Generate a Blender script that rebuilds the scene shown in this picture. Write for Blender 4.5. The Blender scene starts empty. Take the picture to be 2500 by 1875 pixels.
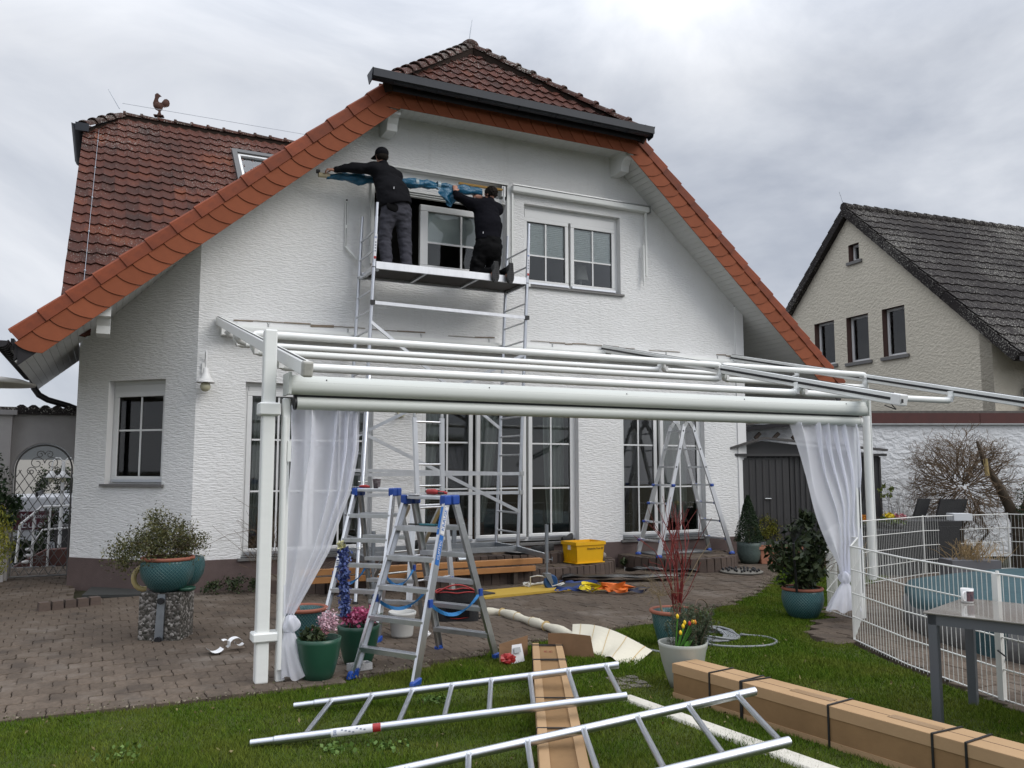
import bpy, math, random
import numpy as np
from math import sin, cos, pi, radians, sqrt, atan2
from mathutils import Vector, Matrix, noise
random.seed(7); np.random.seed(7)
S = bpy.context.scene
C = S.collection
# ------------------------------------------------------------------ camera, sky, sun
cam = bpy.data.objects.new('camera', bpy.data.cameras.new('camera')); C.objects.link(cam)
cam.location = (-1.065, -11.928, 1.65)
cam.rotation_euler = (radians(90 + 5.71), 0, radians(-25.8))
cam.data.sensor_width = 36; cam.data.lens = 29.52
cam.data.clip_start = .05; cam.data.clip_end = 2000
S.camera = cam
W = bpy.data.worlds.new('World'); S.world = W; W.use_nodes = True
nt = W.node_tree; nt.nodes.clear()
def wn(t, **k):
    n = nt.nodes.new(t)
    for a, b in k.items(): setattr(n, a, b)
    return n
SUN_EL, SUN_AZ = radians(38), radians(142)      # high sun hidden by cloud, behind the camera to the right
sky = wn('ShaderNodeTexSky', sky_type='NISHITA', sun_disc=False, sun_elevation=SUN_EL, sun_rotation=SUN_AZ)
tc = wn('ShaderNodeTexCoord'); mp = wn('ShaderNodeMapping'); mp.inputs['Scale'].default_value = (1, 1, 1.7)
nz = wn('ShaderNodeTexNoise'); nz.inputs['Scale'].default_value = 2.1; nz.inputs['Detail'].default_value = 7; nz.inputs['Roughness'].default_value = .55; nz.inputs['Distortion'].default_value = .7
rp = wn('ShaderNodeValToRGB'); e = rp.color_ramp.elements
e[0].position = .36; e[0].color = (5.7, 6.15, 7.1, 1); e[1].position = .66; e[1].color = (10.7, 10.95, 11.5, 1)
m1 = e.__class__ and rp.color_ramp.elements.new(.5); m1.color = (8.0, 8.4, 9.2, 1)
nt.links.new(tc.outputs['Generated'], mp.inputs['Vector']); nt.links.new(mp.outputs[0], nz.inputs['Vector']); nt.links.new(nz.outputs['Fac'], rp.inputs[0])
# an overcast sky is brighter overhead than at the horizon
sx = wn('ShaderNodeSeparateXYZ'); nt.links.new(tc.outputs['Generated'], sx.inputs[0])
mr = wn('ShaderNodeMapRange'); mr.inputs['From Min'].default_value = .42; mr.inputs['From Max'].default_value = .95; mr.inputs['To Min'].default_value = 1; mr.inputs['To Max'].default_value = 3.0
nt.links.new(sx.outputs[2], mr.inputs['Value'])
ml = wn('ShaderNodeVectorMath', operation='SCALE'); nt.links.new(rp.outputs[0], ml.inputs[0]); nt.links.new(mr.outputs[0], ml.inputs['Scale'])
mx = wn('ShaderNodeMixRGB'); mx.inputs[0].default_value = .93
nt.links.new(sky.outputs[0], mx.inputs[1]); nt.links.new(ml.outputs[0], mx.inputs[2])
bg = wn('ShaderNodeBackground'); bg.inputs['Strength'].default_value = .085
ou = wn('ShaderNodeOutputWorld'); nt.links.new(mx.outputs[0], bg.inputs[0]); nt.links.new(bg.outputs[0], ou.inputs[0])
sun = bpy.data.objects.new('sun', bpy.data.lights.new('sun', 'SUN')); C.objects.link(sun)
sun.data.energy = 1.5; sun.data.angle = radians(35); sun.data.color = (1, .96, .9)
sun.rotation_euler = (radians(52), 0, radians(38))
S.view_settings.view_transform = 'Standard'; S.view_settings.look = 'None'
S.view_settings.exposure = 0; S.view_settings.gamma = 1
S.cycles.max_bounces = 8; S.cycles.transparent_max_bounces = 16; S.cycles.caustics_reflective = False; S.cycles.caustics_refractive = False
# ------------------------------------------------------------------ materials
MT = {}
def mat(name, col, rough=.6, metal=0, spec=.5, var=0, vscale=8, bump=0, bscale=30, stretch=(1, 1, 1), rand=0, col2=None, detail=5, trans=0, coord='Object', bdist=.01):
    """principled material; var mixes towards col2 (or darker) by noise, rand varies by object"""
    if name in MT: return MT[name]
    m = bpy.data.materials.new(name); m.use_nodes = True; t = m.node_tree; N = t.nodes; L = t.links
    b = N['Principled BSDF']; b.inputs['Base Color'].default_value = (*col, 1); b.inputs['Roughness'].default_value = rough
    b.inputs['Metallic'].default_value = metal; b.inputs['Specular IOR Level'].default_value = spec
    if trans: b.inputs['Transmission Weight'].default_value = trans
    tcn = N.new('ShaderNodeTexCoord'); mpn = N.new('ShaderNodeMapping'); mpn.inputs['Scale'].default_value = stretch
    L.new(tcn.outputs[coord], mpn.inputs['Vector'])
    out = None
    if var or col2:
        c2 = col2 or tuple(c * .45 for c in col)
        n = N.new('ShaderNodeTexNoise'); n.inputs['Scale'].default_value = vscale; n.inputs['Detail'].default_value = detail; n.inputs['Roughness'].default_value = .65
        L.new(mpn.outputs[0], n.inputs['Vector'])
        r = N.new('ShaderNodeMapRange'); r.inputs['From Min'].default_value = .35; r.inputs['From Max'].default_value = .7; r.inputs['To Max'].default_value = var or .5
        L.new(n.outputs['Fac'], r.inputs['Value'])
        mxn = N.new('ShaderNodeMixRGB'); mxn.inputs[1].default_value = (*col, 1); mxn.inputs[2].default_value = (*c2, 1); L.new(r.outputs[0], mxn.inputs[0])
        out = mxn.outputs[0]
    if rand:
        oi = N.new('ShaderNodeObjectInfo'); hs = N.new('ShaderNodeHueSaturation')
        r2 = N.new('ShaderNodeMapRange'); r2.inputs['To Min'].default_value = 1 - rand; r2.inputs['To Max'].default_value = 1 + rand
        L.new(oi.outputs['Random'], r2.inputs['Value']); L.new(r2.outputs[0], hs.inputs['Value'])
        if out: L.new(out, hs.inputs['Color'])
        else: hs.inputs['Color'].default_value = (*col, 1)
        out = hs.outputs[0]
    if out: L.new(out, b.inputs['Base Color'])
    if bump:
        n = N.new('ShaderNodeTexNoise'); n.inputs['Scale'].default_value = bscale; n.inputs['Detail'].default_value = 6; n.inputs['Roughness'].default_value = .6
        L.new(mpn.outputs[0], n.inputs['Vector'])
        bp = N.new('ShaderNodeBump'); bp.inputs['Strength'].default_value = bump; bp.inputs['Distance'].default_value = bdist
        L.new(n.outputs['Fac'], bp.inputs['Height']); L.new(bp.outputs[0], b.inputs['Normal'])
    MT[name] = m; return m
def nodes_of(m): return m.node_tree.nodes, m.node_tree.links, m.node_tree.nodes['Principled BSDF']

RENDERW = mat('scratched_white_render', (.80, .80, .795), .9, bump=0)
def scratched(m, scale, st, dist, strength, lo, hi):
    N, L, b = nodes_of(m); b.inputs['Specular IOR Level'].default_value = .2
    tcn = N.new('ShaderNodeTexCoord'); mpn = N.new('ShaderNodeMapping'); mpn.inputs['Scale'].default_value = st
    L.new(tcn.outputs['Object'], mpn.inputs['Vector'])
    n = N.new('ShaderNodeTexNoise'); n.inputs['Scale'].default_value = scale; n.inputs['Detail'].default_value = 4; n.inputs['Roughness'].default_value = .55; n.inputs['Distortion'].default_value = .35
    L.new(mpn.outputs[0], n.inputs['Vector'])
    r = N.new('ShaderNodeMapRange'); r.inputs['From Min'].default_value = lo; r.inputs['From Max'].default_value = hi
    L.new(n.outputs['Fac'], r.inputs['Value'])
    bp = N.new('ShaderNodeBump'); bp.inputs['Strength'].default_value = strength; bp.inputs['Distance'].default_value = dist
    L.new(r.outputs[0], bp.inputs['Height']); L.new(bp.outputs[0], b.inputs['Normal'])
    # faint dirt
    n2 = N.new('ShaderNodeTexNoise'); n2.inputs['Scale'].default_value = .9; n2.inputs['Detail'].default_value = 6
    L.new(tcn.outputs['Object'], n2.inputs['Vector'])
    r2 = N.new('ShaderNodeMapRange'); r2.inputs['From Min'].default_value = .35; r2.inputs['From Max'].default_value = .75; r2.inputs['To Max'].default_value = .3
    L.new(n2.outputs['Fac'], r2.inputs['Value'])
    mxn = N.new('ShaderNodeMixRGB'); c = b.inputs['Base Color'].default_value
    mxn.inputs[1].default_value = c[:]; mxn.inputs[2].default_value = (c[0] * .78, c[1] * .78, c[2] * .76, 1)
    L.new(r2.outputs[0], mxn.inputs[0])
    mp3 = N.new('ShaderNodeMapping'); mp3.inputs['Scale'].default_value = (7, 7, .55); L.new(tcn.outputs['Object'], mp3.inputs['Vector'])   # faint rain streaks
    n3 = N.new('ShaderNodeTexNoise'); n3.inputs['Scale'].default_value = 1.2; n3.inputs['Detail'].default_value = 5; L.new(mp3.outputs[0], n3.inputs['Vector'])
    r3 = N.new('ShaderNodeMapRange'); r3.inputs['From Min'].default_value = .58; r3.inputs['From Max'].default_value = .85; r3.inputs['To Max'].default_value = .28; L.new(n3.outputs['Fac'], r3.inputs['Value'])
    mx3 = N.new('ShaderNodeMixRGB'); mx3.inputs[2].default_value = (c[0] * .66, c[1] * .655, c[2] * .62, 1); L.new(mxn.outputs[0], mx3.inputs[1]); L.new(r3.outputs[0], mx3.inputs[0]); L.new(mx3.outputs[0], b.inputs['Base Color'])
scratched(RENDERW, 11, (1, 1, 4.6), .010, .6, .34, .6)
SMOOTHW = mat('smooth_white_plaster', (.78, .78, .775), .85, bump=.25, bscale=60, var=.12, vscale=2)
ROUGHW = mat('rough_trowelled_white', (.72, .73, .745), .9)
scratched(ROUGHW, 8.5, (1, 1, 1.5), .025, .7, .3, .7)
CREAM = mat('cream_render', (.64, .59, .49), .92)
scratched(CREAM, 12, (1, 1, 1.6), .018, .6, .3, .65)
GREYR = mat('grey_render', (.36, .345, .34), .92, var=.25, vscale=3, bump=.4, bscale=50)
PLINTH = mat('brown_plinth', (.12, .085, .078), .85, var=.35, vscale=5, bump=.5, bscale=90)
PVC = mat('white_pvc', (.74, .745, .74), .35, var=.08, vscale=3)
REVEAL = mat('reveal_white', (.74, .74, .735), .8, bump=.1)
SOFF = mat('soffit_white', (.66, .665, .65), .6, var=.15, vscale=3, rand=.03, stretch=(6, 1, 1))
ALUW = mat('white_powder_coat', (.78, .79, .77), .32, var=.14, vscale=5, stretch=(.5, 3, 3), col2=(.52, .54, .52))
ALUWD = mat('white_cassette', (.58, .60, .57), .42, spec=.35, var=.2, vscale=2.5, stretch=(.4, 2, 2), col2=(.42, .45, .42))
ALU = mat('aluminium', (.72, .73, .75), .34, 1, var=.35, vscale=9, stretch=(1, 1, .25), col2=(.40, .41, .43), bump=.05, bscale=60)
ALUS = mat('satin_aluminium_tube', (.60, .62, .66), .36, 1, var=.25, vscale=14, col2=(.38, .40, .43))
ALUD = mat('dull_aluminium', (.52, .53, .53), .42, 1, var=.4, vscale=10, col2=(.32, .33, .32))
GALV = mat('galvanised_steel', (.36, .39, .42), .45, 1, var=.5, vscale=12, col2=(.22, .24, .27))
ZINC = mat('zinc_pipe', (.38, .41, .45), .4, .8, var=.3, vscale=4)
DARKP = mat('black_plastic', (.012, .012, .014), .45)
GREYP = mat('grey_plastic', (.28, .29, .30), .5)
BLUEP = mat('blue_plastic', (.014, .06, .30), .4)
GUT = mat('anthracite_zinc', (.014, .018, .026), .5, .0, spec=.35, var=.4, vscale=6, col2=(.03, .034, .042))
GUTB = mat('brown_black_gutter', (.018, .016, .018), .45, .2)
TERRA = mat('terracotta_verge', (.235, .058, .024), .62, spec=.25, var=.75, vscale=4.5, rand=.2, col2=(.105, .030, .018), bump=.2, bscale=40, detail=7)
TERRAD = mat('terracotta_hanging', (.26, .078, .036), .75, spec=.2, var=.5, vscale=3, rand=.1, col2=(.17, .052, .027), bump=.1)
def tile_mat(name, a, b2, c2, speck):
    m = mat(name, a, .85, spec=.2); N, L, b = nodes_of(m)
    tcn = N.new('ShaderNodeTexCoord'); geo = N.new('ShaderNodeNewGeometry')
    n = N.new('ShaderNodeTexNoise'); n.inputs['Scale'].default_value = 1.3; n.inputs['Detail'].default_value = 6; n.inputs['Roughness'].default_value = .7
    L.new(geo.outputs['Position'], n.inputs['Vector'])
    oi = N.new('ShaderNodeObjectInfo')
    ad = N.new('ShaderNodeMath'); ad.operation = 'MULTIPLY_ADD'; ad.inputs[1].default_value = .25; L.new(oi.outputs['Random'], ad.inputs[0]); L.new(n.outputs['Fac'], ad.inputs[2])
    r = N.new('ShaderNodeValToRGB'); el = r.color_ramp.elements; el[0].position = .42; el[0].color = (*a, 1); el[1].position = .98; el[1].color = (*c2, 1)
    x = el.new(.72); x.color = (*b2, 1); L.new(ad.outputs[0], r.inputs[0])
    v = N.new('ShaderNodeTexNoise'); v.inputs['Scale'].default_value = 42; v.inputs['Detail'].default_value = 2; L.new(geo.outputs['Position'], v.inputs['Vector'])
    v2 = N.new('ShaderNodeTexNoise'); v2.inputs['Scale'].default_value = .6; L.new(geo.outputs['Position'], v2.inputs['Vector'])
    mu = N.new('ShaderNodeMath'); mu.operation = 'MULTIPLY_ADD'; mu.inputs[1].default_value = .35; L.new(v2.outputs['Fac'], mu.inputs[0]); L.new(v.outputs['Fac'], mu.inputs[2])
    rs = N.new('ShaderNodeMapRange'); rs.inputs['From Min'].default_value = speck; rs.inputs['From Max'].default_value = speck + .015; L.new(mu.outputs[0], rs.inputs['Value'])
    mxn = N.new('ShaderNodeMixRGB'); mxn.inputs[2].default_value = (.30, .29, .26, 1); L.new(rs.outputs[0], mxn.inputs[0]); L.new(r.outputs[0], mxn.inputs[1])
    L.new(mxn.outputs[0], b.inputs['Base Color'])
    bp = N.new('ShaderNodeBump'); bp.inputs['Strength'].default_value = .3; bp.inputs['Distance'].default_value = .01; L.new(v.outputs['Fac'], bp.inputs['Height']); L.new(bp.outputs[0], b.inputs['Normal'])
    return m
TILE = tile_mat('weathered_clay_tile', (.042, .020, .016), (.088, .030, .020), (.18, .055, .022), .835)
TILER = tile_mat('ridge_tile_lichen', (.03, .021, .017), (.075, .03, .022), (.08, .065, .05), .79)
TILEN = tile_mat('dark_concrete_tile', (.019, .016, .016), (.028, .024, .023), (.045, .038, .034), .80)
PAVE = mat('brown_concrete_paver', (.132, .103, .080), .9, var=.7, vscale=30, rand=.16, col2=(.07, .054, .042), bump=.5, bscale=70)
def pave_stain(m):
    N, L, b = nodes_of(m)
    src = b.inputs['Base Color'].links[0].from_socket
    geo = N.new('ShaderNodeNewGeometry')
    n = N.new('ShaderNodeTexNoise'); n.inputs['Scale'].default_value = .8; n.inputs['Detail'].default_value = 8; n.inputs['Roughness'].default_value = .7; L.new(geo.outputs['Position'], n.inputs['Vector'])
    r = N.new('ShaderNodeMapRange'); r.inputs['From Min'].default_value = .52; r.inputs['From Max'].default_value = .74; r.inputs['To Max'].default_value = .6; L.new(n.outputs['Fac'], r.inputs['Value'])
    mxn = N.new('ShaderNodeMixRGB'); mxn.inputs[2].default_value = (.27, .24, .21, 1); L.new(r.outputs[0], mxn.inputs[0]); L.new(src, mxn.inputs[1])
    n3 = N.new('ShaderNodeTexNoise'); n3.inputs['Scale'].default_value = 2.1; n3.inputs['Detail'].default_value = 8; L.new(geo.outputs['Position'], n3.inputs['Vector'])
    r3 = N.new('ShaderNodeMapRange'); r3.inputs['From Min'].default_value = .52; r3.inputs['From Max'].default_value = .7; r3.inputs['To Max'].default_value = .7; L.new(n3.outputs['Fac'], r3.inputs['Value'])
    mx3 = N.new('ShaderNodeMixRGB'); mx3.inputs[2].default_value = (.055, .045, .038, 1); L.new(r3.outputs[0], mx3.inputs[0]); L.new(mxn.outputs[0], mx3.inputs[1])
    L.new(mx3.outputs[0], b.inputs['Base Color'])
pave_stain(PAVE)
SAND = mat('joint_sand_and_moss', (.035, .03, .022), .95, var=.6, vscale=4, col2=(.045, .055, .015), bump=.4)
KERB = mat('palisade_brown', (.095, .066, .052), .9, var=.6, vscale=9, rand=.2, col2=(.05, .04, .035), bump=.5, bscale=40)
SOIL = mat('dark_soil', (.03, .022, .016), .95, bump=.8, bscale=50)
LAWNB = mat('lawn_base', (.05, .075, .015), .95, var=.6, vscale=7, col2=(.06, .055, .02), bump=.6, bscale=60)
WOOD = mat('orange_glazed_timber', (.40, .19, .065), .55, var=.5, vscale=5, stretch=(.4, 6, 6), col2=(.27, .11, .035))
YBOARD = mat('yellow_formwork_board', (.50, .33, .045), .6, var=.4, vscale=7, stretch=(.5, 4, 1), col2=(.36, .22, .03))
CARD = mat('cardboard', (.40, .265, .15), .85, spec=.1, var=.45, vscale=3, bump=.15, col2=(.31, .195, .105))
CARDD = mat('cardboard_side', (.27, .165, .082), .85, spec=.1, var=.4, vscale=3, bump=.15)
CARDB = mat('torn_brown_cardboard', (.22, .125, .065), .85, var=.3, vscale=9)
FABRIC = mat('black_softshell', (.006, .006, .008), .85, spec=.15, bump=.5, bscale=35, bdist=.006)
FABRICN = mat('navy_black_fleece', (.006, .006, .009), .9, spec=.1, bump=.5, bscale=30, bdist=.006)
GREYTR = mat('grey_work_trousers', (.055, .055, .068), .85, spec=.15, bump=.6, bscale=22, var=.4, vscale=6, bdist=.006)
BLACKTR = mat('black_work_trousers', (.004, .004, .0045), .85, spec=.12, bump=.6, bscale=25, bdist=.006)
SKIN = mat('skin', (.48, .245, .17), .5, var=.3, vscale=15, col2=(.42, .17, .12))
HAIR = mat('dark_hair', (.010, .007, .005), .8, spec=.2, bump=1, bscale=90)
RUBBER = mat('black_rubber', (.014, .014, .014), .7, bump=.6, bscale=60)
def pot_mat():
    m = mat('glazed_teal_pot', (.045, .19, .19), .28, spec=.6); N, L, b = nodes_of(m)
    tcn = N.new('ShaderNodeTexCoord'); sp = N.new('ShaderNodeSeparateXYZ'); L.new(tcn.outputs['Object'], sp.inputs[0])
    def M(op, a, b_=None):
        n = N.new('ShaderNodeMath'); n.operation = op
        for i, v in enumerate((a, b_)):
            if v is None: continue
            if isinstance(v, (int, float)): n.inputs[i].default_value = v
            else: L.new(v, n.inputs[i])
        return n.outputs[0]
    ang = M('ARCTAN2', sp.outputs[1], sp.outputs[0]); a1 = M('MULTIPLY', ang, 22); z1 = M('MULTIPLY', sp.outputs[2], 95)
    s1 = M('ABSOLUTE', M('SINE', M('ADD', a1, z1))); s2 = M('ABSOLUTE', M('SINE', M('SUBTRACT', a1, z1)))
    mn = M('MINIMUM', s1, s2)
    r = N.new('ShaderNodeMapRange'); r.inputs['From Max'].default_value = .45; L.new(mn, r.inputs['Value'])
    bp = N.new('ShaderNodeBump'); bp.invert = True; bp.inputs['Strength'].default_value = .8; bp.inputs['Distance'].default_value = .006; L.new(r.outputs[0], bp.inputs['Height']); L.new(bp.outputs[0], b.inputs['Normal'])
    mxn = N.new('ShaderNodeMixRGB'); mxn.inputs[1].default_value = (.10, .20, .19, 1); mxn.inputs[2].default_value = (.014, .085, .095, 1); L.new(r.outputs[0], mxn.inputs[0]); L.new(mxn.outputs[0], b.inputs['Base Color'])
    return m
POT = pot_mat()
CLAY = mat('terracotta_rim', (.30, .10, .06), .7, var=.3, vscale=8)
CLAYL = mat('terracotta_box', (.42, .18, .11), .75, var=.3, vscale=6)
GREENP = mat('dark_green_glazed', (.018, .075, .045), .35, var=.35, vscale=3, col2=(.012, .04, .03))
GREYPOT = mat('grey_enamel_pot', (.36, .37, .33), .45, var=.25, vscale=3)
GREYGREEN = mat('grey_green_woven_pot', (.085, .12, .11), .55, bump=1, bscale=38, var=.4, vscale=30)
WHITE = mat('white_plastic', (.72, .72, .71), .4)
PAPER = mat('white_paper', (.8, .8, .8), .8)
LACQ = mat('white_enamel_wire', (.70, .70, .67), .4)
GLASST = mat('grey_glass_tabletop', (.20, .185, .165), .08, spec=.8)
TFRAME = mat('grey_table_frame', (.11, .12, .135), .4, .2)
SHED = mat('anthracite_sheet', (.060, .058, .058), .5, .2, var=.2, vscale=2)
SHEDL = mat('shed_roof_grey', (.075, .07, .067), .6)
COPING = mat('oxblood_coping', (.085, .024, .02), .6, var=.5, vscale=5, col2=(.05, .02, .018))
RATTAN = mat('black_rattan', (.012, .012, .013), .5, bump=1, bscale=90)
RUST = mat('rusty_steel', (.07, .028, .018), .8, var=.6, vscale=16, col2=(.07, .03, .02))
YCRATE = mat('yellow_crate', (.78, .42, .005), .45, var=.1)
BLUEFILM = mat('blue_film', (.012, .10, .19), .28, bump=.9, bscale=9, bdist=.03, var=.4, vscale=7, col2=(.02, .16, .27))
COVER = mat('teal_tarpaulin', (.035, .078, .09), .65, spec=.25, bump=.8, bscale=6, bdist=.03, var=.3, vscale=3)
AWN = mat('cream_awning_cloth', (.62, .58, .47), .8, bump=.4, bscale=8, bdist=.02)
STONE = mat('pebble', (.25, .22, .19), .8, var=.4, vscale=10)
BLACKSHEET = mat('black_rubber_mat', (.013, .013, .014), .42, bump=.3, bscale=8)
GRANITE = mat('granite_sill', (.17, .165, .16), .6, var=.5, vscale=60)
REDP = mat('red_plastic', (.32, .02, .02), .45)
TEALP = mat('teal_tool_grip', (.01, .10, .12), .5)
STICK = mat('white_sticker', (.68, .68, .7), .5)
STICKB = mat('blue_sticker', (.02, .13, .42), .5)
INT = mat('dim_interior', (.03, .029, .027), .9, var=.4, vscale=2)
BLINDS = mat('pleated_blind', (.90, .95, .95), .8)
CURT = mat('grey_green_drape', (.33, .36, .33), .9)
VANW = mat('van_white', (.75, .76, .78), .25)
MAROON = mat('maroon_sign', (.09, .015, .025), .5)
GLASSD = mat('car_glass', (.01, .012, .014), .05)
BULB = mat('cream_glass_globe', (.50, .48, .34), .2)
def agg():
    m = mat('exposed_aggregate', (.10, .095, .085), .85); N, L, b = nodes_of(m)
    tcn = N.new('ShaderNodeTexCoord'); v = N.new('ShaderNodeTexVoronoi'); v.inputs['Scale'].default_value = 42; L.new(tcn.outputs['Object'], v.inputs['Vector'])
    r = N.new('ShaderNodeValToRGB'); el = r.color_ramp.elements; el[0].color = (.03, .03, .022, 1); el[1].color = (.32, .30, .28, 1); x = el.new(.6); x.color = (.09, .08, .07, 1)
    sp = N.new('ShaderNodeSeparateXYZ'); L.new(v.outputs['Color'], sp.inputs[0]); L.new(sp.outputs[0], r.inputs[0]); L.new(r.outputs[0], b.inputs['Base Color'])
    bp = N.new('ShaderNodeBump'); bp.invert = True; bp.inputs['Distance'].default_value = .012; L.new(v.outputs['Distance'], bp.inputs['Height']); L.new(bp.outputs[0], b.inputs['Normal'])
    return m
AGG = agg()
def glass_mat(name, tint, rough=.02, gl=.9):
    m = bpy.data.materials.new(name); m.use_nodes = True; t = m.node_tree; N = t.nodes; L = t.links; N.clear()
    o = N.new('ShaderNodeOutputMaterial'); mxs = N.new('ShaderNodeMixShader'); tr = N.new('ShaderNodeBsdfTransparent'); tr.inputs[0].default_value = (*tint, 1)
    g = N.new('ShaderNodeBsdfGlossy'); g.inputs['Roughness'].default_value = rough; g.inputs[0].default_value = (gl, gl, gl, 1)
    fr = N.new('ShaderNodeFresnel'); fr.inputs['IOR'].default_value = 1.55
    L.new(fr.outputs[0], mxs.inputs[0]); L.new(tr.outputs[0], mxs.inputs[1]); L.new(g.outputs[0], mxs.inputs[2]); L.new(mxs.outputs[0], o.inputs[0])
    return m
GLASS = glass_mat('window_glass', (.94, .96, .95))
GLASSN = glass_mat('neighbour_glass', (.75, .8, .82), gl=1)
def voile():
    m = bpy.data.materials.new('white_voile'); m.use_nodes = True; t = m.node_tree; N = t.nodes; L = t.links; N.clear()
    o = N.new('ShaderNodeOutputMaterial'); d = N.new('ShaderNodeBsdfDiffuse'); d.inputs[0].default_value = (.88, .89, .95, 1)
    tl = N.new('ShaderNodeBsdfTranslucent'); tl.inputs[0].default_value = (.88, .89, .95, 1)
    a = N.new('ShaderNodeMixShader'); a.inputs[0].default_value = .45; L.new(d.outputs[0], a.inputs[1]); L.new(tl.outputs[0], a.inputs[2])
    tr = N.new('ShaderNodeBsdfTransparent'); lw = N.new('ShaderNodeLayerWeight'); lw.inputs[0].default_value = .35
    r = N.new('ShaderNodeMapRange'); r.inputs['To Min'].default_value = .73; r.inputs['To Max'].default_value = .99; L.new(lw.outputs['Facing'], r.inputs['Value'])
    x = N.new('ShaderNodeMixShader'); L.new(r.outputs[0], x.inputs[0]); L.new(tr.outputs[0], x.inputs[1]); L.new(a.outputs[0], x.inputs[2]); L.new(x.outputs[0], o.inputs[0])
    return m
VOILE = voile()
def leafm(name, a, b2, rough=.55):
    m = bpy.data.materials.new(name); m.use_nodes = True; N, L, b = nodes_of(m)
    geo = N.new('ShaderNodeNewGeometry'); r = N.new('ShaderNodeValToRGB'); el = r.color_ramp.elements
    el[0].color = (*a, 1); el[1].color = (*b2, 1); L.new(geo.outputs['Random Per Island'], r.inputs[0]); L.new(r.outputs[0], b.inputs['Base Color'])
    b.inputs['Roughness'].default_value = rough; b.inputs['Specular IOR Level'].default_value = .3
    return m
GRASSM = leafm('grass_blades', (.035, .085, .006), (.11, .16, .018), .8)
def drift(m, c, sc):
    N, L, b = nodes_of(m); src = b.inputs['Base Color'].links[0].from_socket; geo = N.new('ShaderNodeNewGeometry')
    n = N.new('ShaderNodeTexNoise'); n.inputs['Scale'].default_value = sc; n.inputs['Detail'].default_value = 6; L.new(geo.outputs['Position'], n.inputs['Vector'])
    r = N.new('ShaderNodeMapRange'); r.inputs['From Min'].default_value = .42; r.inputs['From Max'].default_value = .68; r.inputs['To Max'].default_value = .75; L.new(n.outputs['Fac'], r.inputs['Value'])
    x = N.new('ShaderNodeMixRGB'); x.inputs[2].default_value = (*c, 1); L.new(r.outputs[0], x.inputs[0]); L.new(src, x.inputs[1]); L.new(x.outputs[0], b.inputs['Base Color'])
drift(GRASSM, (.14, .155, .03), 1.6); nodes_of(GRASSM)[2].inputs['Specular IOR Level'].default_value = .04
for m_ in (PAVE, LAWNB, SAND): nodes_of(m_)[2].inputs['Specular IOR Level'].default_value = .15
LEAFO = leafm('olive_leaves', (.035, .045, .015), (.13, .12, .04))
LEAFD = leafm('dark_leaves', (.010, .022, .008), (.045, .06, .02))
LEAFE = leafm('evergreen_needles', (.006, .018, .006), (.025, .05, .016))
LEAFG = leafm('gold_conifer', (.05, .07, .008), (.22, .20, .02))
LEAFR = leafm('rosemary_needles', (.035, .06, .03), (.10, .13, .07))
TWIG = mat('brown_twig', (.12, .085, .06), .85)
TWIGL = mat('pale_twig', (.22, .165, .095), .85)
TWIGR = mat('red_dogwood_stem', (.20, .026, .022), .6, var=.5, vscale=20)
BARK = mat('bark', (.06, .045, .03), .9, bump=.6, bscale=30)
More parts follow.
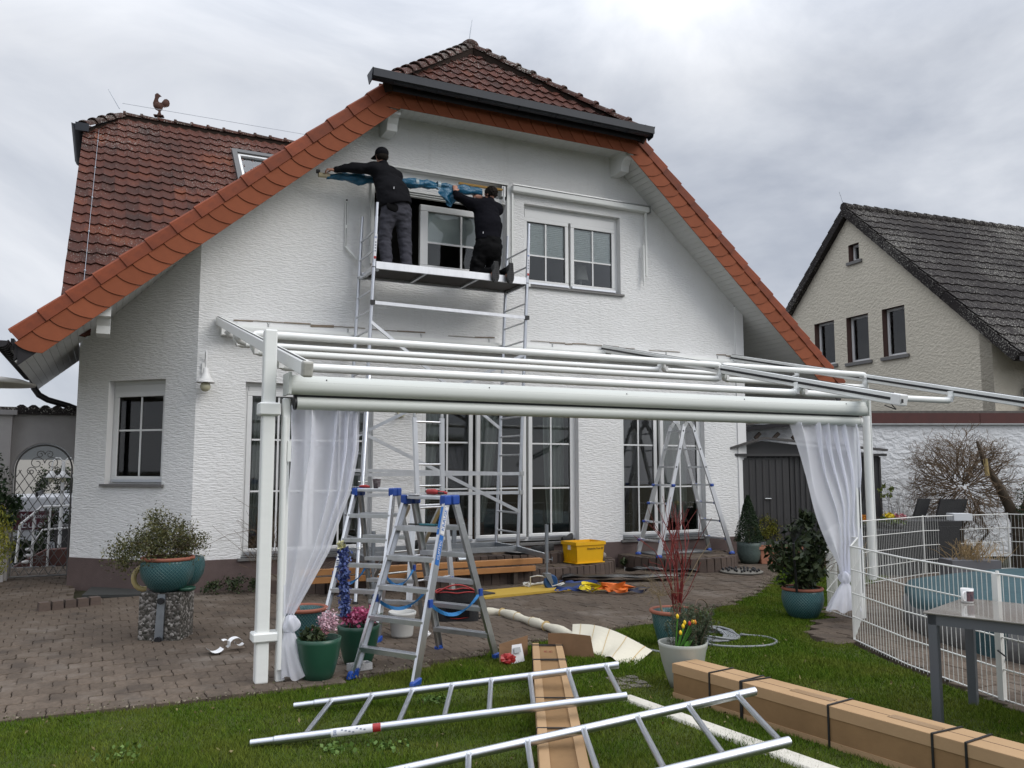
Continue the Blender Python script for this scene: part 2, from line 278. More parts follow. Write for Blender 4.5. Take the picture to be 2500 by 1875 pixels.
# ------------------------------------------------------------------ mesh helpers
class MB:
    def __init__(s): s.v = []; s.f = []; s.sm = []
    def add(s, vs, fs, smooth=False):
        o = len(s.v); s.v.extend(tuple(map(float, v)) for v in vs); s.f.extend(tuple(i + o for i in f) for f in fs); s.sm.extend([smooth] * len(fs)); return s
    def box(s, x0, y0, z0, x1, y1, z1):
        x0, x1 = min(x0, x1), max(x0, x1); y0, y1 = min(y0, y1), max(y0, y1); z0, z1 = min(z0, z1), max(z0, z1)
        return s.add([(x0, y0, z0), (x1, y0, z0), (x1, y1, z0), (x0, y1, z0), (x0, y0, z1), (x1, y0, z1), (x1, y1, z1), (x0, y1, z1)],
              [(0, 3, 2, 1), (4, 5, 6, 7), (0, 1, 5, 4), (1, 2, 6, 5), (2, 3, 7, 6), (3, 0, 4, 7)])
    def hexa(s, P): return s.add(P, [(0, 3, 2, 1), (4, 5, 6, 7), (0, 1, 5, 4), (1, 2, 6, 5), (2, 3, 7, 6), (3, 0, 4, 7)])
    def beam(s, p, q, w, h, up=(0, 0, 1)):
        p = Vector(p); q = Vector(q); d = (q - p).normalized(); sd = d.cross(Vector(up))
        if sd.length < 1e-4: sd = d.cross(Vector((0, 1, 0)))
        sd.normalize(); u = sd.cross(d).normalized(); a = sd * w / 2; b = u * h / 2
        return s.hexa([p - a - b, p + a - b, q + a - b, q - a - b, p - a + b, p + a + b, q + a + b, q - a + b])
    def tube(s, pts, r, n=8, cap=True, smooth=True):
        pts = [Vector(p) for p in pts]; k = len(pts); rs = r if isinstance(r, (list, tuple)) else [r] * k
        vs = []; up = None; rings = []
        for i, p in enumerate(pts):
            d = (pts[min(i + 1, k - 1)] - pts[max(i - 1, 0)])
            d = d.normalized() if d.length > 1e-9 else Vector((0, 0, 1))
            if up is None:
                up = Vector((0, 0, 1)) if abs(d.z) < .9 else Vector((1, 0, 0))
            a = d.cross(up)
            if a.length < 1e-5: a = d.orthogonal()
            a.normalize(); b = a.cross(d).normalized(); up = b
            ring = [p + (a * cos(2 * pi * j / n) + b * sin(2 * pi * j / n)) * rs[i] for j in range(n)]
            rings.append(ring); vs += ring
        fs = [(i * n + j, i * n + (j + 1) % n, (i + 1) * n + (j + 1) % n, (i + 1) * n + j) for i in range(k - 1) for j in range(n)]
        s.add(vs, fs, smooth)
        if cap:
            s.add(rings[0], [tuple(range(n))]); s.add(rings[-1], [tuple(reversed(range(n)))])
        return s
    def lathe(s, prof, c=(0, 0, 0), n=24, smooth=True):
        vs = []; fs = []; k = len(prof)
        for r, z in prof:
            for j in range(n): vs.append((c[0] + r * cos(2 * pi * j / n), c[1] + r * sin(2 * pi * j / n), c[2] + z))
        for i in range(k - 1):
            for j in range(n): fs.append((i * n + j, i * n + (j + 1) % n, (i + 1) * n + (j + 1) % n, (i + 1) * n + j))
        return s.add(vs, fs, smooth)
    def prism(s, poly, ext):
        n = len(poly); e = Vector(ext); P = [Vector(p) for p in poly]
        return s.add(P + [p + e for p in P], [tuple(reversed(range(n))), tuple(range(n, 2 * n))] + [(i, (i + 1) % n, (i + 1) % n + n, i + n) for i in range(n)])
    def quad(s, *P): return s.add(P, [tuple(range(len(P)))])
    def grid(s, fn, nu, nv, smooth=True):
        vs = [fn(i / nu, j / nv) for j in range(nv + 1) for i in range(nu + 1)]
        return s.add(vs, [(j * (nu + 1) + i, j * (nu + 1) + i + 1, (j + 1) * (nu + 1) + i + 1, (j + 1) * (nu + 1) + i) for j in range(nv) for i in range(nu)], smooth)
    def ball(s, c, r, n=10, sc=(1, 1, 1)):
        m = n // 2; prof = [(max(r * sin(pi * i / m), 1e-4), -r * cos(pi * i / m)) for i in range(m + 1)]
        t = MB().lathe(prof, (0, 0, 0), n); return s.add([(c[0] + v[0] * sc[0], c[1] + v[1] * sc[1], c[2] + v[2] * sc[2]) for v in t.v], t.f, True)
    def xf(s, M): s.v = [tuple(M @ Vector(v)) for v in s.v]; return s
WM = {}
def wmat(o): return WM.get(o.name, Matrix.Identity(4))
def mesh_of(mb, name, m):
    me = bpy.data.meshes.new(name); me.from_pydata(mb.v, [], mb.f); me.polygons.foreach_set('use_smooth', mb.sm); me.materials.append(m); me.update(); return me
def build(mb, name, m, parent=None, world=True):
    """one mesh object; world=True: the vertices are world coordinates"""
    if parent is not None and world:
        Mi = wmat(parent).inverted()
        if Mi != Matrix.Identity(4): mb.v = [tuple(Mi @ Vector(v)) for v in mb.v]
    o = bpy.data.objects.new(name, mesh_of(mb, name, m)); C.objects.link(o)
    if parent is not None: o.parent = parent; WM[o.name] = wmat(parent)
    return o
def place(me, name, M, parent):
    o = bpy.data.objects.new(name, me); C.objects.link(o); o.parent = parent
    o.matrix_basis = wmat(parent).inverted() @ M; WM[o.name] = M; return o
def tag(o, label=None, cat=None, group=None, kind=None):
    if label: o['label'] = label
    if cat: o['category'] = cat
    if group: o['group'] = group
    if kind: o['kind'] = kind
    return o
def thing(name, label, cat, loc=(0, 0, 0), rz=0, group=None):
    o = bpy.data.objects.new(name, None); C.objects.link(o); o.empty_display_size = .2
    o.location = loc; o.rotation_euler = (0, 0, rz); WM[o.name] = Matrix.Translation(loc) @ Matrix.Rotation(rz, 4, 'Z')
    return tag(o, label, cat, group)
def one(mb, name, m, label, cat, group=None, loc=None):
    """a thing that is a single mesh, origin at its base"""
    if loc is None:
        a = np.array(mb.v); loc = (float((a[:, 0].min() + a[:, 0].max()) / 2), float((a[:, 1].min() + a[:, 1].max()) / 2), float(a[:, 2].min()))
        mb.v = [(v[0] - loc[0], v[1] - loc[1], v[2] - loc[2]) for v in mb.v]
    o = bpy.data.objects.new(name, mesh_of(mb, name, m)); C.objects.link(o); o.location = loc; WM[o.name] = Matrix.Translation(loc)
    return tag(o, label, cat, group)
def bevel(o, w=.004, seg=2):
    b = o.modifiers.new('bevel', 'BEVEL'); b.width = w; b.segments = seg; b.limit_method = 'ANGLE'; return o
def text_mb(txt, size, M, ext=.0006):
    cu = bpy.data.curves.new('lettering', 'FONT'); cu.body = txt; cu.size = size; cu.extrude = ext; cu.align_x = 'CENTER'; cu.align_y = 'CENTER'; cu.resolution_u = 2
    o = bpy.data.objects.new('lettering', cu); me = bpy.data.meshes.new_from_object(o)
    mb = MB().add([M @ v.co for v in me.vertices], [tuple(p.vertices) for p in me.polygons]); bpy.data.objects.remove(o); bpy.data.curves.remove(cu); bpy.data.meshes.remove(me)
    return mb
def frame_M(p, x, y):
    x = Vector(x).normalized(); y = Vector(y); z = x.cross(y).normalized(); y = z.cross(x)
    return Matrix(((x.x, y.x, z.x, p[0]), (x.y, y.y, z.y, p[1]), (x.z, y.z, z.z, p[2]), (0, 0, 0, 1)))
class Plane:
    """vertical wall plane: s along, o outwards, z up"""
    def __init__(s, p, d):
        s.p = Vector((p[0], p[1], 0)); s.d = Vector((d[0], d[1], 0)).normalized()
    def out(s, n): s.n = Vector((n[0], n[1], 0)).normalized(); return s
    def P(s, a, o, z): return s.p + s.d * a + s.n * o + Vector((0, 0, z))
    def box(s, mb, s0, s1, o0, o1, z0, z1):
        P = [s.P(a, b, c) for c in (z0, z1) for a, b in ((s0, o0), (s1, o0), (s1, o1), (s0, o1))]
        return mb.hexa(P)
def clip(poly, f):
    out = []
    for i in range(len(poly)):
        a, b = poly[i], poly[(i + 1) % len(poly)]; fa, fb = f(a), f(b)
        if fa >= 0: out.append(a)
        if (fa >= 0) != (fb >= 0):
            t = fa / (fa - fb); out.append((a[0] + (b[0] - a[0]) * t, a[1] + (b[1] - a[1]) * t))
    return out
def wall_mb(pl, s0, s1, z0, z1, holes, clips=(), depth=.14):
    """rendered wall with real openings and reveals"""
    mb = MB(); RV = []; xs = sorted({s0, s1, *[h[0] for h in holes], *[h[1] for h in holes]}); zs = sorted({z0, z1, *[h[2] for h in holes], *[h[3] for h in holes]})
    for a, b in zip(xs, xs[1:]):
        for c, d in zip(zs, zs[1:]):
            mx_, mz_ = (a + b) / 2, (c + d) / 2
            if any(h[0] < mx_ < h[1] and h[2] < mz_ < h[3] for h in holes): continue
            poly = [(a, c), (b, c), (b, d), (a, d)]
            for f in clips: poly = clip(poly, f) if len(poly) > 2 else poly
            if len(poly) > 2: mb.quad(*[pl.P(p[0], 0, p[1]) for p in poly])
    for h in holes:
        rv = MB(); RV.append(rv)
        a, b, c, d = h[:4]; D = h[4] if len(h) > 4 else depth
        for (p, q) in (((a, c), (a, d)), ((a, d), (b, d)), ((b, d), (b, c)), ((b, c), (a, c))):
            rv.quad(pl.P(p[0], 0, p[1]), pl.P(q[0], 0, q[1]), pl.P(q[0], -D, q[1]), pl.P(p[0], -D, p[1]))
    return mb, RV
# ------------------------------------------------------------------ ground
LE = [(-6, -5.2), (-2.6, -5.42), (-1.6, -5.44), (-.63, -5.5), (.1, -5.5), (.87, -5.33), (1.87, -5.05), (2.66, -4.75), (3.63, -4.55), (4.88, -4.2), (5.84, -3.75), (6.8, -3.2), (7.6, -2.5), (8.5, -1.75), (9.17, -1.05), (9.5, -.75)]
RING = [(5.43, -5.97), (5.0, -6.9), (4.62, -8.1), (4.2, -10.5), (12, -10.5), (13.5, -6), (12.28, -3.2), (10.41, -2.84), (8.54, -3.27), (7.5, -3.85), (6.5, -4.6)]
def inpoly(x, y, P):
    c = False; n = len(P)
    for i in range(n):
        x1, y1 = P[i]; x2, y2 = P[i - 1]
        if (y1 > y) != (y2 > y) and x < (x2 - x1) * (y - y1) / (y2 - y1) + x1: c = not c
    return c
def inpoly_np(x, y, P):
    c = np.zeros(len(x), bool); n = len(P)
    for i in range(n):
        x1, y1 = P[i]; x2, y2 = P[i - 1]
        if y1 == y2: continue
        c ^= ((y1 > y) != (y2 > y)) & (x < (x2 - x1) * (y - y1) / (y2 - y1) + x1)
    return c
LAWN = LE + [(10.2, -1.6), (9.6, -2.9), (8.54, -3.35), (7.45, -3.95), (6.4, -4.7), (6.25, -5.05), (5.75, -5.15), (5.3, -5.5), (5.05, -5.85), (5.3, -6.05), (4.93, -6.9), (4.55, -8.1), (4.1, -10.6), (4, -14), (-6, -14)]
mb = MB(); mb.quad((-400, -60, -.03), (400, -60, -.03), (400, 4.2, -.03), (-400, 4.2, -.03))
tag(build(mb, 'ground', SAND), kind='structure')
mb = MB(); mb.quad((-400, 4.2, -.95), (400, 4.2, -.95), (400, 600, -.95), (-400, 600, -.95)); mb.quad((-400, 4.2, -.95), (400, 4.2, -.95), (400, 4.2, -.03), (-400, 4.2, -.03))
tag(build(mb, 'street', mat('asphalt', (.06, .06, .062), .9, var=.3, vscale=2)), kind='structure')
mb = MB(); mb.quad(*[(x, y, .012) for x, y in LAWN])
tag(build(mb, 'lawn', LAWNB), kind='structure')
# pavers, laid in running bond parallel to the house
pave = build(MB().box(-5.95, 4.15, -.029, 9, 4.19, -.02), 'patio_paving', SAND); tag(pave, kind='structure')
def paver_mb(w, l, seedv=0, r=.007):
    mb = MB(); a, b = w / 2, l / 2; z = .028
    # interlocking end joints: small chevron
    out = [(-a, -b), (a, -b), (a + .005, -b * .35), (a - .003, b * .3), (a, b), (-a, b), (-a - .003, b * .3), (-a + .005, -b * .35)]
    inn = [(x * (1 - r / a), y * (1 - r / b)) for x, y in out]
    n = 8; vs = [(x, y, -.03) for x, y in out] + [(x, y, z - r * .7) for x, y in out] + [(x, y, z) for x, y in inn]
    fs = [(i, (i + 1) % n, (i + 1) % n + n, i + n) for i in range(n)] + [(i + n, (i + 1) % n + n, (i + 1) % n + 2 * n, i + 2 * n) for i in range(n)] + [tuple(range(2 * n, 3 * n))]
    return mb.add(vs, fs)
PX, PY = .168, .2
pm = [mesh_of(paver_mb(PX - .004, PY - .005), 'paver', PAVE)]
cells = []
cx0, cy0 = cam.location.x, cam.location.y
for j in range(-27, 22):
    y = j * PY + .06
    for i in range(-30, 60):
        x = i * PX + (PX / 2 if j % 2 else 0)
        if inpoly(x, y - .03, LAWN) or inpoly(x, y, RING): continue
        if y > -.02 and -1.4 < x < 9.4: continue
        if y > 4.1 or x < -5.5 or x > 9.9: continue
        dx, dy = x - cx0, y - cy0; dep = dx * .4352 + dy * .9003; lat = dx * .9003 - dy * .4352
        if abs(lat / dep) > .64: continue
        cells.append((dep, x, y))
for j in range(-45, -10):           # pavers round the pool and the patch by the awning post
    y = j * PY + .06
    for i in range(20, 78):
        x = i * PX + (PX / 2 if j % 2 else 0)
        if inpoly(x, y, LAWN) or not (inpoly(x, y, RING) or (5 < x < 6.7 and -6.1 < y < -4.7)): continue
        dx, dy = x - cx0, y - cy0; dep = dx * .4352 + dy * .9003; lat = dx * .9003 - dy * .4352
        if dep < 1 or abs(lat / dep) > .66: continue
        cells.append((dep, x, y))
cells.sort(); rest = MB()
for k, (d, x, y) in enumerate(cells):
    M = Matrix.Translation((x + random.uniform(-.002, .002), y + random.uniform(-.002, .002), random.uniform(-.004, .003))) @ Matrix.Rotation(random.uniform(-.012, .012), 4, 'Z') @ Matrix.Rotation(random.uniform(-.012, .012), 4, 'X')
    if k < 300: place(pm[0], 'paver', M, pave)
    else:
        t = paver_mb(PX - .004, PY - .005) if d < 11 else MB().box(-PX / 2 + .004, -PY / 2 + .005, -.01, PX / 2 - .004, PY / 2 - .005, .026)
        t.xf(M); rest.add(t.v, t.f)
tag(build(rest, 'paver_field', PAVE, pave), kind='stuff')
# ------------------------------------------------------------------ the house
K = .88; XC = 4.58
def zt(x): return 9.17 - K * abs(x - XC)
house = thing('house', 'white rendered gable house with orange tiled verges and brown roof, scaffolded upper window', 'house')
FA = Plane((0, 0), (1, 0)).out((0, -1)); CH = Plane((0, 0), (-.70711, .70711)).out((-.70711, -.70711))
SD = Plane((-1.45, 1.45), (0, 1)).out((-1, 0))
door_holes = [(.64, 2.45, .44, 2.83), (3.2, 5.91, .46, 2.83), (6.75, 8.49, .46, 2.83)]
up_holes = [(2.38, 4.59, 4.64, 5.88), (4.92, 6.77, 4.6, 5.95)]
fc = [lambda p: 4.70 + K * p[0] - p[1], lambda p: 12.76 - K * p[0] - p[1]]
niche = (2.34, 4.62, 5.95, 6.2, .12)
w, rv = wall_mb(FA, 0, 9.23, .43, 6.99, door_holes + up_holes + [niche], fc)
build(w, 'wall', RENDERW, house); [build(r_, 'reveal', REVEAL, house) for r_ in rv]
w, rv = wall_mb(CH, 0, 2.05, .41, 4.72, [(.51, 1.49, 1.42, 2.86)], [lambda p: 4.70 - K * .7071 * p[0] - p[1]])
build(w, 'wall', RENDERW, house); [build(r_, 'reveal', REVEAL, house) for r_ in rv]
mb = MB(); SD.box(mb, .002, 9, -.3, 0, 0, 3.45); build(mb, 'wall', RENDERW, house)
mb = MB(); mb.box(9.231, -.02, 0, 9.42, .25, 4.6); mb.box(9.235, .25, 0, 9.4, 8, 4.4); build(mb, 'corner_pilaster', SMOOTHW, house)
# plaster left unfinished where the old canopy rail was taken off
mb = MB(); mb.box(.5, -.006, 3.42, 9.1, -.002, 3.66); o = build(mb, 'old_plaster_strip', SMOOTHW, house)
CR = mat('torn_plaster_edge', (.25, .20, .15), .95, var=.5, vscale=20)
mb = MB(); random.seed(3); x = .3
while x < 9.1:
    l = random.uniform(.04, .5); h = random.choice((.004, .006, .012)) ; z = 3.685 + random.uniform(-.012, .012)
    if 1.15 < x < 1.8 or 7.6 < x < 8: h = .026
    if random.random() < .72: build(MB().hexa([(x, -.012, z - h), (x + l, -.012, z - h * .4), (x + l, -.001, z - h * .4), (x, -.001, z - h), (x, -.012, z + h * .3), (x + l, -.012, z + h), (x + l, -.001, z + h), (x, -.001, z + h * .3)]), 'plaster_crack', CR, house)
    x += l
pl = MB(); pl.hexa([FA.P(a, b, c) for c in (-.05, .435) for a, b in ((0, .012), (9.23, .012), (9.23, -.3), (0, -.3))]); CH.box(pl, -.005, 2.06, -.3, .012, -.1, .415)
build(pl, 'plinth', PLINTH, house)
# interior behind the glass
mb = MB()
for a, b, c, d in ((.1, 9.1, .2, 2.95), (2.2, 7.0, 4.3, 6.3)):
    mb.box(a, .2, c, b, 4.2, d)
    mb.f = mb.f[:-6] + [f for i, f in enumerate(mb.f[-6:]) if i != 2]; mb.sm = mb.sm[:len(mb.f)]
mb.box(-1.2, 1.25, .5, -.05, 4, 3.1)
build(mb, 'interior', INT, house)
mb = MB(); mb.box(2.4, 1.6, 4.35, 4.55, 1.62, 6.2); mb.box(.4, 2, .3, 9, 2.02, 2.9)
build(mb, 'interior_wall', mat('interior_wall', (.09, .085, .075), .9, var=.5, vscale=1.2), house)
mb = MB()
for cx_, zz, ww, hh in ((1.2, 1.0, .7, 1.1), (3.7, 1.0, .5, .9), (5.3, 1.5, .35, .5), (7.1, .9, .5, .8), (8.1, 1.4, .3, .4), (4.4, .8, .8, .6)):
    mb.box(cx_ - ww / 2, 1.3, .3, cx_ + ww / 2, 1.6, zz)
build(mb, 'furniture', mat('furniture_brown', (.10, .05, .025), .6), house)
def unit(pl, s0, s1, z0, z1, leaves, bars, dep=.11, name='window', muntins=True, fw=.055, box=.12, blind=None, drapes=(), sillz=None, sillmat=None):
    """outer frame > sash, pane, muntin, blind, drape"""
    f = MB(); o0, o1 = -dep - .05, -dep + .005
    pl.box(f, s0, s1, o0, o1, z1 - fw, z1); pl.box(f, s0, s1, o0, o1, z0, z0 + fw)
    pl.box(f, s0, s0 + fw, o0, o1, z0 + fw, z1 - fw); pl.box(f, s1 - fw, s1, o0, o1, z0 + fw, z1 - fw)
    if box: pl.box(f, s0 + fw, s1 - fw, o0 + .002, o1 + .012, z1 - box, z1 - fw)
    F = build(f, name, PVC, house); bevel(F, .006, 1)
    for a, b in leaves:
        m = MB(); c, d = z0 + fw * .6, z1 - max(box, fw) + .003; t = .068; q0, q1 = -dep - .04, -dep + .022
        pl.box(m, a, b, q0, q1, c, c + t + .015); pl.box(m, a, b, q0, q1, d - t, d); pl.box(m, a, a + t, q0, q1, c + t + .015, d - t); pl.box(m, b - t, b, q0, q1, c + t + .015, d - t)
        bevel(build(m, 'sash', PVC, F), .008, 2)
        g = MB(); pl.box(g, a + t, b - t, -dep - .012, -dep - .006, c + t + .015, d - t); build(g, 'pane', GLASS, F)
        gk = MB(); s_ = .006
        for (u0, u1, w0, w1) in ((a + t, b - t, c + t + .015, c + t + .015 + s_), (a + t, b - t, d - t - s_, d - t), (a + t, a + t + s_, c + t + .02, d - t), (b - t - s_, b - t, c + t + .02, d - t)):
            pl.box(gk, u0, u1, -dep - .004, -dep + .006, w0, w1)
        build(gk, 'gasket', RUBBER, F)
        mm = MB(); mid = (a + b) / 2
        pl.box(mm, mid - .013, mid + .013, -dep - .005, -dep + .003, c + t + .015, d - t)
        for zb in bars: pl.box(mm, a + t, b - t, -dep - .0052, -dep + .0032, zb - .012, zb + .012)
        build(mm, 'muntin', PVC, F)
        if blind:
            bl = MB(); n = int((d - t - blind) / .032)
            for k in range(n):
                zz = blind + (d - t - blind) * k / n; dz = (d - t - blind) / n
                A = [pl.P(x, -dep - .045, zz) for x in (a + t, b - t)]; B = [pl.P(x, -dep - .037, zz + dz / 2) for x in (b - t, a + t)]; D2 = [pl.P(x, -dep - .045, zz + dz) for x in (b - t, a + t)]
                bl.quad(A[0], A[1], B[0], B[1]); bl.quad(B[1], B[0], D2[0], D2[1])
            pl.box(bl, a + t, b - t, -dep - .055, -dep - .035, blind - .02, blind); build(bl, 'blind', BLINDS, F)
    for (a0, a1, b0, b1, ztop, zbot) in drapes:
        dr = MB()
        def fn(u, v, a0=a0, a1=a1, b0=b0, b1=b1, ztop=ztop, zbot=zbot):
            L0 = a0 + (b0 - a0) * v ** 1.6; R0 = a1 + (b1 - a1) * v ** 1.6
            return pl.P(L0 + (R0 - L0) * u, -dep - .2 - .035 * sin(u * 22 + 1.3 * sin(v * 3)) * (1 - .3 * v), ztop + (zbot - ztop) * v)
        dr.grid(fn, 36, 10); build(dr, 'drape', CURT, F)
    if sillz is not None:
        sb = MB(); pl.box(sb, s0 - .04, s1 + .05, -dep + .006, .045, sillz - .035, sillz); build(sb, 'sill', sillmat or GRANITE, F)
    ws = MB()
    for a, b in leaves: pl.box(ws, a + .01, b - .01, -dep + .006, -dep + .05, z0 + fw * .6 + .005, z0 + fw * .6 + .04)
    build(ws, 'weather_bar', ALUS, F)
    return F
unit(FA, .64, 2.45, .44, 2.83, [(.68, 1.545), (1.555, 2.41)], (1.33, 2.04), name='patio_door', drapes=[(.78, 1.0, .76, .86, 2.7, .75), (2.05, 2.35, 2.2, 2.36, 2.7, .75)], sillz=.44)
unit(FA, 3.2, 5.91, .50, 2.83, [(3.23, 4.07), (4.13, 5.0), (5.04, 5.87)], (1.33, 2.04), name='patio_door', drapes=[(3.25, 3.6, 3.25, 3.38, 2.7, .8), (4.25, 4.6, 4.22, 4.35, 2.7, .8), (5.42, 5.8, 5.5, 5.78, 2.7, .75)], sillz=.48)
unit(FA, 6.75, 8.49, .46, 2.83, [(6.78, 7.53), (7.60, 8.45)], (1.33, 2.04), name='patio_door', drapes=[(7.68, 8.3, 7.98, 8.3, 2.7, .7)], sillz=.46)
unit(CH, .51, 1.49, 1.42, 2.86, [(.55, 1.45)], (2.17,), name='window', box=.16, drapes=[(1.0, 1.4, .98, 1.42, 2.7, 1.5)], sillz=1.43)
unit(FA, 4.92, 6.77, 4.6, 5.95, [(4.95, 5.80), (5.84, 6.72)], (5.13,), name='window', blind=5.17, box=.2, sillz=4.6)
# opened upper window: one sash still in place, the left one open
F = build(FA.box(FA.box(FA.box(FA.box(MB(), 2.38, 4.59, -.16, -.1, 4.64, 4.70), 2.38, 4.59, -.16, -.1, 5.82, 5.88), 2.38, 2.44, -.16, -.1, 4.70, 5.82), 4.53, 4.59, -.16, -.1, 4.70, 5.82), 'window', PVC, house)
m = MB()
for q in ((3.17, 4.53, 4.70, 4.77), (3.17, 4.53, 5.62, 5.72), (3.17, 3.30, 4.77, 5.62), (4.44, 4.53, 4.77, 5.62)): FA.box(m, q[0], q[1], -.17, -.09, q[2], q[3])
bevel(build(m, 'sash', PVC, F), .01)
build(FA.box(MB(), 3.30, 4.44, -.13, -.124, 4.77, 5.62), 'pane', GLASS, F)
build(FA.box(FA.box(MB(), 3.85, 3.88, -.122, -.112, 4.77, 5.62), 3.30, 4.44, -.1222, -.1118, 5.12, 5.15), 'muntin', PVC, F)
bl = MB(); FA.box(bl, 3.30, 4.44, -.175, -.17, 5.14, 5.62); build(bl, 'blind', BLINDS, F)
m = MB()
for k in range(3): FA.box(m, 2.44, 4.5, -.09 + .02 * k, -.03 + .02 * k, 5.80 + .028 * k, 5.822 + .028 * k)
build(m, 'shutter_slat', ALUW, F)
FA.box(m := MB(), 2.36, 4.6, -.118, -.11, 5.952, 6.198); FA.box(m, 2.34, 4.62, -.02, .02, 6.2, 6.225); build(m, 'shutter_box_back', ALUW, F)
m = MB(); FA.box(m, 2.35, 2.40, .003, .05, 4.66, 5.95); FA.box(m, 4.6, 4.66, .003, .03, 5.0, 6.17); build(m, 'guide_rail', ALUW, F)
# bracket exposed at the end of the removed awning and the timber batten
build(FA.box(MB(), 3.75, 4.5, .03, .07, 6.08, 6.11), 'timber_batten', mat('ochre_batten', (.38, .22, .05), .7), F)
m = MB(); FA.box(m, 4.5, 4.56, -.1, .05, 5.99, 6.16); FA.box(m, 4.47, 4.64, -.1, -.05, 5.96, 6.0); m.tube([(4.53, -.05, 5.9), (4.53, -.05, 6.15)], .018); build(m, 'bracket', ALUD, F)
# awning box and its arm over the right upper window
m = MB(); FA.box(m, 4.66, 7.32, .002, .12, 6.085, 6.19); A = build(m, 'awning_box', ALUW, house); bevel(A, .02, 3)
FA.box(m := MB(), 4.655, 7.33, .11, .135, 6.185, 6.2); FA.box(m, 7.321, 7.335, 0, .13, 6.08, 6.2); build(m, 'lid', ALUD, A)
m = MB(); FA.box(m, 4.67, 4.70, .03, .06, 4.75, 6.08); build(m, 'guide_rail', ALUW, A)
m = MB(); FA.box(m, 7.24, 7.27, .06, .09, 4.95, 6.08); FA.box(m, 7.19, 7.21, .05, .09, 4.85, 5.5); m.tube([(7.2, -.07, 4.78), (7.2, -.07, 4.88)], .012); build(m, 'awning_arm', ALUW, A)
m = MB(); FA.box(m, 1.965, 1.995, .02, .045, 4.86, 5.56); m.beam((1.98, -.05, 4.87), (2.26, -.09, 4.58), .03, .03); build(m, 'awning_arm', ALUW, A)
FA.box(m := MB(), 1.976, 1.984, .046, .048, 5.2, 5.54); FA.box(m, 1.976, 1.984, .046, .048, 4.88, 5.15); m.ball((1.98, -.05, 5.57), .015); build(m, 'arm_slot', DARKP, A)
# ---------------- roof
def zp_l(x, d): return zt(x) - d
roof = build(MB().box(XC - .05, 1.6, 8.7, XC + .05, 7, 8.75), 'roof', GUTB, house)
def slab(poly, f, t):
    mb = MB(); n = len(poly); top = [(x, y, f(x, y)) for x, y in poly]; bot = [(x, y, f(x, y) - t) for x, y in poly]
    return mb.add(top + bot, [tuple(range(n)), tuple(reversed(range(n, 2 * n)))] + [(i, (i + 1) % n, (i + 1) % n + n, i + n) for i in range(n)])
ft = lambda x, y: zt(x) - .2
build(slab([(-2.08, -.56), (2.42, -.56), (XC, 1.5), (XC, 7.07), (-1.7, .87), (-1.7, 3.3), (-2.08, 3.3)], ft, .2), 'roof_slab', GUTB, house)
build(slab([(11.24, -.56), (6.74, -.56), (XC, 1.5), (XC, 7.07), (11.24, 6.5)], ft, .2), 'roof_slab', GUTB, house)
fh = lambda x, y: 7.16 + K * (y + .72)
build(slab([(2.42, -.74), (6.74, -.74), (XC, 1.46)], fh, .1), 'roof_slab', GUTB, house)
fm = lambda x, y: 9.0 - K * (7.1 - y)
build(slab([(-1.7, .9), (XC, 7.1), (-1.03, 7.1), (-1.7, 6.3)], fm, .3), 'roof_slab', GUTB, house)
build(slab([(XC, 7.1), (XC, 7.1), (-1.03, 7.1), (-1.7, 6.3), (-1.7, 8), (XC, 8)], lambda x, y: min(fm(x, y), 9.0 - K * (y - 7.1)), .3), 'roof_slab', GUTB, house)
mb = MB(); mb.box(-1.45, 1.46, 2.9, -1.2, 7, 3.4); mb.prism([(-1.42, 1.5, 3.3), (-1.42, 7.1, 8.0), (-1.42, 7.1, 3.3)], (.2, 0, 0)); build(mb, 'wall', RENDERW, house)
TW, TL = .2, .335
def tile_mb():
    mb = MB(); n = 7; xs = [i * (TW + .012) / (n - 1) for i in range(n)]
    h = lambda x: .030 * (.5 + .5 * cos(2 * pi * (x / TW) - .5)) + .006 * cos(4 * pi * x / TW)
    vs = [(x, 0, h(x) + .030) for x in xs] + [(x, TL + .05, h(x) + .001) for x in xs] + [(x, .006, h(x) + .004) for x in xs]
    fs = [(i, i + 1, n + i + 1, n + i) for i in range(n - 1)]
    mb.add(vs[:2 * n], fs, True); mb.add(vs[:n] + vs[2 * n:], [(i + n, i + 1 + n, i + 1, i) for i in range(n - 1)]); return mb
TME = mesh_of(tile_mb(), 'roof_tile', TILE)
def tiles(o, ey, nrm, nx, ny, inside, cap):
    ex = Vector((1, 0, 0)); ey = Vector(ey).normalized(); nrm = Vector(nrm).normalized(); L = []
    for j in range(ny):
        for i in range(nx):
            p = Vector(o) + ex * (i * TW) + ey * (j * TL); c = p + ex * TW / 2 + ey * TL / 2
            if inside(c): L.append((p, ex, ey, nrm))
    return L
def put_tiles(L, nmax, parent):
    rest = MB()
    for k, (p, ex, ey, nr) in enumerate(L):
        M = Matrix(((ex.x, ey.x, nr.x, p.x), (ex.y, ey.y, nr.y, p.y), (ex.z, ey.z, nr.z, p.z), (0, 0, 0, 1))) @ Matrix.Rotation(random.uniform(-.012, .012), 4, 'Z') @ Matrix.Translation((0, 0, random.uniform(0, .005)))
        if k < nmax: place(TME, 'roof_tile', M, parent)
        else:
            t = tile_mb().xf(M); rest.v and None; oo = len(rest.v); rest.v += t.v; rest.f += [tuple(i + oo for i in f) for f in t.f]; rest.sm += t.sm
    if rest.v: tag(build(rest, 'roof_tile_field', TILE, parent), kind='stuff')
c41, s41 = 1 / sqrt(1 + K * K), K / sqrt(1 + K * K)
hipL = tiles((XC - 2.3, -.80, 7.095), (0, c41, s41), (0, -s41, c41), 23, 9, lambda c: c.y < 1.5 and abs(c.x - XC) < (1.56 - c.y) * .98 + .05, 0)
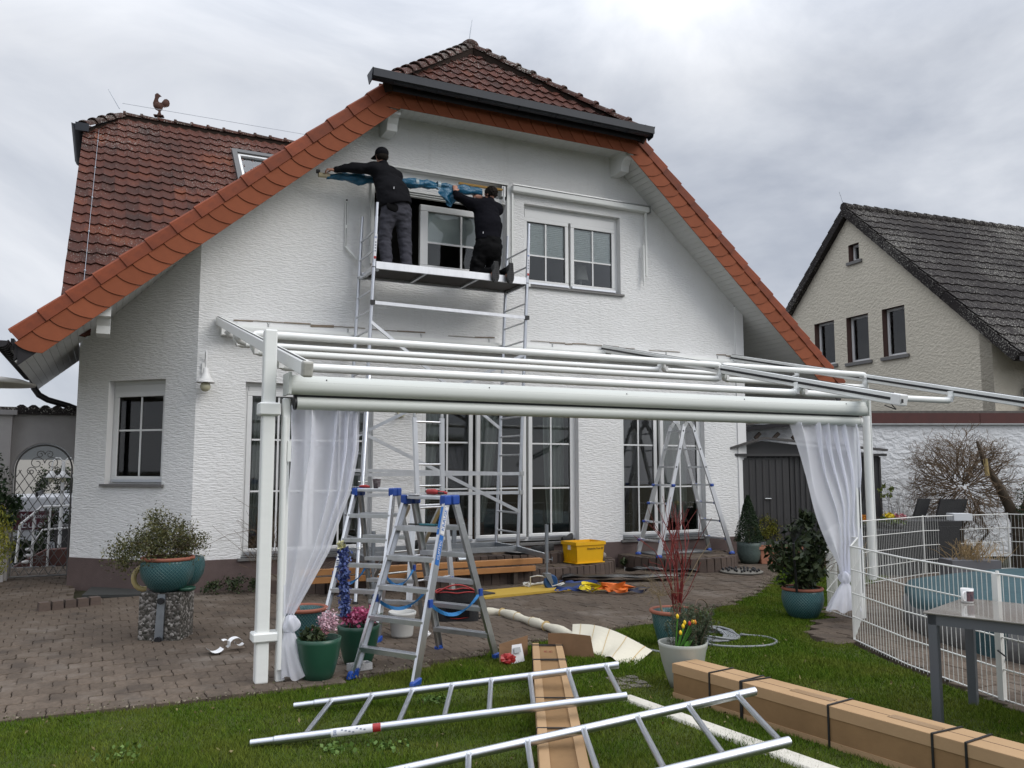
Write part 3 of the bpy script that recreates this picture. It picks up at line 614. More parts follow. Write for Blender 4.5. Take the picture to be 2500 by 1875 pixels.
main = tiles((-1.72, .2, 9.03 - K * 6.9), (0, c41, s41), (0, -s41, c41), 30, 27, lambda c: c.y < 7.05 and c.y > c.x + 2.2 and c.x > -1.7 + max(0, (c.y - 6.3) * .85) - .1, 0)
main.sort(key=lambda t: t[0].x * .9 + (t[0].y - 7) * .0 + (0 if t[0].y > t[0].x + 2.7 else 50))
put_tiles(hipL + main, 300, roof)
# ridge and hip caps
def cap_mb():
    mb = MB(); n = 8; L = .40
    def ring(y, r, dz): return [(r * cos(pi * i / n), y, r * .85 * sin(pi * i / n) - .035 + dz) for i in range(n + 1)]
    A = ring(0, .125, .012) + ring(.05, .125, .012) + ring(.06, .112, 0) + ring(L, .100, -.012)
    mb.add(A, [(r * (n + 1) + i, r * (n + 1) + i + 1, (r + 1) * (n + 1) + i + 1, (r + 1) * (n + 1) + i) for r in range(3) for i in range(n)], True)
    I = ring(0, .125, .012) + ring(0, .105, .008); mb.add(I, [(i, i + 1, n + 2 + i, n + 1 + i) for i in range(n)]); return mb
CME = mesh_of(cap_mb(), 'ridge_tile', TILER)
def caps(a, b, pitch=.335):
    a = Vector(a); b = Vector(b); d = (b - a); n = int(d.length / pitch); d.normalize()
    x = d.cross(Vector((0, 0, 1))).normalized(); z = x.cross(d).normalized()
    for k in range(n):
        p = a + d * (k * pitch); M = Matrix(((x.x, d.x, z.x, p.x), (x.y, d.y, z.y, p.y), (x.z, d.z, z.z, p.z), (0, 0, 0, 1)))
        place(CME, 'ridge_tile', M @ Matrix.Rotation(random.uniform(-.02, .02), 4, 'Z'), roof)
caps((2.36, -.78, 7.22), (XC - .05, 1.45, 9.24)); caps((6.80, -.78, 7.22), (XC + .05, 1.45, 9.24))
caps((-1.74, 6.05, 8.36), (-1.03, 7.1, 9.12)); caps((-1.03, 7.1, 9.10), (XC, 7.1, 9.10)); caps((XC, 1.4, 9.26), (XC, 7, 9.24))
mb = MB().ball((XC, 1.5, 9.24), .17, 12, (1, 1, .8)); build(mb, 'ridge_knob', TILER, roof)
for a_, b_ in (((2.36, -.74, 7.14), (XC, 1.45, 9.17)), ((6.80, -.74, 7.14), (XC, 1.45, 9.17)), ((-1.7, 6.2, 8.28), (-1.03, 7.1, 9.04)), ((-1.03, 7.08, 9.03), (XC, 7.08, 9.03))): build(MB().beam((a_[0], a_[1], a_[2] - .05), (b_[0], b_[1], b_[2] - .05), .12, .14), 'ridge_mortar', mat('ridge_mortar_brown', (.028, .02, .016), .95, spec=.1), roof)
# verge: capping tiles above, hanging tiles below
def verge_side(sgn):
    """sgn -1: left slope, +1: right slope"""
    pv = build(MB().add([(XC + sgn * a, -.575, zt(XC + sgn * a) - b) for a, b in ((2.3, .16), (6.62, .16), (6.62, .5), (2.3, .5))] + [(XC + sgn * a, -.555, zt(XC + sgn * a) - b) for a, b in ((2.3, .16), (6.62, .16), (6.62, .5), (2.3, .5))],
        [(0, 1, 2, 3), (4, 5, 6, 7), (0, 1, 5, 4), (2, 3, 7, 6)]), 'verge', GUTB, house)
    u = Vector((-sgn * c41, 0, s41)); dn = Vector((-sgn * -s41 * -1, 0, -c41)) if False else Vector((-sgn * s41, 0, -c41)) * 1.0
    # u: up the slope; dn: square to it, downwards into the gable
    dn = Vector((-sgn * s41, 0, -c41)); yv = Vector((0, -1, 0))
    def FM(p): return Matrix(((u.x, yv.x, -dn.x, p.x), (u.y, yv.y, -dn.y, p.y), (u.z, yv.z, -dn.z, p.z), (0, 0, 0, 1)))
    # capping tile: local x up slope, y outwards, z square off the roof
    L = .40; t = MB()
    def sec(x, e): return [(x, .012 + e, -.155), (x, .028 + e, -.15), (x, .03 + e, -.02 + e), (x, .012 + e, .0 + e), (x, -.24, .008 + e), (x, -.24, -.012 + e), (x, .008 + e, -.022 + e)]
    a, b_ = sec(0, .016), sec(L, .0); t.add(a + b_, [(i, (i + 1) % 7, (i + 1) % 7 + 7, i + 7) for i in range(7)] + [tuple(range(7)), tuple(range(13, 6, -1))])
    cm = mesh_of(t, 'verge_capping_tile', TERRA)
    p0 = Vector((XC + sgn * 6.72, -.585, zt(XC + sgn * 6.72))); n = 16
    for k in range(n):
        if k == n - 1: pass
        place(cm, 'verge_capping_tile', FM(p0 + u * (k * .3765)) @ Matrix.Rotation(random.uniform(-.006, .006), 4, 'Y'), pv)
    H = .27; P = .232; m_ = 5; t = MB()
    arc = [(.55 * H * (i / m_) ** 2.0, -H * i / m_) for i in range(m_ + 1)]
    e = .004; pl1 = [(x + e, z) for x, z in arc] + [(x + P, z) for x, z in reversed(arc)]
    fr = [(x, .026 - .012 * (x / P), z) for x, z in pl1]; bk = [(x, .0, z) for x, z in pl1]; q = len(pl1)
    fs = [(i, i + 1, q - 2 - i, q - 1 - i) for i in range(m_)]
    t.add(fr + bk, fs + [(i, (i + 1) % q, (i + 1) % q + q, i + q) for i in range(q)])
    hm = mesh_of(t, 'verge_hanging_tile', TERRAD)
    p0 = Vector((XC + sgn * 6.62, -.585, zt(XC + sgn * 6.62) - .155 / c41 * .98)); n = 24 if sgn < 0 else 24
    for k in range(n + 1): place(hm, 'verge_hanging_tile', FM(p0 + u * (k * P - .05)), pv)
    return pv
verge_side(-1); verge_side(1)
for xx, zz in ((2.44, 7.0), (6.74, 7.0)): build(MB().prism([(xx - .19, -.598, zz - .13), (xx + .16, -.598, zz - .14), (xx + .2, -.598, zz + .2), (xx - .16, -.598, zz + .19)], (0, .018, 0)), 'verge_hip_tile', TERRAD, house)
pv = build(MB().box(2.5, -.575, 6.9, 6.66, -.555, 7.2), 'verge', GUTB, house)
H = .31; P = .235; m_ = 5; t = MB(); arc = [(.5 * H * (i / m_) ** 2.0, -H * i / m_) for i in range(m_ + 1)]
pl1 = [(x + .004, z) for x, z in arc] + [(x + P, z) for x, z in reversed(arc)]; q = len(pl1)
t.add([(x, -.026 + .012 * (x / P), z) for x, z in pl1] + [(x, 0, z) for x, z in pl1], [(i, i + 1, q - 2 - i, q - 1 - i) for i in range(m_)] + [(i, (i + 1) % q, (i + 1) % q + q, i + q) for i in range(q)])
hm = mesh_of(t, 'verge_hanging_tile', TERRAD)
for k in range(18): place(hm, 'verge_hanging_tile', Matrix.Translation((2.36 + k * P, -.58, 7.19)), pv)
# soffit boards
def soffit(name): return build(MB().box(XC - .01, -.4, 7.08, XC + .01, -.3, 7.09), name, SOFF, house)
sf = soffit('soffit')
def board(L): return mesh_of(MB().box(.003, -L, 0, .099, 0, .012), 'soffit_board', SOFF)
b56 = board(.56)
for sgn in (-1, 1):
    u = Vector((-sgn * c41, 0, s41)); nn = Vector((sgn * s41 * 1, 0, c41)); off = .44
    for k in range(66):
        x = XC + sgn * 6.64 - sgn * c41 * .1 * k
        if abs(x - XC) < 1.93: break
        xm = x - sgn * c41 * .05
        yb = 0.0
        if sgn < 0 and xm < 0: yb = -xm if xm > -1.45 else 3.25
        if sgn > 0 and xm > 9.4: yb = 3.0
        p = Vector((x, yb, zt(x) - off)); me = b56 if yb == 0 else board(.56 + yb)
        ex = u; ey = Vector((0, 1, 0)); ez = ex.cross(ey)
        place(me, 'soffit_board', Matrix(((ex.x, ey.x, ez.x, p.x), (ex.y, ey.y, ez.y, p.y), (ex.z, ey.z, ez.z, p.z), (0, 0, 0, 1))), sf)
for k in range(41): place(b56, 'soffit_board', Matrix.Translation((2.54 + .1 * k, 0, 6.99)), sf)
# gutters
def gutter(a, b, r, name='gutter', m=GUT, shape='half', ends=0):
    a = Vector(a); b = Vector(b); d = (b - a).normalized(); s_ = d.cross(Vector((0, 0, 1))).normalized(); mb = MB(); n = 8
    def ring(p, rr): return [p + s_ * (rr * cos(pi + pi * i / n)) + Vector((0, 0, rr * sin(pi + pi * i / n))) for i in range(n + 1)]
    A = ring(a, r) + ring(b, r); mb.add(A, [(i, i + 1, n + 2 + i, n + 1 + i) for i in range(n)], True)
    A = ring(a, r - .006) + ring(b, r - .006); mb.add(A, [(i, n + 1 + i, n + 2 + i, i + 1) for i in range(n)], True)
    for p in (a, b): mb.quad(*ring(p, r))
    for sg in (-1, 1): mb.tube([a + s_ * r * sg, b + s_ * r * sg], .011, 6)
    return build(mb, name, m, house)
g = gutter((2.08, -.87, 7.20), (6.82, -.87, 7.20), .11)
m = MB()
for k in range(7): x = 2.4 + k * .66; m.tube([(x + .112 * 0, -.87 + .113 * cos(pi + pi * i / 8), 7.2 + .113 * sin(pi + pi * i / 8)) for i in range(9)], .007, 5)
m.hexa([(2.08, -.99, 7.1), (6.82, -.99, 7.1), (6.82, -.982, 7.1), (2.08, -.982, 7.1), (2.08, -.99, 7.215), (6.82, -.99, 7.215), (6.82, -.982, 7.215), (2.08, -.982, 7.215)])
m.prism([(2.08, -.99, 7.22), (2.08, -.70, 7.22), (2.08, -.80, 7.04), (2.08, -.93, 7.06)], (-.012, 0, 0)); m.prism([(6.82, -.99, 7.22), (6.82, -.70, 7.22), (6.82, -.80, 7.04), (6.82, -.93, 7.06)], (.012, 0, 0))
build(m, 'gutter_band', GUT, g)
g = gutter((-2.19, -.86, 3.10), (-2.19, 3.3, 3.10), .075, m=GUTB)
for k in range(24): y = -.8 + k * .17; build(MB().tube([(-2.19 + .08 * cos(pi + pi * i / 8), y, 3.10 + .08 * sin(pi + pi * i / 8)) for i in range(9)], .008, 5), 'gutter_bracket', GUTB, g)
m = MB().tube([(-2.1, 2.6, 3.06), (-2.1, 2.6, 2.98)], [.055, .05]).tube([(-2.1, 2.6, 2.99), (-2.07, 2.6, 2.85), (-2.0, 2.6, 2.75), (-1.88, 2.6, 2.68), (-1.6, 2.62, 2.60), (-1.4, 2.65, 2.52)], .045, 12) if True else MB().tube([(-2.19, 1.35, 3.06), (-2.19, 1.35, 2.98)], [.055, .05]).tube([(-2.19, 1.35, 2.99), (-2.16, 1.38, 2.85), (-2.1, 1.42, 2.75), (-1.98, 1.47, 2.66), (-1.7, 1.55, 2.57), (-1.4, 1.65, 2.48)], .045, 12)
build(m, 'downpipe', GUTB, g)
build(MB().box(-2.12, -.55, 3.03, -2.085, 3.3, 3.17), 'fascia', GUTB, house)
g = gutter((-1.82, 6.0, 8.34), (-1.82, 8.3, 8.34), .1); build(MB().box(-1.86, 5.95, 8.20, -1.62, 6.0, 8.36), 'gutter_end', GUT, g)
# purlin brackets under the verge
def bracket(x, ztop, w=.16):
    prof = [(0, ztop + .15), (-.50, ztop + .15), (-.50, ztop - .10), (-.42, ztop - .12), (-.36, ztop - .20), (-.34, ztop - .30), (0, ztop - .30)]
    o = build(MB().prism([(x - w / 2, y, z) for y, z in prof], (w, 0, 0)), 'purlin_end', mat('white_gloss_timber', (.74, .75, .74), .4), house); bevel(o, .004, 1)
bracket(2.56, 6.92); bracket(6.66, 6.94); bracket(-1.15, 3.62)
# metal wire on the left verge of the roof
m = MB(); pts = [(-1.45, y, fm(0, y) + .11) for y in np.linspace(1.0, 6.3, 12)]; m.tube(pts, .004, 5); m.tube([(-1.05, 6.9, 9.27), (4.4, 6.9, 9.27)], .005, 5)
for p in pts[::2]: m.ball(p, .02, 6)
tag(one(m, 'lightning_wire', ZINC, 'thin lightning conductor wire running along the ridge and down the left roof edge', 'wire'))
for nm, p, q, lb in (('lightning_rod', (-1.10, 7.0, 9.18), (-1.33, 7.1, 9.6), 'short lightning rod leaning left beside the rooster on the far ridge'), ('lightning_rod', (4.56, 1.5, 9.35), (4.62, 1.5, 9.78), 'upright lightning rod on the peak of the nearer hipped roof')):
    one(MB().tube([p, q], [.009, .005], 6), nm, ZINC, lb, 'lightning rod')
# rooster on the ridge (rusty sheet steel silhouette with a bulged body)
rc = thing('rooster_figure', 'rusty metal rooster standing on the roof ridge, tail to the right', 'rooster', (-.33, 7.05, 9.19), radians(-14))
rc.scale = (.82, .82, .82)
prof = [(-.06, 0), (-.02, .09), (-.02, .13), (-.10, .17), (-.15, .25), (-.16, .34), (-.135, .42), (-.115, .50), (-.125, .53), (-.11, .555), (-.125, .575), (-.09, .585), (-.095, .61), (-.065, .60), (-.05, .62), (-.03, .595), (-.01, .58), (.02, .555), (.045, .525), (.01, .525), (-.015, .50), (-.035, .45), (-.03, .40), (.0, .365), (.05, .36), (.075, .40), (.12, .46), (.18, .47), (.235, .43), (.255, .36), (.24, .29), (.20, .255), (.185, .27), (.165, .235), (.15, .255), (.13, .23), (.11, .255), (.085, .22), (.075, .17), (.04, .14), (.04, .09), (.08, 0)]
m = MB().prism([(x, -.012, z) for x, z in prof], (0, .024, 0)); build(m, 'body', RUST, rc, False)
m = MB().ball((-.04, 0, .28), .10, 10, (1, .4, 1)); m.ball((.15, 0, .36), .09, 10, (1, .3, 1)); build(m, 'breast', RUST, rc, False)
build(MB().box(-.12, -.08, -.02, .12, .08, .005), 'base_plate', RUST, rc, False)
# skylight on the main roof
def on_main(x, t, h=0):  # t: distance up the slope from y=.2
    y = .2 + t * c41; return Vector((x, y, 9.03 - K * (7.1 - y))) + Vector((0, -s41, c41)) * h
sk = build(MB(), 'skylight', GUTB, house); m = MB()
x0, x1, t0, t1 = 1.08, 2.6, 6.15, 8.1
def obx(m, a, b, c, d, h0, h1):
    return m.hexa([on_main(x, t, h) for h in (h0, h1) for x, t in ((a, c), (b, c), (b, d), (a, d))])
SKF = mat('skylight_cover', (.06, .058, .056), .5, .1)
for q in ((x0, x1, t1 - .16, t1), (x0, x0 + .1, t0, t1 - .16), (x1 - .1, x1, t0, t1 - .16), (x0, x1, t0 - .1, t0)): obx(m, *q, 0, .14)
build(m, 'frame', SKF, sk); m = MB()
for q in ((x0 + .1, x0 + .16, t0, t1 - .16), (x1 - .16, x1 - .1, t0, t1 - .16), (x0 + .16, x1 - .16, t1 - .24, t1 - .16)): obx(m, *q, .05, .10)
build(m, 'sash', PVC, sk); build(obx(MB(), x0 + .16, x1 - .16, t0, t1 - .24, .055, .06), 'pane', GLASSN, sk)
build(obx(MB(), x0 + .12, x1 - .12, t0, t1 - .2, .02, .03), 'lining', BLINDS, sk)
# snap ties beside terrace: wall lamp
wl = thing('wall_lamp', 'white enamel bell shaped lamp on the house corner', 'lamp', (.1, -.16, 2.78), 0)
m = MB().lathe([(.012, .20), (.035, .19), (.04, .14), (.055, .10), (.09, .03), (.125, .0), (.12, -.005), (.05, .09), (.02, .14)], n=20); build(m, 'shade', WHITE, wl, False)
m = MB().ball((0, 0, -.055), .068, 14); build(m, 'globe', BULB, wl, False)
m = MB().tube([(0, .15, .2), (0, .13, .33), (0, .08, .41), (0, .02, .42), (0, 0, .36), (0, 0, .19)], .012, 8); m.lathe([(.001, 0), (.05, .005), (.05, .02), (.001, .03)], n=12); m2 = MB().box(-.04, .13, .12, .04, .15, .28); m.add(m2.v, m2.f); build(m, 'arm', WHITE, wl, False)
# two-headed spotlight partly hidden between the door groups
sl = thing('motion_spotlight', 'small cream outdoor spotlight on the wall between the patio doors', 'lamp', (2.86, -.02, 2.44))
build(MB().box(-.05, -.03, -.03, .05, .015, .05), 'mount', BULB, sl, False); build(MB().tube([(-.03, -.03, 0), (-.06, -.11, -.04)], [.02, .035], 10).tube([(.16, -.02, .06), (.2, -.1, .02)], [.02, .03], 10), 'lamp_head', BULB, sl, False)
# ------------------------------------------------------------------ terrace steps with palisade edging
PAL = mesh_of(MB().add(*(lambda r, n: ([(r * cos(2 * pi * i / n + .3), r * .8 * sin(2 * pi * i / n + .3), z) for z in (0, .96) for i in range(n)] + [(r * .8 * cos(2 * pi * i / n + .3), r * .62 * sin(2 * pi * i / n + .3), 1) for i in range(n)],
    [(i, (i + 1) % n, (i + 1) % n + n, i + n) for i in range(n)] + [(i + n, (i + 1) % n + n, (i + 1) % n + 2 * n, i + 2 * n) for i in range(n)] + [tuple(range(2 * n, 3 * n))]))(.072, 8)), 'palisade_stone', KERB)
PALB = mesh_of(MB().hexa([(-.063, -.06, 0), (.063, -.06, 0), (.058, .06, 0), (-.058, .06, 0), (-.055, -.05, 1), (.055, -.05, 1), (.052, .055, 1), (-.052, .055, 1)]), 'palisade_stone', KERB)
def step(name, label, path, z, kind=PALB, top=True, pav=True):
    """path: list of (x, y) along the front edge"""
    t = thing(name, label, 'steps', (path[0][0], path[0][1], 0)); P = [Vector((x, y, 0)) for x, y in path]
    mb = MB(); n = len(P); a = [(p.x, p.y + .04, 0) for p in P]; a2 = a + [(P[-1].x, -.013, 0), (P[0].x, -.013, 0)]
    mb.prism([(x, y, .0) for x, y, _ in a2], (0, 0, z - .012)); build(mb, 'core', KERB, t)
    d = 0; i = 0; L = [0]
    for q in range(1, n): L.append(L[-1] + (P[q] - P[q - 1]).length)
    s = .06
    while s < L[-1]:
        q = max(k for k in range(n) if L[k] <= s); q = min(q, n - 2); f = (s - L[q]) / (L[q + 1] - L[q]); p = P[q].lerp(P[q + 1], f); tn = (P[q + 1] - P[q]).normalized()
        M = Matrix.Translation((p.x, p.y, -.02)) @ Matrix.Rotation(atan2(tn.y, tn.x) + random.uniform(-.05, .05), 4, 'Z') @ Matrix.Diagonal((1, 1, z + .02 + random.uniform(-.008, .008), 1))
        place(kind, 'palisade_stone', M, t); s += .127
    if pav:
        xs = [p.x for p in P]; x = min(xs) + .1; k = 0
        poly = a2
        while x < max(xs):
            y = -.12
            while y > min(p.y for p in P):
                if inpoly(x, y - .06, [(c[0], c[1]) for c in poly]) and inpoly(x + .08, y - .06, [(c[0], c[1]) for c in poly]) and inpoly(x, y - .13, [(c[0], c[1]) for c in poly]):
                    place(PAVS, 'paver', Matrix.Translation((x, y + (.05 if k % 2 else 0), z - .016 + random.uniform(-.003, .003))), t)
                y -= .2
            x += .168; k += 1
    return t
PAVS = mesh_of(MB().hexa([(-.08, -.096, 0), (.08, -.096, 0), (.08, .096, 0), (-.08, .096, 0), (-.075, -.09, .02), (.075, -.09, .02), (.075, .09, .02), (-.075, .09, .02)]), 'paver', PAVE)
def arcpath(cx, r, ry, a0, a1, n=16): return [(cx + r * cos(radians(a0 + (a1 - a0) * i / n)), ry * sin(radians(a0 + (a1 - a0) * i / n))) for i in range(n + 1)]
low = [(.95, -.1), (.95, -.45)] + [(1.1, -.6), (1.6, -.9), (2.4, -1.0), (4.9, -1.0)] + [(4.9 + 1.5 * sin(radians(a)), -1.0 * cos(radians(a))) for a in (15, 30, 45, 60, 72, 84)]
step('terrace_step', 'lower brown palisade step in front of the patio doors, under the timber beams', low, .2)
step('terrace_step', 'upper brown palisade step directly below the middle patio doors', [(2.9, -.1), (2.9, -.45), (5.1, -.5)] + [(5.1 + .5 * sin(radians(a)), -.5 * cos(radians(a))) for a in (20, 40, 60, 80)], .36)
step('terrace_step', 'half-round brown palisade step in front of the right patio door', [(7.65 + 1.0 * cos(radians(a)), 1.22 * sin(radians(a))) for a in np.linspace(183, 357, 24)], .235)
one(MB().box(7.0, -.5, .245, 8.2, -.03, .262), 'door_threshold_plate', mat('grey_grating', (.14, .145, .15), .5, .4), 'grey metal door mat grating on the half-round step', 'door mat')
# basement light-well and kerb stones left of the chamfered corner
t = thing('light_well', 'dark basement light well with a low brown stone kerb beside the house corner', 'light well', (-1.1, .5, 0))
build(MB().prism([(-1.25, .3, .0), (-.15, -.12, .0), (-.3, .35, .0), (-1.15, 1.1, .0)], (0, 0, .035)), 'grating', mat('dark_grating', (.035, .036, .034), .8), t)
for k in range(5):
    place(PALB, 'kerb_stone', Matrix.Translation((-1.62 + .13 * k, -.75 + .05 * k, 0)) @ Matrix.Rotation(.3, 4, 'Z') @ Matrix.Diagonal((1, 1, .12, 1)), t)
# ------------------------------------------------------------------ awning frame
def zr(y): return 3.65 + .222 * y
aw = thing('patio_awning', 'white aluminium terrace awning frame, dismantled, reaching from the house wall over the terrace', 'awning frame', (0, 0, 0))
m = MB(); m.box(.28, -.16, 3.44, 6.36, -.015, 3.56); m.box(6.46, -.16, 3.44, 9.12, -.015, 3.56); m.box(.3, -.10, 3.56, 9.1, -.015, 3.60)
build(m, 'wall_case', ALUW, aw)
for k in range(8):
    x = .9 + k * 1.12; build(MB().tube([(x, -.10, 3.60), (x, -.10, 3.635)], .012, 6).ball((x, -.10, 3.64), .018, 6), 'fixing_bolt', ALUD, aw)
def rail(x, y1, w=.07, h=.11, two=True):
    r = build(MB().beam((x, -.02, zr(-.02)), (x, y1, zr(y1)), w, h), 'guide_rail', ALUW, aw); bevel(r, .008, 1)
    n = Vector((0, -.222, 1)).normalized() * (h / 2)
    m = MB()
    p, q = Vector((x, -.03, zr(-.03))), Vector((x, y1 + .02, zr(y1 + .02)))
    m.beam(p + n + Vector((-.012, 0, .002)), q + n + Vector((-.012, 0, .002)), .018, .008)
    if two: m.beam(p + n * 0 + Vector((-w / 2 - .003, 0, .0)), q + Vector((-w / 2 - .003, 0, 0)), .006, .028, (0, -.2, 1))
    build(m, 'brush_seal', DARKP, r)
    return r
r1 = rail(.25, -5.72, two=False); rail_m = rail(6.4, -5.75, w=.09, h=.12); rail_r = rail(9.15, -8.6, w=.09, h=.12)
o = build(MB().beam((.25, -5.7, zr(-5.7)), (.25, -5.78, zr(-5.78)), .078, .118), 'end_cap', mat('dirty_white_cap', (.5, .49, .45), .6, var=.6, vscale=14), r1); bevel(o, .015, 2)
o = build(MB().beam((6.4, -5.74, zr(-5.74)), (6.4, -5.86, zr(-5.86)), .12, .12), 'end_cap', WHITE, rail_m); bevel(o, .012, 2)
build(MB().box(6.36, -5.87, zr(-5.8) - .04, 6.38, -5.862, zr(-5.8) + .0), 'cap_slot', DARKP, rail_m)
m = MB().tube([(6.4, -5.7, zr(-5.7) - .06), (6.42, -5.74, zr(-5.7) - .12), (6.42, -5.6, zr(-5.6) - .09)], .006, 5); build(m, 'cable', DARKP, rail_m)
def xtube(x0, x1, y, z, zl=None, r=.040, e0=True, e1=True):
    """round bar along x whose bent ends run up or down to the rails"""
    zl = zl or zr(y); s = .06
    pts = ([(x0, y, zl), (x0, y, z + (zl - z) * .35), (x0 + .02, y, z + (zl - z) * .1), (x0 + .06, y, z)] if e0 else [(x0, y, z)]) + ([(x1 - .06, y, z), (x1 - .02, y, z + (zl - z) * .1), (x1, y, z + (zl - z) * .35), (x1, y, zl)] if e1 else [(x1, y, z)])
    b = build(MB().tube(pts, r, 14), 'crossbar', ALUW, aw); return b
for (y, z) in ((-3.0, 3.035), (-1.64, 3.11), (-3.0, 2.845), (-4.4, 2.545)):
    xtube(.28, 6.37, y, z); xtube(6.43, 9.1, y, z)
    for x in (.3, 6.34, 6.47, 9.06): build(MB().box(x - .02, y - .045, z - .02, x + .02, y + .045, z + .055 if z < zr(y) else z - .05), 'bar_socket', WHITE, aw)
# support posts
m = MB(); m.box(.03, -5.205, .02, .128, -5.1, 2.74); o = build(m, 'front_post', ALUW, aw); bevel(o, .012, 2)
for q in ((.0, -5.23, 2.06, .165, -5.08, 2.16), (.0, -5.23, .33, .2, -5.08, .40)): o = build(MB().box(*q), 'post_bracket', ALUW, aw); bevel(o, .01, 1)
m = MB(); m.box(.185, -5.2, .02, .245, -5.13, 2.2); o = build(m, 'front_post', ALUW, aw); bevel(o, .008, 1)
m = MB().tube([(.20, -5.22, .12), (.20, -5.22, 2.05)], .02, 8); m.box(.22, -5.235, 1.7, .25, -5.2, 1.86); build(m, 'post_guide', ALUW, aw)
m = MB(); m.box(6.37, -5.22, .02, 6.44, -5.15, 2.2); o = build(m, 'front_post', ALUW, aw); m = MB().box(6.405, -5.226, .3, 6.415, -5.219, 2.15); build(m, 'post_groove', DARKP, o)
m = MB(); m.tube([(9.15, -2.95, .0), (9.15, -2.95, 2.9)], .055, 16); o = build(m, 'rear_post', ALUW, aw); build(MB().tube([(9.2, -2.99, .05), (9.2, -2.99, 2.8)], .012, 6), 'post_guide', ALUW, o)
# front cassette: box with rounded belly above a slim roller tube
def cprof(x):
    P = [(-5.29, 2.375), (-5.09, 2.39), (-5.09, 2.235), (-5.23, 2.225)] + [(-5.265 - .05 * sin(radians(a)), 2.276 - .05 * cos(radians(a))) for a in (10, 30, 50, 70, 90)] + [(-5.312, 2.31)]
    return [(x, y, z) for y, z in P]
A, B = cprof(.22), cprof(6.50); n = len(A)
mb = MB(); mb.add(A + B, [(i, (i + 1) % n, (i + 1) % n + n, i + n) for i in range(n)], True); mb.add(A, [tuple(range(n))]); mb.add(B, [tuple(reversed(range(n)))])
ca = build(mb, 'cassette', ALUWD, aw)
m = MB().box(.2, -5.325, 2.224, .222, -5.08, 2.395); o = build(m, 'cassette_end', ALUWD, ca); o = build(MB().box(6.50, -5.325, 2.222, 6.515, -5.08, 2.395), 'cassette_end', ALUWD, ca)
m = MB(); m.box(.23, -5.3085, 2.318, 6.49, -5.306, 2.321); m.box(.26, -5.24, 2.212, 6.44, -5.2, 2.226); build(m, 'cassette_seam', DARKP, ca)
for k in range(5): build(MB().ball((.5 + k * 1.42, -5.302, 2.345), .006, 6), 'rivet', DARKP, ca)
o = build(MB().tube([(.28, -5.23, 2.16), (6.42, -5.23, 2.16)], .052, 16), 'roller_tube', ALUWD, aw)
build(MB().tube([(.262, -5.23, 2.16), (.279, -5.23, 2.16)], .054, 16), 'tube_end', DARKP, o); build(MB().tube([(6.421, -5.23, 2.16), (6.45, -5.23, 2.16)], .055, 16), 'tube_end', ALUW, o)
# thin plaster snap tube stubs behind the left rail
for y in (-1.2, -2.1): build(MB().tube([(.33, y, zr(y) - .12), (.26, y, zr(y) - .10), (.22, y, zr(y) - .05)], .04, 10), 'bar_elbow', WHITE, aw)
# ------------------------------------------------------------------ sheer curtains tied in a knot
def curtain(name, label, L, R, zs, y0, knot, flare, nf, seed, yk=0):
    t = thing(name, label, 'curtain', (knot[0], y0, flare[-1][2])); ph = random.Random(seed).uniform(0, 6)
    def lerp(T, A_, v):
        for i in range(len(T) - 1):
            if v <= T[i + 1] or i == len(T) - 2: f = (v - T[i]) / (T[i + 1] - T[i]); f = f * f * (3 - 2 * f) if False else f; return A_[i] + (A_[i + 1] - A_[i]) * f
    T = [i / (len(zs) - 1) for i in range(len(zs))]
    def fn(u, v):
        a, b, z = lerp(T, L, v), lerp(T, R, v), lerp(T, zs, v); w = b - a
        f = nf * (u + .12 * sin(u * 5 + ph)); amp = (.045 + .03 * sin(v * 4 + ph)) * (1 - .55 * v)
        x = a + w * (u + .055 * sin(2 * pi * f) * (1 - v * .5)); y = y0 + amp * cos(2 * pi * f) + .025 * sin(v * 9 + u * 7 + ph) + yk * v
        return (x, y, z + .01 * sin(u * 30) * v)
    mb = MB().grid(fn, 110, 44); build(mb, 'drape', VOILE, t)
    kx, kz = knot; m = MB()
    def ks(u, v):
        th = 2 * pi * u; ph2 = pi * v; r = .058 * (1 + .22 * sin(3 * th + 4 * v) + .15 * sin(5 * th - 6 * v))
        return (kx + r * sin(ph2) * cos(th), y0 + yk + r * sin(ph2) * sin(th), kz + .07 * cos(ph2))
    m.grid(ks, 32, 16); build(m, 'knot', VOILE, t)
    def fl(u, v):
        i = v * (len(flare) - 1); k = min(int(i), len(flare) - 2); f = i - k; a = flare[k]; b = flare[k + 1]; x0 = a[0] + (b[0] - a[0]) * f; x1 = a[1] + (b[1] - a[1]) * f; z = a[2] + (b[2] - a[2]) * f
        th = 2 * pi * u; w = (x1 - x0) / 2; rr = w * (1 + .14 * v * sin(9 * th + ph) + .07 * sin(4 * th)); dep_ = .65
        return ((x0 + x1) / 2 + rr * cos(th), y0 + yk + rr * dep_ * sin(th), z + .018 * v * sin(5 * th + ph))
    build(MB().grid(fl, 72, 18), 'tail', VOILE, t); return t
curtain('sheer_curtain', 'sheer white curtain tied in a knot beside the tall front left post', [.27, .27, .25, .235, .225], [.82, .80, .74, .58, .30], [2.15, 1.8, 1.45, 1.0, .52], -5.17, (.285, .45), [(.24, .31, .40), (.21, .36, .28), (.22, .42, .14), (.235, .47, .05)], 5, 4, -.03)
curtain('sheer_curtain', 'sheer white curtain tied in a knot in front of the white wire fence corner', [5.38, 5.55, 5.72, 5.88, 6.08], [6.36, 6.42, 6.44, 6.40, 6.20], [2.13, 1.62, 1.22, .84, .52], -5.23, (6.14, .475), [(6.09, 6.19, .42), (6.02, 6.24, .34), (5.95, 6.28, .24), (5.90, 6.30, .15)], 5, 9, .0)
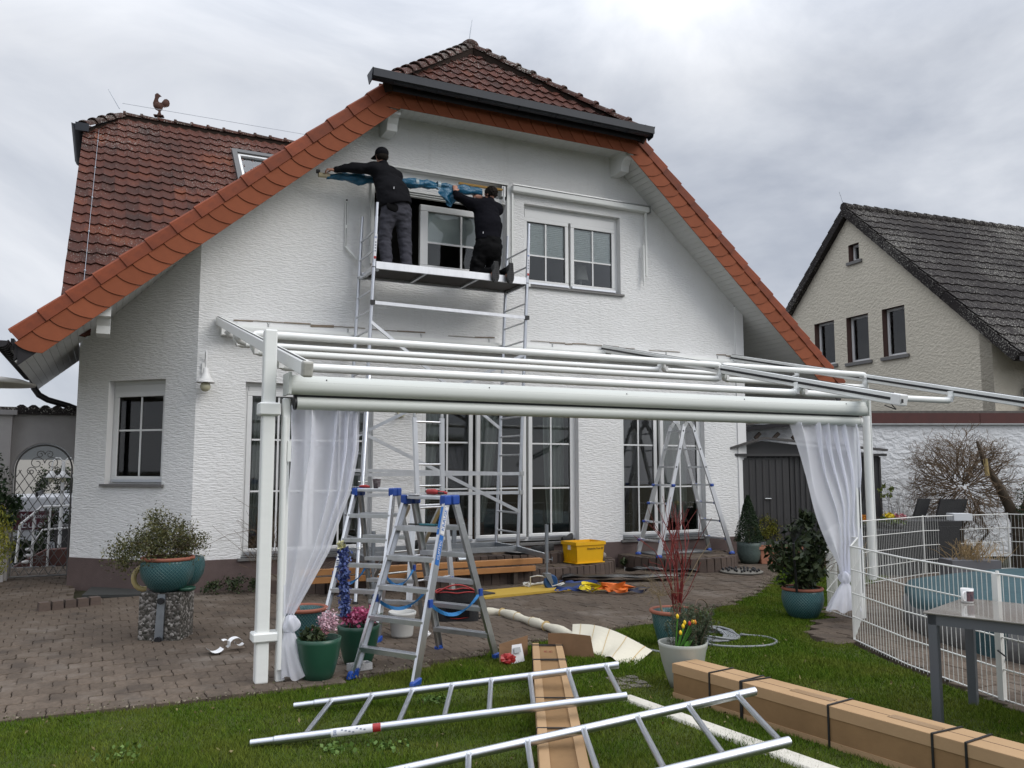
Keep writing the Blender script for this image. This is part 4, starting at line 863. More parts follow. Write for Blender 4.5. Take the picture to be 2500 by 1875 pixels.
# ------------------------------------------------------------------ scaffold tower
tw = thing('scaffold_tower', 'narrow aluminium mobile scaffold tower in front of the open upper window', 'scaffold', (2.0, -.95, .2))
def T(x, y, z): return Vector((x + .04 * (z - .5), y, z))
XL, XR, YF, YB = 1.985, 4.335, -.95, -.2
for x in (XL, XR):
    for y, top in ((YF, 5.3), (YB, 5.3)):
        s_ = build(MB().tube([T(x, y, .5), T(x, y, top - .2)], .0255, 12).tube([T(x, y, top - .2), T(x, y, top)], .021, 12), 'standard', ALUS, tw)
        for zz in (2.45, 4.38): build(MB().tube([T(x, y, zz), T(x, y, zz + .012)], .0265, 12), 'joint_ring', DARKP, s_)
    z = .72
    while z < 5.1:
        build(MB().tube([T(x, YF + .02, z), T(x, YB - .02, z)], .0145, 8), 'rung', ALU, tw); z += .28
def bar(p, q, w=.045, h=.02, name='brace', m_=ALU):
    b = build(MB().beam(p, q, h, w), name, m_, tw); build(MB().box(0, 0, 0, .001, .001, .001), 'x', m_, tw) if False else None
    return b
bar(T(XL, YF - .035, 3.89), T(XR, YF - .035, 3.86)); bar(T(XL, YF - .035, 1.56), T(XR, YF - .035, 1.57)); bar(T(XL, YF - .035, 1.29), T(XR, YF - .035, 1.3))
bar(T(XL, YB + .03, 1.62), T(XR, YB + .03, 1.57))
bar(T(XL, YF - .02, 3.62), T(XR, YB, 2.25)); bar(T(XL, YB, 2.05), T(XR, YF - .02, 3.32)); bar(T(XL, YF - .02, 2.1), T(XR, YF - .03, 1.02))
for p in (T(XL, YF - .04, 3.89), T(XR, YF - .04, 3.86), T(XR, YF - .04, 1.57), T(XR, YF - .04, 1.3), T(XL, YF - .04, 1.56)): build(MB().box(p.x - .03, p.y - .02, p.z - .03, p.x + .03, p.y + .02, p.z + .03), 'brace_hook', DARKP if p.z > 3 else ALUD, tw)
# work platform
pf = build(MB().box(2.19, -.93, 4.405, 4.49, -.24, 4.42), 'platform', mat('dark_deck_plywood', (.035, .028, .024), .7), tw)
for q in ((2.17, -.965, 4.37, 4.51, -.93, 4.47), (2.17, -.24, 4.37, 4.51, -.205, 4.47), (2.17, -.93, 4.37, 2.205, -.24, 4.44), (4.475, -.93, 4.37, 4.51, -.24, 4.44)): build(MB().box(*q), 'platform_beam', ALU, pf)
for x in (2.9, 3.7): build(MB().box(x, -.93, 4.38, x + .04, -.24, 4.404), 'platform_rib', ALU, pf)
for x, y in ((2.17, -.9), (2.17, -.28), (4.51, -.9), (4.51, -.28)): build(MB().box(x - .05, y - .03, 4.35, x + .05, y + .03, 4.40), 'platform_claw', ALUD, pf)
# base, castors and stabiliser leg
for y in (YF, YB): bar((XL - .05, y, .5), (XR + .05, y, .5), .07, .04, 'base_beam', GALV)
bar((XR, YB, .5), (XR, YF, .5), .07, .04, 'base_beam', GALV); bar((XL, YB, .5), (XL, YF, .5), .07, .04, 'base_beam', GALV)
def castor(x, y, z0=0):
    m = MB().tube([(x, y, z0 + .22), (x, y, z0 + .45)], .017, 10); o = build(m, 'castor_spindle', GALV, tw)
    build(MB().tube([(x, y, z0 + .36), (x, y, z0 + .86)], .026, 10), 'leg_tube', GALV, tw)
    build(MB().tube([(x + .03, y, z0 + .4), (x + .07, y - .02, z0 + .4)], .006, 6).tube([(x + .07, y - .02, z0 + .375), (x + .07, y - .02, z0 + .43)], .006, 6), 'wing_nut', GALV, o)
    f = build(MB().box(x - .045, y - .04, z0 + .19, x + .045, y + .04, z0 + .22).prism([(x - .04, y - .035, z0 + .19), (x + .045, y - .035, z0 + .19), (x + .08, y - .035, z0 + .09), (x + .04, y - .035, z0 + .075)], (0, -.006, 0)).prism([(x - .04, y + .035, z0 + .19), (x + .045, y + .035, z0 + .19), (x + .08, y + .035, z0 + .09), (x + .04, y + .035, z0 + .075)], (0, .006, 0)), 'castor_fork', GALV, tw)
    w = MB(); cx_, cz = x + .055, z0 + .102; k = 24
    vs = [(cx_ + r * cos(2 * pi * i / k), y + yy, cz + r * sin(2 * pi * i / k)) for yy, r in ((-.024, .085), (-.018, .10), (.018, .10), (.024, .085)) for i in range(k)]
    w.add(vs, [(j * k + i, j * k + (i + 1) % k, (j + 1) * k + (i + 1) % k, (j + 1) * k + i) for j in range(3) for i in range(k)], True); w.add(vs[:k], [tuple(range(k))]); w.add(vs[3 * k:], [tuple(range(k))])
    o = build(w, 'wheel', mat('blue_wheel', (.01, .055, .16), .4), tw); build(MB().tube([(cx_, y - .03, cz), (cx_, y + .03, cz)], .02, 10), 'hub', GALV, o)
castor(4.33, -1.84, .03); bar((XR, YF, .5), (4.33, -1.84, .47), .07, .045, 'outrigger', GALV)
castor(2.02, -1.55); bar((XL, YF, .5), (2.02, -1.55, .47), .07, .045, 'outrigger', GALV)
build(MB().box(3.62, -.22, .54, 3.68, -.18, .78), 'upright_stub', GALV, tw)
a, b = Vector((2.09, -1.0, 2.9)), Vector((1.72, -1.85, .05)); mdp = a.lerp(b, .5); md2 = a.lerp(b, .78)
st = build(MB().tube([a, mdp], .026, 14).tube([mdp, md2], .030, 14).tube([md2, b], .023, 14), 'stabiliser_leg', ALUS, tw)
for p in (mdp, md2): build(MB().tube([p + Vector((-.06, 0, 0)), p + Vector((.06, 0, 0))], .01, 6).tube([p, p + (b - a).normalized() * .03], .034, 14), 'leg_clamp', ALUD, st)
build(MB().tube([b, b + Vector((-.01, -.01, -.05))], .035, 10), 'leg_foot', RUBBER, st)
# stickers on the tower standards
for x in (XL, XR):
    m = MB(); s = T(x, YF - .027, 4.62); m.beam(T(x, YF - .027, 4.5), T(x, YF - .027, 4.85), .036, .004, (0, -1, 0)); o = build(m, 'sticker', STICK, tw)
    m = MB().beam(T(x, YF - .0295, 4.5), T(x, YF - .0295, 4.535), .034, .001, (0, -1, 0)); build(m, 'red_mark', REDP, o)
    m = text_mb('KRAUSE', .034, frame_M(T(x, YF - .030, 4.80), (1, 0, 0), (0, 0, 1))); m.v = [((v[0] - s.x) * .26 + s.x, v[1], v[2]) for v in m.v]; build(m, 'lettering', STICKB, o)
    m = MB()
    for k in range(4): p = T(x, YF - .0296, 4.60 + .04 * k); m.box(p.x - .010, p.y - .0006, p.z, p.x + .010, p.y, p.z + .02)
    build(m, 'pictogram', mat('sticker_grey', (.2, .22, .28), .5), o)
# ------------------------------------------------------------------ double-sided step ladders
def stepladder(name, label, loc, rz, wb=.62, wt=.44, d=1.15, h=1.42, n=5, sticker=False, straps=True):
    t = thing(name, label, 'step ladder', loc, rz, 'blue-capped aluminium step ladders'); yt = .045
    def rp(sx, sy, f, off=0): # point on the rail, f 0 foot .. 1 top
        w = wb + (wt - wb) * f; y = (d / 2) * (1 - f) + yt * f
        return Vector((sx * (w / 2 + off), sy * y, h * f))
    for sx in (-1, 1):
        for sy in (-1, 1):
            a, b = rp(sx, sy, .03), rp(sx, sy, .985); dr = (b - a).normalized(); m = MB()
            m.beam(a, b, .006, .072, (0, 1, 0)); yy = Vector((0, .033, 0)); xx = Vector((-sx * .012, 0, 0))
            m.beam(a + yy + xx, b + yy + xx, .024, .006, (0, 1, 0)); m.beam(a - yy + xx, b - yy + xx, .024, .006, (0, 1, 0))
            r = build(m, 'rail', ALU if sy < 0 else ALUD, t, False)
            f = rp(sx, sy, 0); m = MB().hexa([(f.x - .02, f.y - .06, 0), (f.x + .02, f.y - .06, 0), (f.x + .02, f.y + .05, 0), (f.x - .02, f.y + .05, 0), (f.x - .02 - sx * .002, f.y - .05 + sy * -.01, .055), (f.x + .02 - sx * .002, f.y - .05 + sy * -.01, .055), (f.x + .02, f.y + .045 - sy * .02, .075 if sy < 0 else .06), (f.x - .02, f.y + .045 - sy * .02, .075 if sy < 0 else .06)])
            o = build(m, 'foot', BLUEP, t, False); bevel(o, .006, 1)
            rv_ = MB()
            for k in range(5): p = rp(sx, sy, .97 - .035 * k, .005); rv_.ball((p.x, p.y + .015 * (-1) ** k, p.z), .006, 6)
            build(rv_, 'rivets', ALUD, r, False)
    for k in range(1, n + 1):
        f = k / (n + 1) * .985
        for sy in (-1, 1):
            a, b = rp(-1, sy, f, -.008), rp(1, sy, f, -.008); m = MB()
            m.box(a.x, a.y - .042, a.z - .004, b.x, a.y + .042, a.z + .003); m.box(a.x, a.y - .042, a.z - .034, b.x, a.y - .038, a.z - .004); m.box(a.x, a.y + .038, a.z - .034, b.x, a.y + .042, a.z - .004)
            for q in range(5): m.box(a.x, a.y - .032 + .014 * q, a.z + .003, b.x, a.y - .026 + .014 * q, a.z + .006)
            build(m, 'tread', ALU, t, False)
    m = MB().box(-wt / 2 + .03, -.09, h - .03, wt / 2 - .03, .09, h); o = build(m, 'top_plate', ALU, t, False); bevel(o, .004, 1)
    for sx in (-1, 1):
        for sy in (-1, 1):
            m = MB().box(sx * (wt / 2 - .045), sy * .012, h - .075, sx * (wt / 2 + .016), sy * .105, h + .006); o = build(m, 'hinge_cap', BLUEP, t, False); bevel(o, .012, 2)
    if straps:
        for sx in (-1, 1):
            a, b = rp(sx, -1, .42, .004), rp(sx, 1, .42, .004); m = MB(); k = 14; pts = [a.lerp(b, i / k) - Vector((0, 0, .13 * 4 * (i / k) * (1 - i / k))) for i in range(k + 1)]
            vs = [];
            for i, p in enumerate(pts): tw_ = .5 * sin(i * .8); vs += [p + Vector((sin(tw_) * .015, 0, cos(tw_) * .015)), p - Vector((sin(tw_) * .015, 0, cos(tw_) * .015))]
            m.add(vs, [(2 * i, 2 * i + 1, 2 * i + 3, 2 * i + 2) for i in range(k)]); build(m, 'strap', mat('blue_webbing', (.02, .16, .40), .7), t, False)
            for p in (a, b): build(MB().box(p.x - .014, p.y - .02, p.z - .03, p.x + .014, p.y + .02, p.z + .03), 'strap_clip', BLUEP, t, False)
    if sticker:
        a, b = rp(1, -1, .62, .0), rp(1, -1, .94, .0); dr = (b - a).normalized(); off = Vector((0, -.0385, 0)) + Vector((-.012, 0, 0))
        o = build(MB().beam(a.lerp(b, .52) + off, b + off, .022, .002, (0, 1, 0)), 'sticker', STICKB, t, False)
        # the broad side of the rail carries the vertical lettering
        off2 = Vector((.0036, -.0, 0)); p1, p2 = a + off2, b + off2
        build(MB().beam(p1, p1.lerp(p2, .5), .002, .05, (0, 1, 0)), 'blue_label', STICKB, t, False); build(MB().beam(p1.lerp(p2, .52), p2, .002, .05, (0, 1, 0)), 'white_label', STICK, t, False)
        Mx = frame_M(p1.lerp(p2, .75) + Vector((.0016, 0, 0)), dr, Vector((0, 1, 0)).cross(dr) * 0 + Vector((0, -1, 0)))
        tt = text_mb('KRAUSE', .05, frame_M(p1.lerp(p2, .76) + Vector((.0022, 0, 0)), dr, Vector((0, -1, .0)))); build(tt, 'lettering', STICKB, t, False)
        tt = text_mb('CLIMTEC', .04, frame_M(p1.lerp(p2, .25) + Vector((.0022, 0, 0)), dr, Vector((0, -1, .0)))); build(tt, 'lettering', STICK, t, False)
    return t
LA, LB = (1.42, -5.2, 0), (1.475, -3.47, 0); RA, RB = radians(-57.3), radians(-42)
stepladder('step_ladder', 'nearer blue-footed double-sided step ladder with pliers and tools on it', LA, RA, sticker=True)
stepladder('step_ladder', 'farther double-sided step ladder with a dark cup on its top plate', LB, RB, h=1.44)
def LM(loc, rz): return Matrix.Translation(loc) @ Matrix.Rotation(rz, 4, 'Z')
MA, MBt = LM(LA, RA), LM(LB, RB)
# things on the ladders
p = MBt @ Vector((-.0, 0, 1.441)); m = MB().lathe([(.001, 0), (.032, 0), (.043, .10), (.045, .105), (.041, .105), (.030, .01), (.001, .01)], n=20)
cup = thing('paper_cup', 'dark patterned paper cup standing on the farther step ladder', 'cup', tuple(p)); build(m, 'wall', mat('dark_cup_print', (.06, .03, .035), .5, var=.9, vscale=30, col2=(.35, .32, .33)), cup, False); build(MB().lathe([(.0435, .098), (.0465, .103), (.0435, .108)], n=20), 'rim', PAPER, cup, False)
def screwdriver(name, lb, M, L=.2, m1_=REDP):
    t = thing(name, lb, 'screwdriver', tuple(M @ Vector((0, 0, .015)))); M2 = M
    build(MB().tube([M2 @ Vector((0, 0, .015)), M2 @ Vector((.05, 0, .02)), M2 @ Vector((.09, 0, .02)), M2 @ Vector((.11, 0, .015))], [.012, .018, .014, .010], 10), 'handle', m1_, t); build(MB().tube([M2 @ Vector((.10, 0, .015)), M2 @ Vector((L, 0, .012))], .004, 6), 'blade', ALUD, t)
screwdriver('screwdriver', 'red handled screwdriver beside the paper cup on the farther ladder', MBt @ Matrix.Translation((-.06, -.04, 1.442)) @ Matrix.Rotation(3.3, 4, 'Z'))
one(MB().box(0, 0, 0, .16, .03, .012).xf(MBt @ Matrix.Translation((.03, -.03, 1.442)) @ Matrix.Rotation(.2, 4, 'Z')), 'white_marker', PAPER, 'slim white marker lying right of the paper cup on the farther ladder', 'marker')
screwdriver('screwdriver', 'red and black screwdriver lying at the right end of the nearer ladder top', MA @ Matrix.Translation((.03, .02, 1.422)) @ Matrix.Rotation(.5, 4, 'Z'))
dr = thing('cordless_drill_driver', 'red and black cordless screwdriver lying on the nearer step ladder top', 'drill', tuple(MA @ Vector((0, 0, 1.422)))); m = MB().tube([MA @ Vector((-.02, 0, 1.45)), MA @ Vector((.06, -.02, 1.45)), MA @ Vector((.10, -.02, 1.445))], [.024, .027, .014], 10); build(m, 'housing', REDP, dr); build(MB().tube([MA @ Vector((.10, -.02, 1.445)), MA @ Vector((.16, -.03, 1.44))], .010, 8), 'chuck', DARKP, dr)
fb = one(MB().prism([MA @ Vector(q) for q in ((-.17, -.10, 1.424), (-.05, -.12, 1.424), (-.02, .0, 1.424), (-.15, .03, 1.424))], (0, 0, .004)).box(0, 0, 0, .001, .001, .001) if False else MB().prism([MA @ Vector(q) for q in ((-.17, -.115, 1.424), (-.06, -.12, 1.424), (-.02, .0, 1.424), (-.15, .03, 1.424))], (0, 0, .006)), 'crumpled_foil_bag', mat('clear_bag', (.55, .55, .56), .3, bump=1, bscale=30), 'small clear plastic bag hanging over the nearer ladder top', 'bag')
f4 = 5 / 6 * .985; yy = -(1.15 / 2 * (1 - f4) + .045 * f4); zz = 1.42 * f4 + .012
pl_ = thing('water_pump_pliers', 'teal handled pump pliers lying on the upper tread of the nearer ladder', 'pliers', tuple(MA @ Vector((0, yy, zz))))
for dy in (-.012, .014): build(MB().tube([MA @ Vector((.0, yy + dy * .4, zz + .008)), MA @ Vector((.08, yy + dy * 1.6, zz + .008)), MA @ Vector((.18, yy + dy * 2, zz + .008))], .009, 8), 'grip', TEALP, pl_)
build(MB().beam(MA @ Vector((-.11, yy, zz + .008)), MA @ Vector((.01, yy, zz + .008)), .028, .012), 'jaws', DARKP, pl_)
# ------------------------------------------------------------------ telescopic ladder standing open behind, and the one by the right door
def rung_ladder(t, a0, a1, b0, b1, n0, r=.013, w=.03, d=.06, m_=ALU, first=.2, up=(0, 1, 0)):
    """two rails a0-a1 and b0-b1 with n0 rungs"""
    a0, a1, b0, b1 = map(Vector, (a0, a1, b0, b1))
    build(MB().beam(a0, a1, w, d, b0 - a0), 'rail', m_, t); build(MB().beam(b0, b1, w, d, b0 - a0), 'rail', m_, t)
    for k in range(n0):
        f = (k + first) / n0; build(MB().tube([a0.lerp(a1, f), b0.lerp(b1, f)], r, 8), 'rung', m_, t)
def capb(t, p, s=.04, name='lock_knob'):
    p = Vector(p); o = build(MB().box(p.x - s, p.y - s * .8, p.z - s * .8, p.x + s, p.y + s * .8, p.z + s * .8), name, BLUEP, t); bevel(o, .012, 2)
tl = thing('telescopic_ladder', 'telescopic aluminium ladder with one side extended, behind the two step ladders', 'ladder', (2.6, -1.9, 0))
rung_ladder(tl, (2.43, -2.06, .95), (2.40, -1.96, 2.28), (2.80, -1.92, .95), (2.79, -1.90, 2.28), 5, first=.8)
rung_ladder(tl, (2.22, -2.36, .04), (2.37, -2.05, 1.22), (2.93, -1.98, .04), (2.84, -1.88, 1.22), 4, w=.035, d=.07, first=.9)
for p in ((2.40, -1.96, 2.28), (2.79, -1.90, 2.28)): build(MB().tube([p, (p[0], p[1], p[2] + .1), (p[0], p[1], p[2] + .14)], [.024, .022, .006], 8), 'tip', ALUD, tl)
rung_ladder(tl, (2.0, -1.3, .04), (2.37, -1.9, 1.2), (2.55, -1.1, .04), (2.84, -1.8, 1.2), 4, w=.03, d=.06, m_=ALUD, first=.9)
for p in ((2.37, -2.07, 1.21), (2.85, -1.9, 1.21), (2.22, -2.36, .04), (2.93, -1.98, .04), (2.89, -1.95, .58), (2.91, -1.97, .28), (2.28, -2.25, .5)): capb(tl, p, .026)
te = thing('telescopic_ladder', 'telescopic aluminium ladder standing as an A-frame on the half-round step by the right door', 'ladder', (7.6, -.5, .24))
zf = .27
for (fx_, tx) in ((6.90, 7.53), (8.36, 7.70)):
    a0, a1 = Vector((fx_, -.8, zf)), Vector((tx, -.68, 2.36)); b0, b1 = Vector((fx_, -.22, zf)), Vector((tx, -.32, 2.36))
    am, bm = a0.lerp(a1, .52), b0.lerp(b1, .52)
    for (p, q, w, d) in ((a0, am, .075, .028), (am, a1, .062, .026), (b0, bm, .075, .028), (bm, b1, .062, .026)):
        build(MB().beam(p, q, d, w, (1, 0, .3)), 'rail', ALU, te)
    for k in range(7):
        f = .10 + k * .142; p, q = a0.lerp(a1, f), b0.lerp(b1, f); build(MB().beam(p + Vector((0, -.012, 0)), q, .028, .028), 'rung', ALU, te)
        if k >= 4: build(MB().tube([p + Vector((0, -.017, 0)), p + Vector((0, -.0145, 0))], .014, 8), 'rung_end', DARKP, te)
    for k in range(4):
        f = .10 + k * .142; s_ = -1 if fx_ < 7.5 else 1; p = a0.lerp(a1, f)
        capb(te, p + Vector((-s_ * .0, .03 if k < 3 else -.02, 0)), .03); capb(te, b0.lerp(b1, f) + Vector((s_ * .05, 0, 0)), .026)
    for p in (a0, b0): o = build(MB().ball((p.x, p.y, p.z - .02), .055, 10, (1, .8, .7)), 'foot', BLUEP, te)
for y in (-.68, -.32):
    build(MB().tube([(7.615, y - .02, 2.46), (7.615, y + .02, 2.46)], .065, 14), 'hinge', ALU, te)
    for tx in (7.53, 7.70): build(MB().beam((tx, y, 2.33), (7.615, y, 2.45), .03, .06, (1, 0, .3)), 'hinge_arm', ALUD, te)
# ------------------------------------------------------------------ scaffold ladder frames lying on the carton
def frame(name, lb, a0, a1, b0, b1, rungs, group, sticker=None):
    a0, a1, b0, b1 = map(Vector, (a0, a1, b0, b1)); t = thing(name, lb, 'scaffold frame', tuple(a0), 0, group); r = .0255
    for p, q in ((a0, a1), (b0, b1)):
        d = (q - p).normalized(); e = p + d * .14
        o = build(MB().tube([p, e - d * .01], r * .84, 18).tube([e - d * .01, e], [r * .84, r], 18, cap=False).tube([e, q], r, 20), 'standard', ALUS, t)
        build(MB().tube([q - d * .002, q + d * .0006], r * .86, 14), 'tube_mouth', mat('tube_inside', (.12, .12, .125), .6, .5), o)
        build(MB().tube([p - d * .0006, p + d * .002], r * .7, 14), 'tube_mouth', mat('tube_inside', (.12, .12, .125), .6, .5), o)
    for f, g in rungs:
        p, q = a0.lerp(a1, f), b0.lerp(b1, g); d = (q - p).normalized()
        o = build(MB().tube([p + d * .018, q - d * .018], .0165, 14), 'rung', ALUS, t)
        build(MB().tube([p + d * .014, p + d * .036], [.024, .0165], 14, cap=False), 'weld_seam', ALU, o); build(MB().tube([q - d * .036, q - d * .014], [.0165, .024], 14, cap=False), 'weld_seam', ALU, o)
    if sticker:
        f0, f1 = sticker; d = (b1 - b0).normalized(); p, q = b0.lerp(b1, f0), b0.lerp(b1, f1); n = 8
        view = (Vector(cam.location) - p).normalized(); s_ = d.cross(view).normalized(); upv = s_.cross(d).normalized()
        if upv.dot(view) < 0: upv = -upv
        def pt(s, a, e=.0008): c = b0 + d * s; return c + (upv * cos(a) + s_ * sin(a)) * (r + e)
        S0, S1 = (p - b0).length, (q - b0).length; vs = [pt(s, radians(-62 + 124 * i / n)) for s in (S0, S1) for i in range(n + 1)]
        o = build(MB().add(vs, [(i, i + 1, n + 2 + i, n + 1 + i) for i in range(n)], True), 'sticker', STICK, t)
        vs = [pt(s, radians(-62 + 124 * i / n), .0014) for s in (S1 - .05, S1 - .002) for i in range(n + 1)]
        build(MB().add(vs, [(i, i + 1, n + 2 + i, n + 1 + i) for i in range(n)], True), 'red_mark', REDP, o)
        m = text_mb('KRAUSE', .028, Matrix.Identity(4)); m.v = [tuple(pt(S0 + .025 - v[1] * 1.0, radians(v[0] / r * 57.3 * .30), .0016)) for v in m.v]; build(m, 'lettering', STICKB, o)
        m = MB()
        for k in range(7): s = S0 + .06 + k * .022; a = radians(-30 + 13 * (k % 4)); m.add([pt(s, a, .0016), pt(s + .012, a, .0016), pt(s + .012, a + .3, .0016), pt(s, a + .3, .0016)], [(0, 1, 2, 3)])
        build(m, 'pictogram', mat('sticker_grey', (.2, .22, .28), .5), o)
    return t
ru = [((k + .42) / 7.9, (k + .66) / 8.2) for k in range(8)]
frame('scaffold_section', 'farther scaffold ladder frame lying across the long carton, with a sticker on one tube', (.16, -6.01, .05), (2.28, -6.74, .26), (-.22, -6.65, .04), (1.92, -7.39, .24),
      [(.11 + .1215 * k, .135 + .1215 * k) for k in range(8)], 'spare scaffold frames on the lawn', (.205, .335))
frame('scaffold_section', 'nearest aluminium scaffold ladder frame, cut off by the bottom edge of the view', (-.18, -7.52, .03), (2.53, -7.86, .31), (-.55, -8.28, .03), (2.03, -8.66, .31),
      [(.10 + .122 * k, .13 + .122 * k) for k in range(8)], 'spare scaffold frames on the lawn')
# ------------------------------------------------------------------ neighbour's house, garden wall, shed
def cw(xc, d, z=0): return (-1.065 + .9003 * xc + .4352 * d, -11.928 - .4352 * xc + .9003 * d, z)
nh = thing('neighbour_house', 'cream rendered gable house with a dark lichen-speckled roof behind the garden wall', 'house', (15.64, -.57, 0))
NB = Plane((15.64, -.57), (.1, .995)).out((-.995, .1))
w, rv = wall_mb(NB, -.0, 8, 0, 8.26, [(2.29, 3.0, 4.34, 5.51, .22), (3.46, 4.22, 4.34, 5.51, .22), (4.67, 5.43, 4.38, 5.54, .22), (3.67, 4.04, 6.94, 7.38, .2)], [lambda p: 4.5 + .94 * p[0] - p[1], lambda p: 12.02 - .94 * p[0] - p[1]])
build(w, 'wall', CREAM, nh); [build(r_, 'reveal', mat('brown_reveal', (.10, .055, .045), .8, var=.3), nh) for r_ in rv]
NS = Plane((15.64, -.57), (.995, -.1)).out((-.1, -.995)); m = MB(); NS.box(m, 0, 12, -.3, 0, 0, 4.5); build(m, 'wall', CREAM, nh)
for (a, b, c, d) in ((2.29, 3.0, 4.34, 5.51), (3.46, 4.22, 4.34, 5.51), (4.67, 5.43, 4.38, 5.54), (3.67, 4.04, 6.94, 7.38)):
    m = MB(); t_ = .06; a += .02; b -= .02
    for q in ((a, b, c, c + t_), (a, b, d - t_, d), (a, a + t_, c + t_, d - t_), (b - t_, b, c + t_, d - t_)): NB.box(m, q[0], q[1], -.2, -.14, q[2], q[3])
    F = build(m, 'window', PVC, nh); build(NB.box(MB(), a + t_, b - t_, -.18, -.172, c + t_, d - t_), 'pane', GLASSN, F)
    build(NB.box(MB(), a, b, -.26, -.25, c, d), 'curtain', mat('pane_sky_reflection', (.34, .38, .42), .9), F); build(NB.box(MB(), a - .12, b + .08, -.14, .05, c - .09, c - .012), 'sill', GRANITE, F)  # sheet behind each pane; its blue-grey paints in the sky reflected by the glass
zn = lambda s: 8.36 - .94 * abs(s - 4.0)
rf = build(MB(), 'roof', TILEN, nh)
def npt(s, l, dz=0): p = NB.P(s, 0, zn(s) + dz); return p + NS.d * l
for s0, s1 in ((-.7, 4.0), (4.0, 8.6)):
    P = [npt(s0, -.1), npt(s1, -.1), npt(s1, 12), npt(s0, 12)]; m = MB(); m.hexa([p - Vector((0, 0, .14)) for p in P] + P); build(m, 'roof_slab', GUTB, rf)
field = MB(); rows = []
vdir = (npt(4.0, 0) - npt(0, 0)).normalized(); nr = NS.d.cross(vdir).normalized(); base = npt(-.72, -.12, .01)
tile_n = MB(); nn_ = 5; TWN, TLN = .30, .335; xs_ = [i * TWN / (nn_ - 1) for i in range(nn_)]; hh_ = lambda x: .028 * (.5 + .5 * cos(2 * pi * x / TWN))
tile_n.add([(x, 0, hh_(x) + .03) for x in xs_] + [(x, TLN + .04, hh_(x)) for x in xs_] + [(x, .0, hh_(x) - .0) for x in xs_], [(i, i + 1, nn_ + i + 1, nn_ + i) for i in range(nn_ - 1)] + [(i + 2 * nn_, i + 1 + 2 * nn_, i + 1, i) for i in range(nn_ - 1)])
NTM = mesh_of(tile_n, 'roof_tile', TILEN); cnt = 0; allt = []
for j in range(19):
    for i in range(40): allt.append((i, j))
allt.sort(key=lambda q: q[0] + abs(q[1] - 10) * .5)
for i, j in allt:
    p = base + NS.d * (i * TWN) + vdir * (j * TLN) + nr * .01; M = Matrix(((NS.d.x, vdir.x, nr.x, p.x), (NS.d.y, vdir.y, nr.y, p.y), (NS.d.z, vdir.z, nr.z, p.z), (0, 0, 0, 1))) @ Matrix.Translation((0, 0, random.uniform(0, .006)))
    if cnt < 300: place(NTM, 'roof_tile', M, rf); cnt += 1
    else:
        oo = len(field.v); field.v += [tuple(M @ Vector(v)) for v in tile_n.v]; field.f += [tuple(k + oo for k in f) for f in tile_n.f]; field.sm += tile_n.sm
tag(build(field, 'roof_tile_field', TILEN, rf), kind='stuff')
NV = mesh_of(MB().hexa([(-.03, 0, -.16), (.2, 0, -.16), (.2, .37, -.17), (-.03, .37, -.17), (-.03, 0, .045), (.2, 0, .045), (.2, .37, .02), (-.03, .37, .02)]), 'verge_tile', TILEN)
for sg in (1, -1):
    vd = (npt(4.0, 0) - npt(4.0 - 4.0 * sg, 0)).normalized(); n2 = NS.d.cross(vd) * sg; b0 = npt(4.0 - 4.72 * sg, -.13)
    for k in range(19):
        p = b0 + vd * (k * .335); place(NV, 'verge_tile', Matrix(((NS.d.x, vd.x, n2.x, p.x), (NS.d.y, vd.y, n2.y, p.y), (NS.d.z, vd.z, n2.z, p.z), (0, 0, 0, 1))), rf)
a = npt(4.0, -.15, .03)
RM = mesh_of(MB().tube([(0, 0, 0), (0, .36, -.02)], [.12, .105], 8), 'ridge_tile', TILEN)
for k in range(34):
    p = a + NS.d * (k * .34); x_ = NS.n; place(RM, 'ridge_tile', Matrix(((x_.x, NS.d.x, 0, p.x), (x_.y, NS.d.y, 0, p.y), (0, 0, 1, p.z), (0, 0, 0, 1))), rf)
build(MB().tube([a + Vector((0, 0, .1)), a + Vector((-.06, .05, .4))], .008, 5), 'lightning_rod', ZINC, nh)
g0 = NS.P(.0, .62, 3.9)
m = MB().tube([NS.P(.2, .72, 3.78), NS.P(12, .72, 3.78)], .08, 8); build(m, 'gutter', ZINC, nh)
m = MB().tube([NS.P(1.6, .66, 3.72), NS.P(1.4, .5, 3.6), NS.P(.95, .16, 3.42), NS.P(.78, .1, 3.3), NS.P(.75, .1, 1)], .055, 10); build(m, 'downpipe', ZINC, nh)
tr = thing('wall_trellis', 'thin wire trellis with a reddish climber beside the neighbour house downpipe', 'trellis', tuple(NS.P(1.5, .03, 2.2))); m = MB()
for k in range(8): m.tube([NS.P(.95 + .15 * k, .06, 2.3), NS.P(.95 + .15 * k, .06, 3.4)], .006, 4); m.tube([NS.P(.9, .05, 2.35 + .15 * k), NS.P(2.1, .05, 2.35 + .15 * k)], .006, 4)
tag(build(m, 'wire_grid', ALUD, tr), kind='stuff')
def leaves(P, size, aspect=.5, jitter=.4, up=None):
    """leaf-sized quads (bent in the middle) at points P"""
    P = np.asarray(P, float); n = len(P); rs = np.random
    d = rs.normal(size=(n, 3)); 
    if up is not None: d = d * (1 - up[3]) + np.array(up[:3]) * up[3] * 1.7
    d /= np.linalg.norm(d, axis=1)[:, None] + 1e-9; s = np.cross(d, rs.normal(size=(n, 3))); s /= np.linalg.norm(s, axis=1)[:, None] + 1e-9; nn = np.cross(d, s)
    L = size * rs.uniform(1 - jitter, 1 + jitter, n)[:, None]; w = L * aspect / 2
    a, b = P - d * L / 2, P + d * L / 2; mdl = P + s * w + nn * L * .06; mdr = P - s * w + nn * L * .06
    V_ = np.stack([a, mdl, b, mdr], 1).reshape(-1, 3)
    return V_, 4
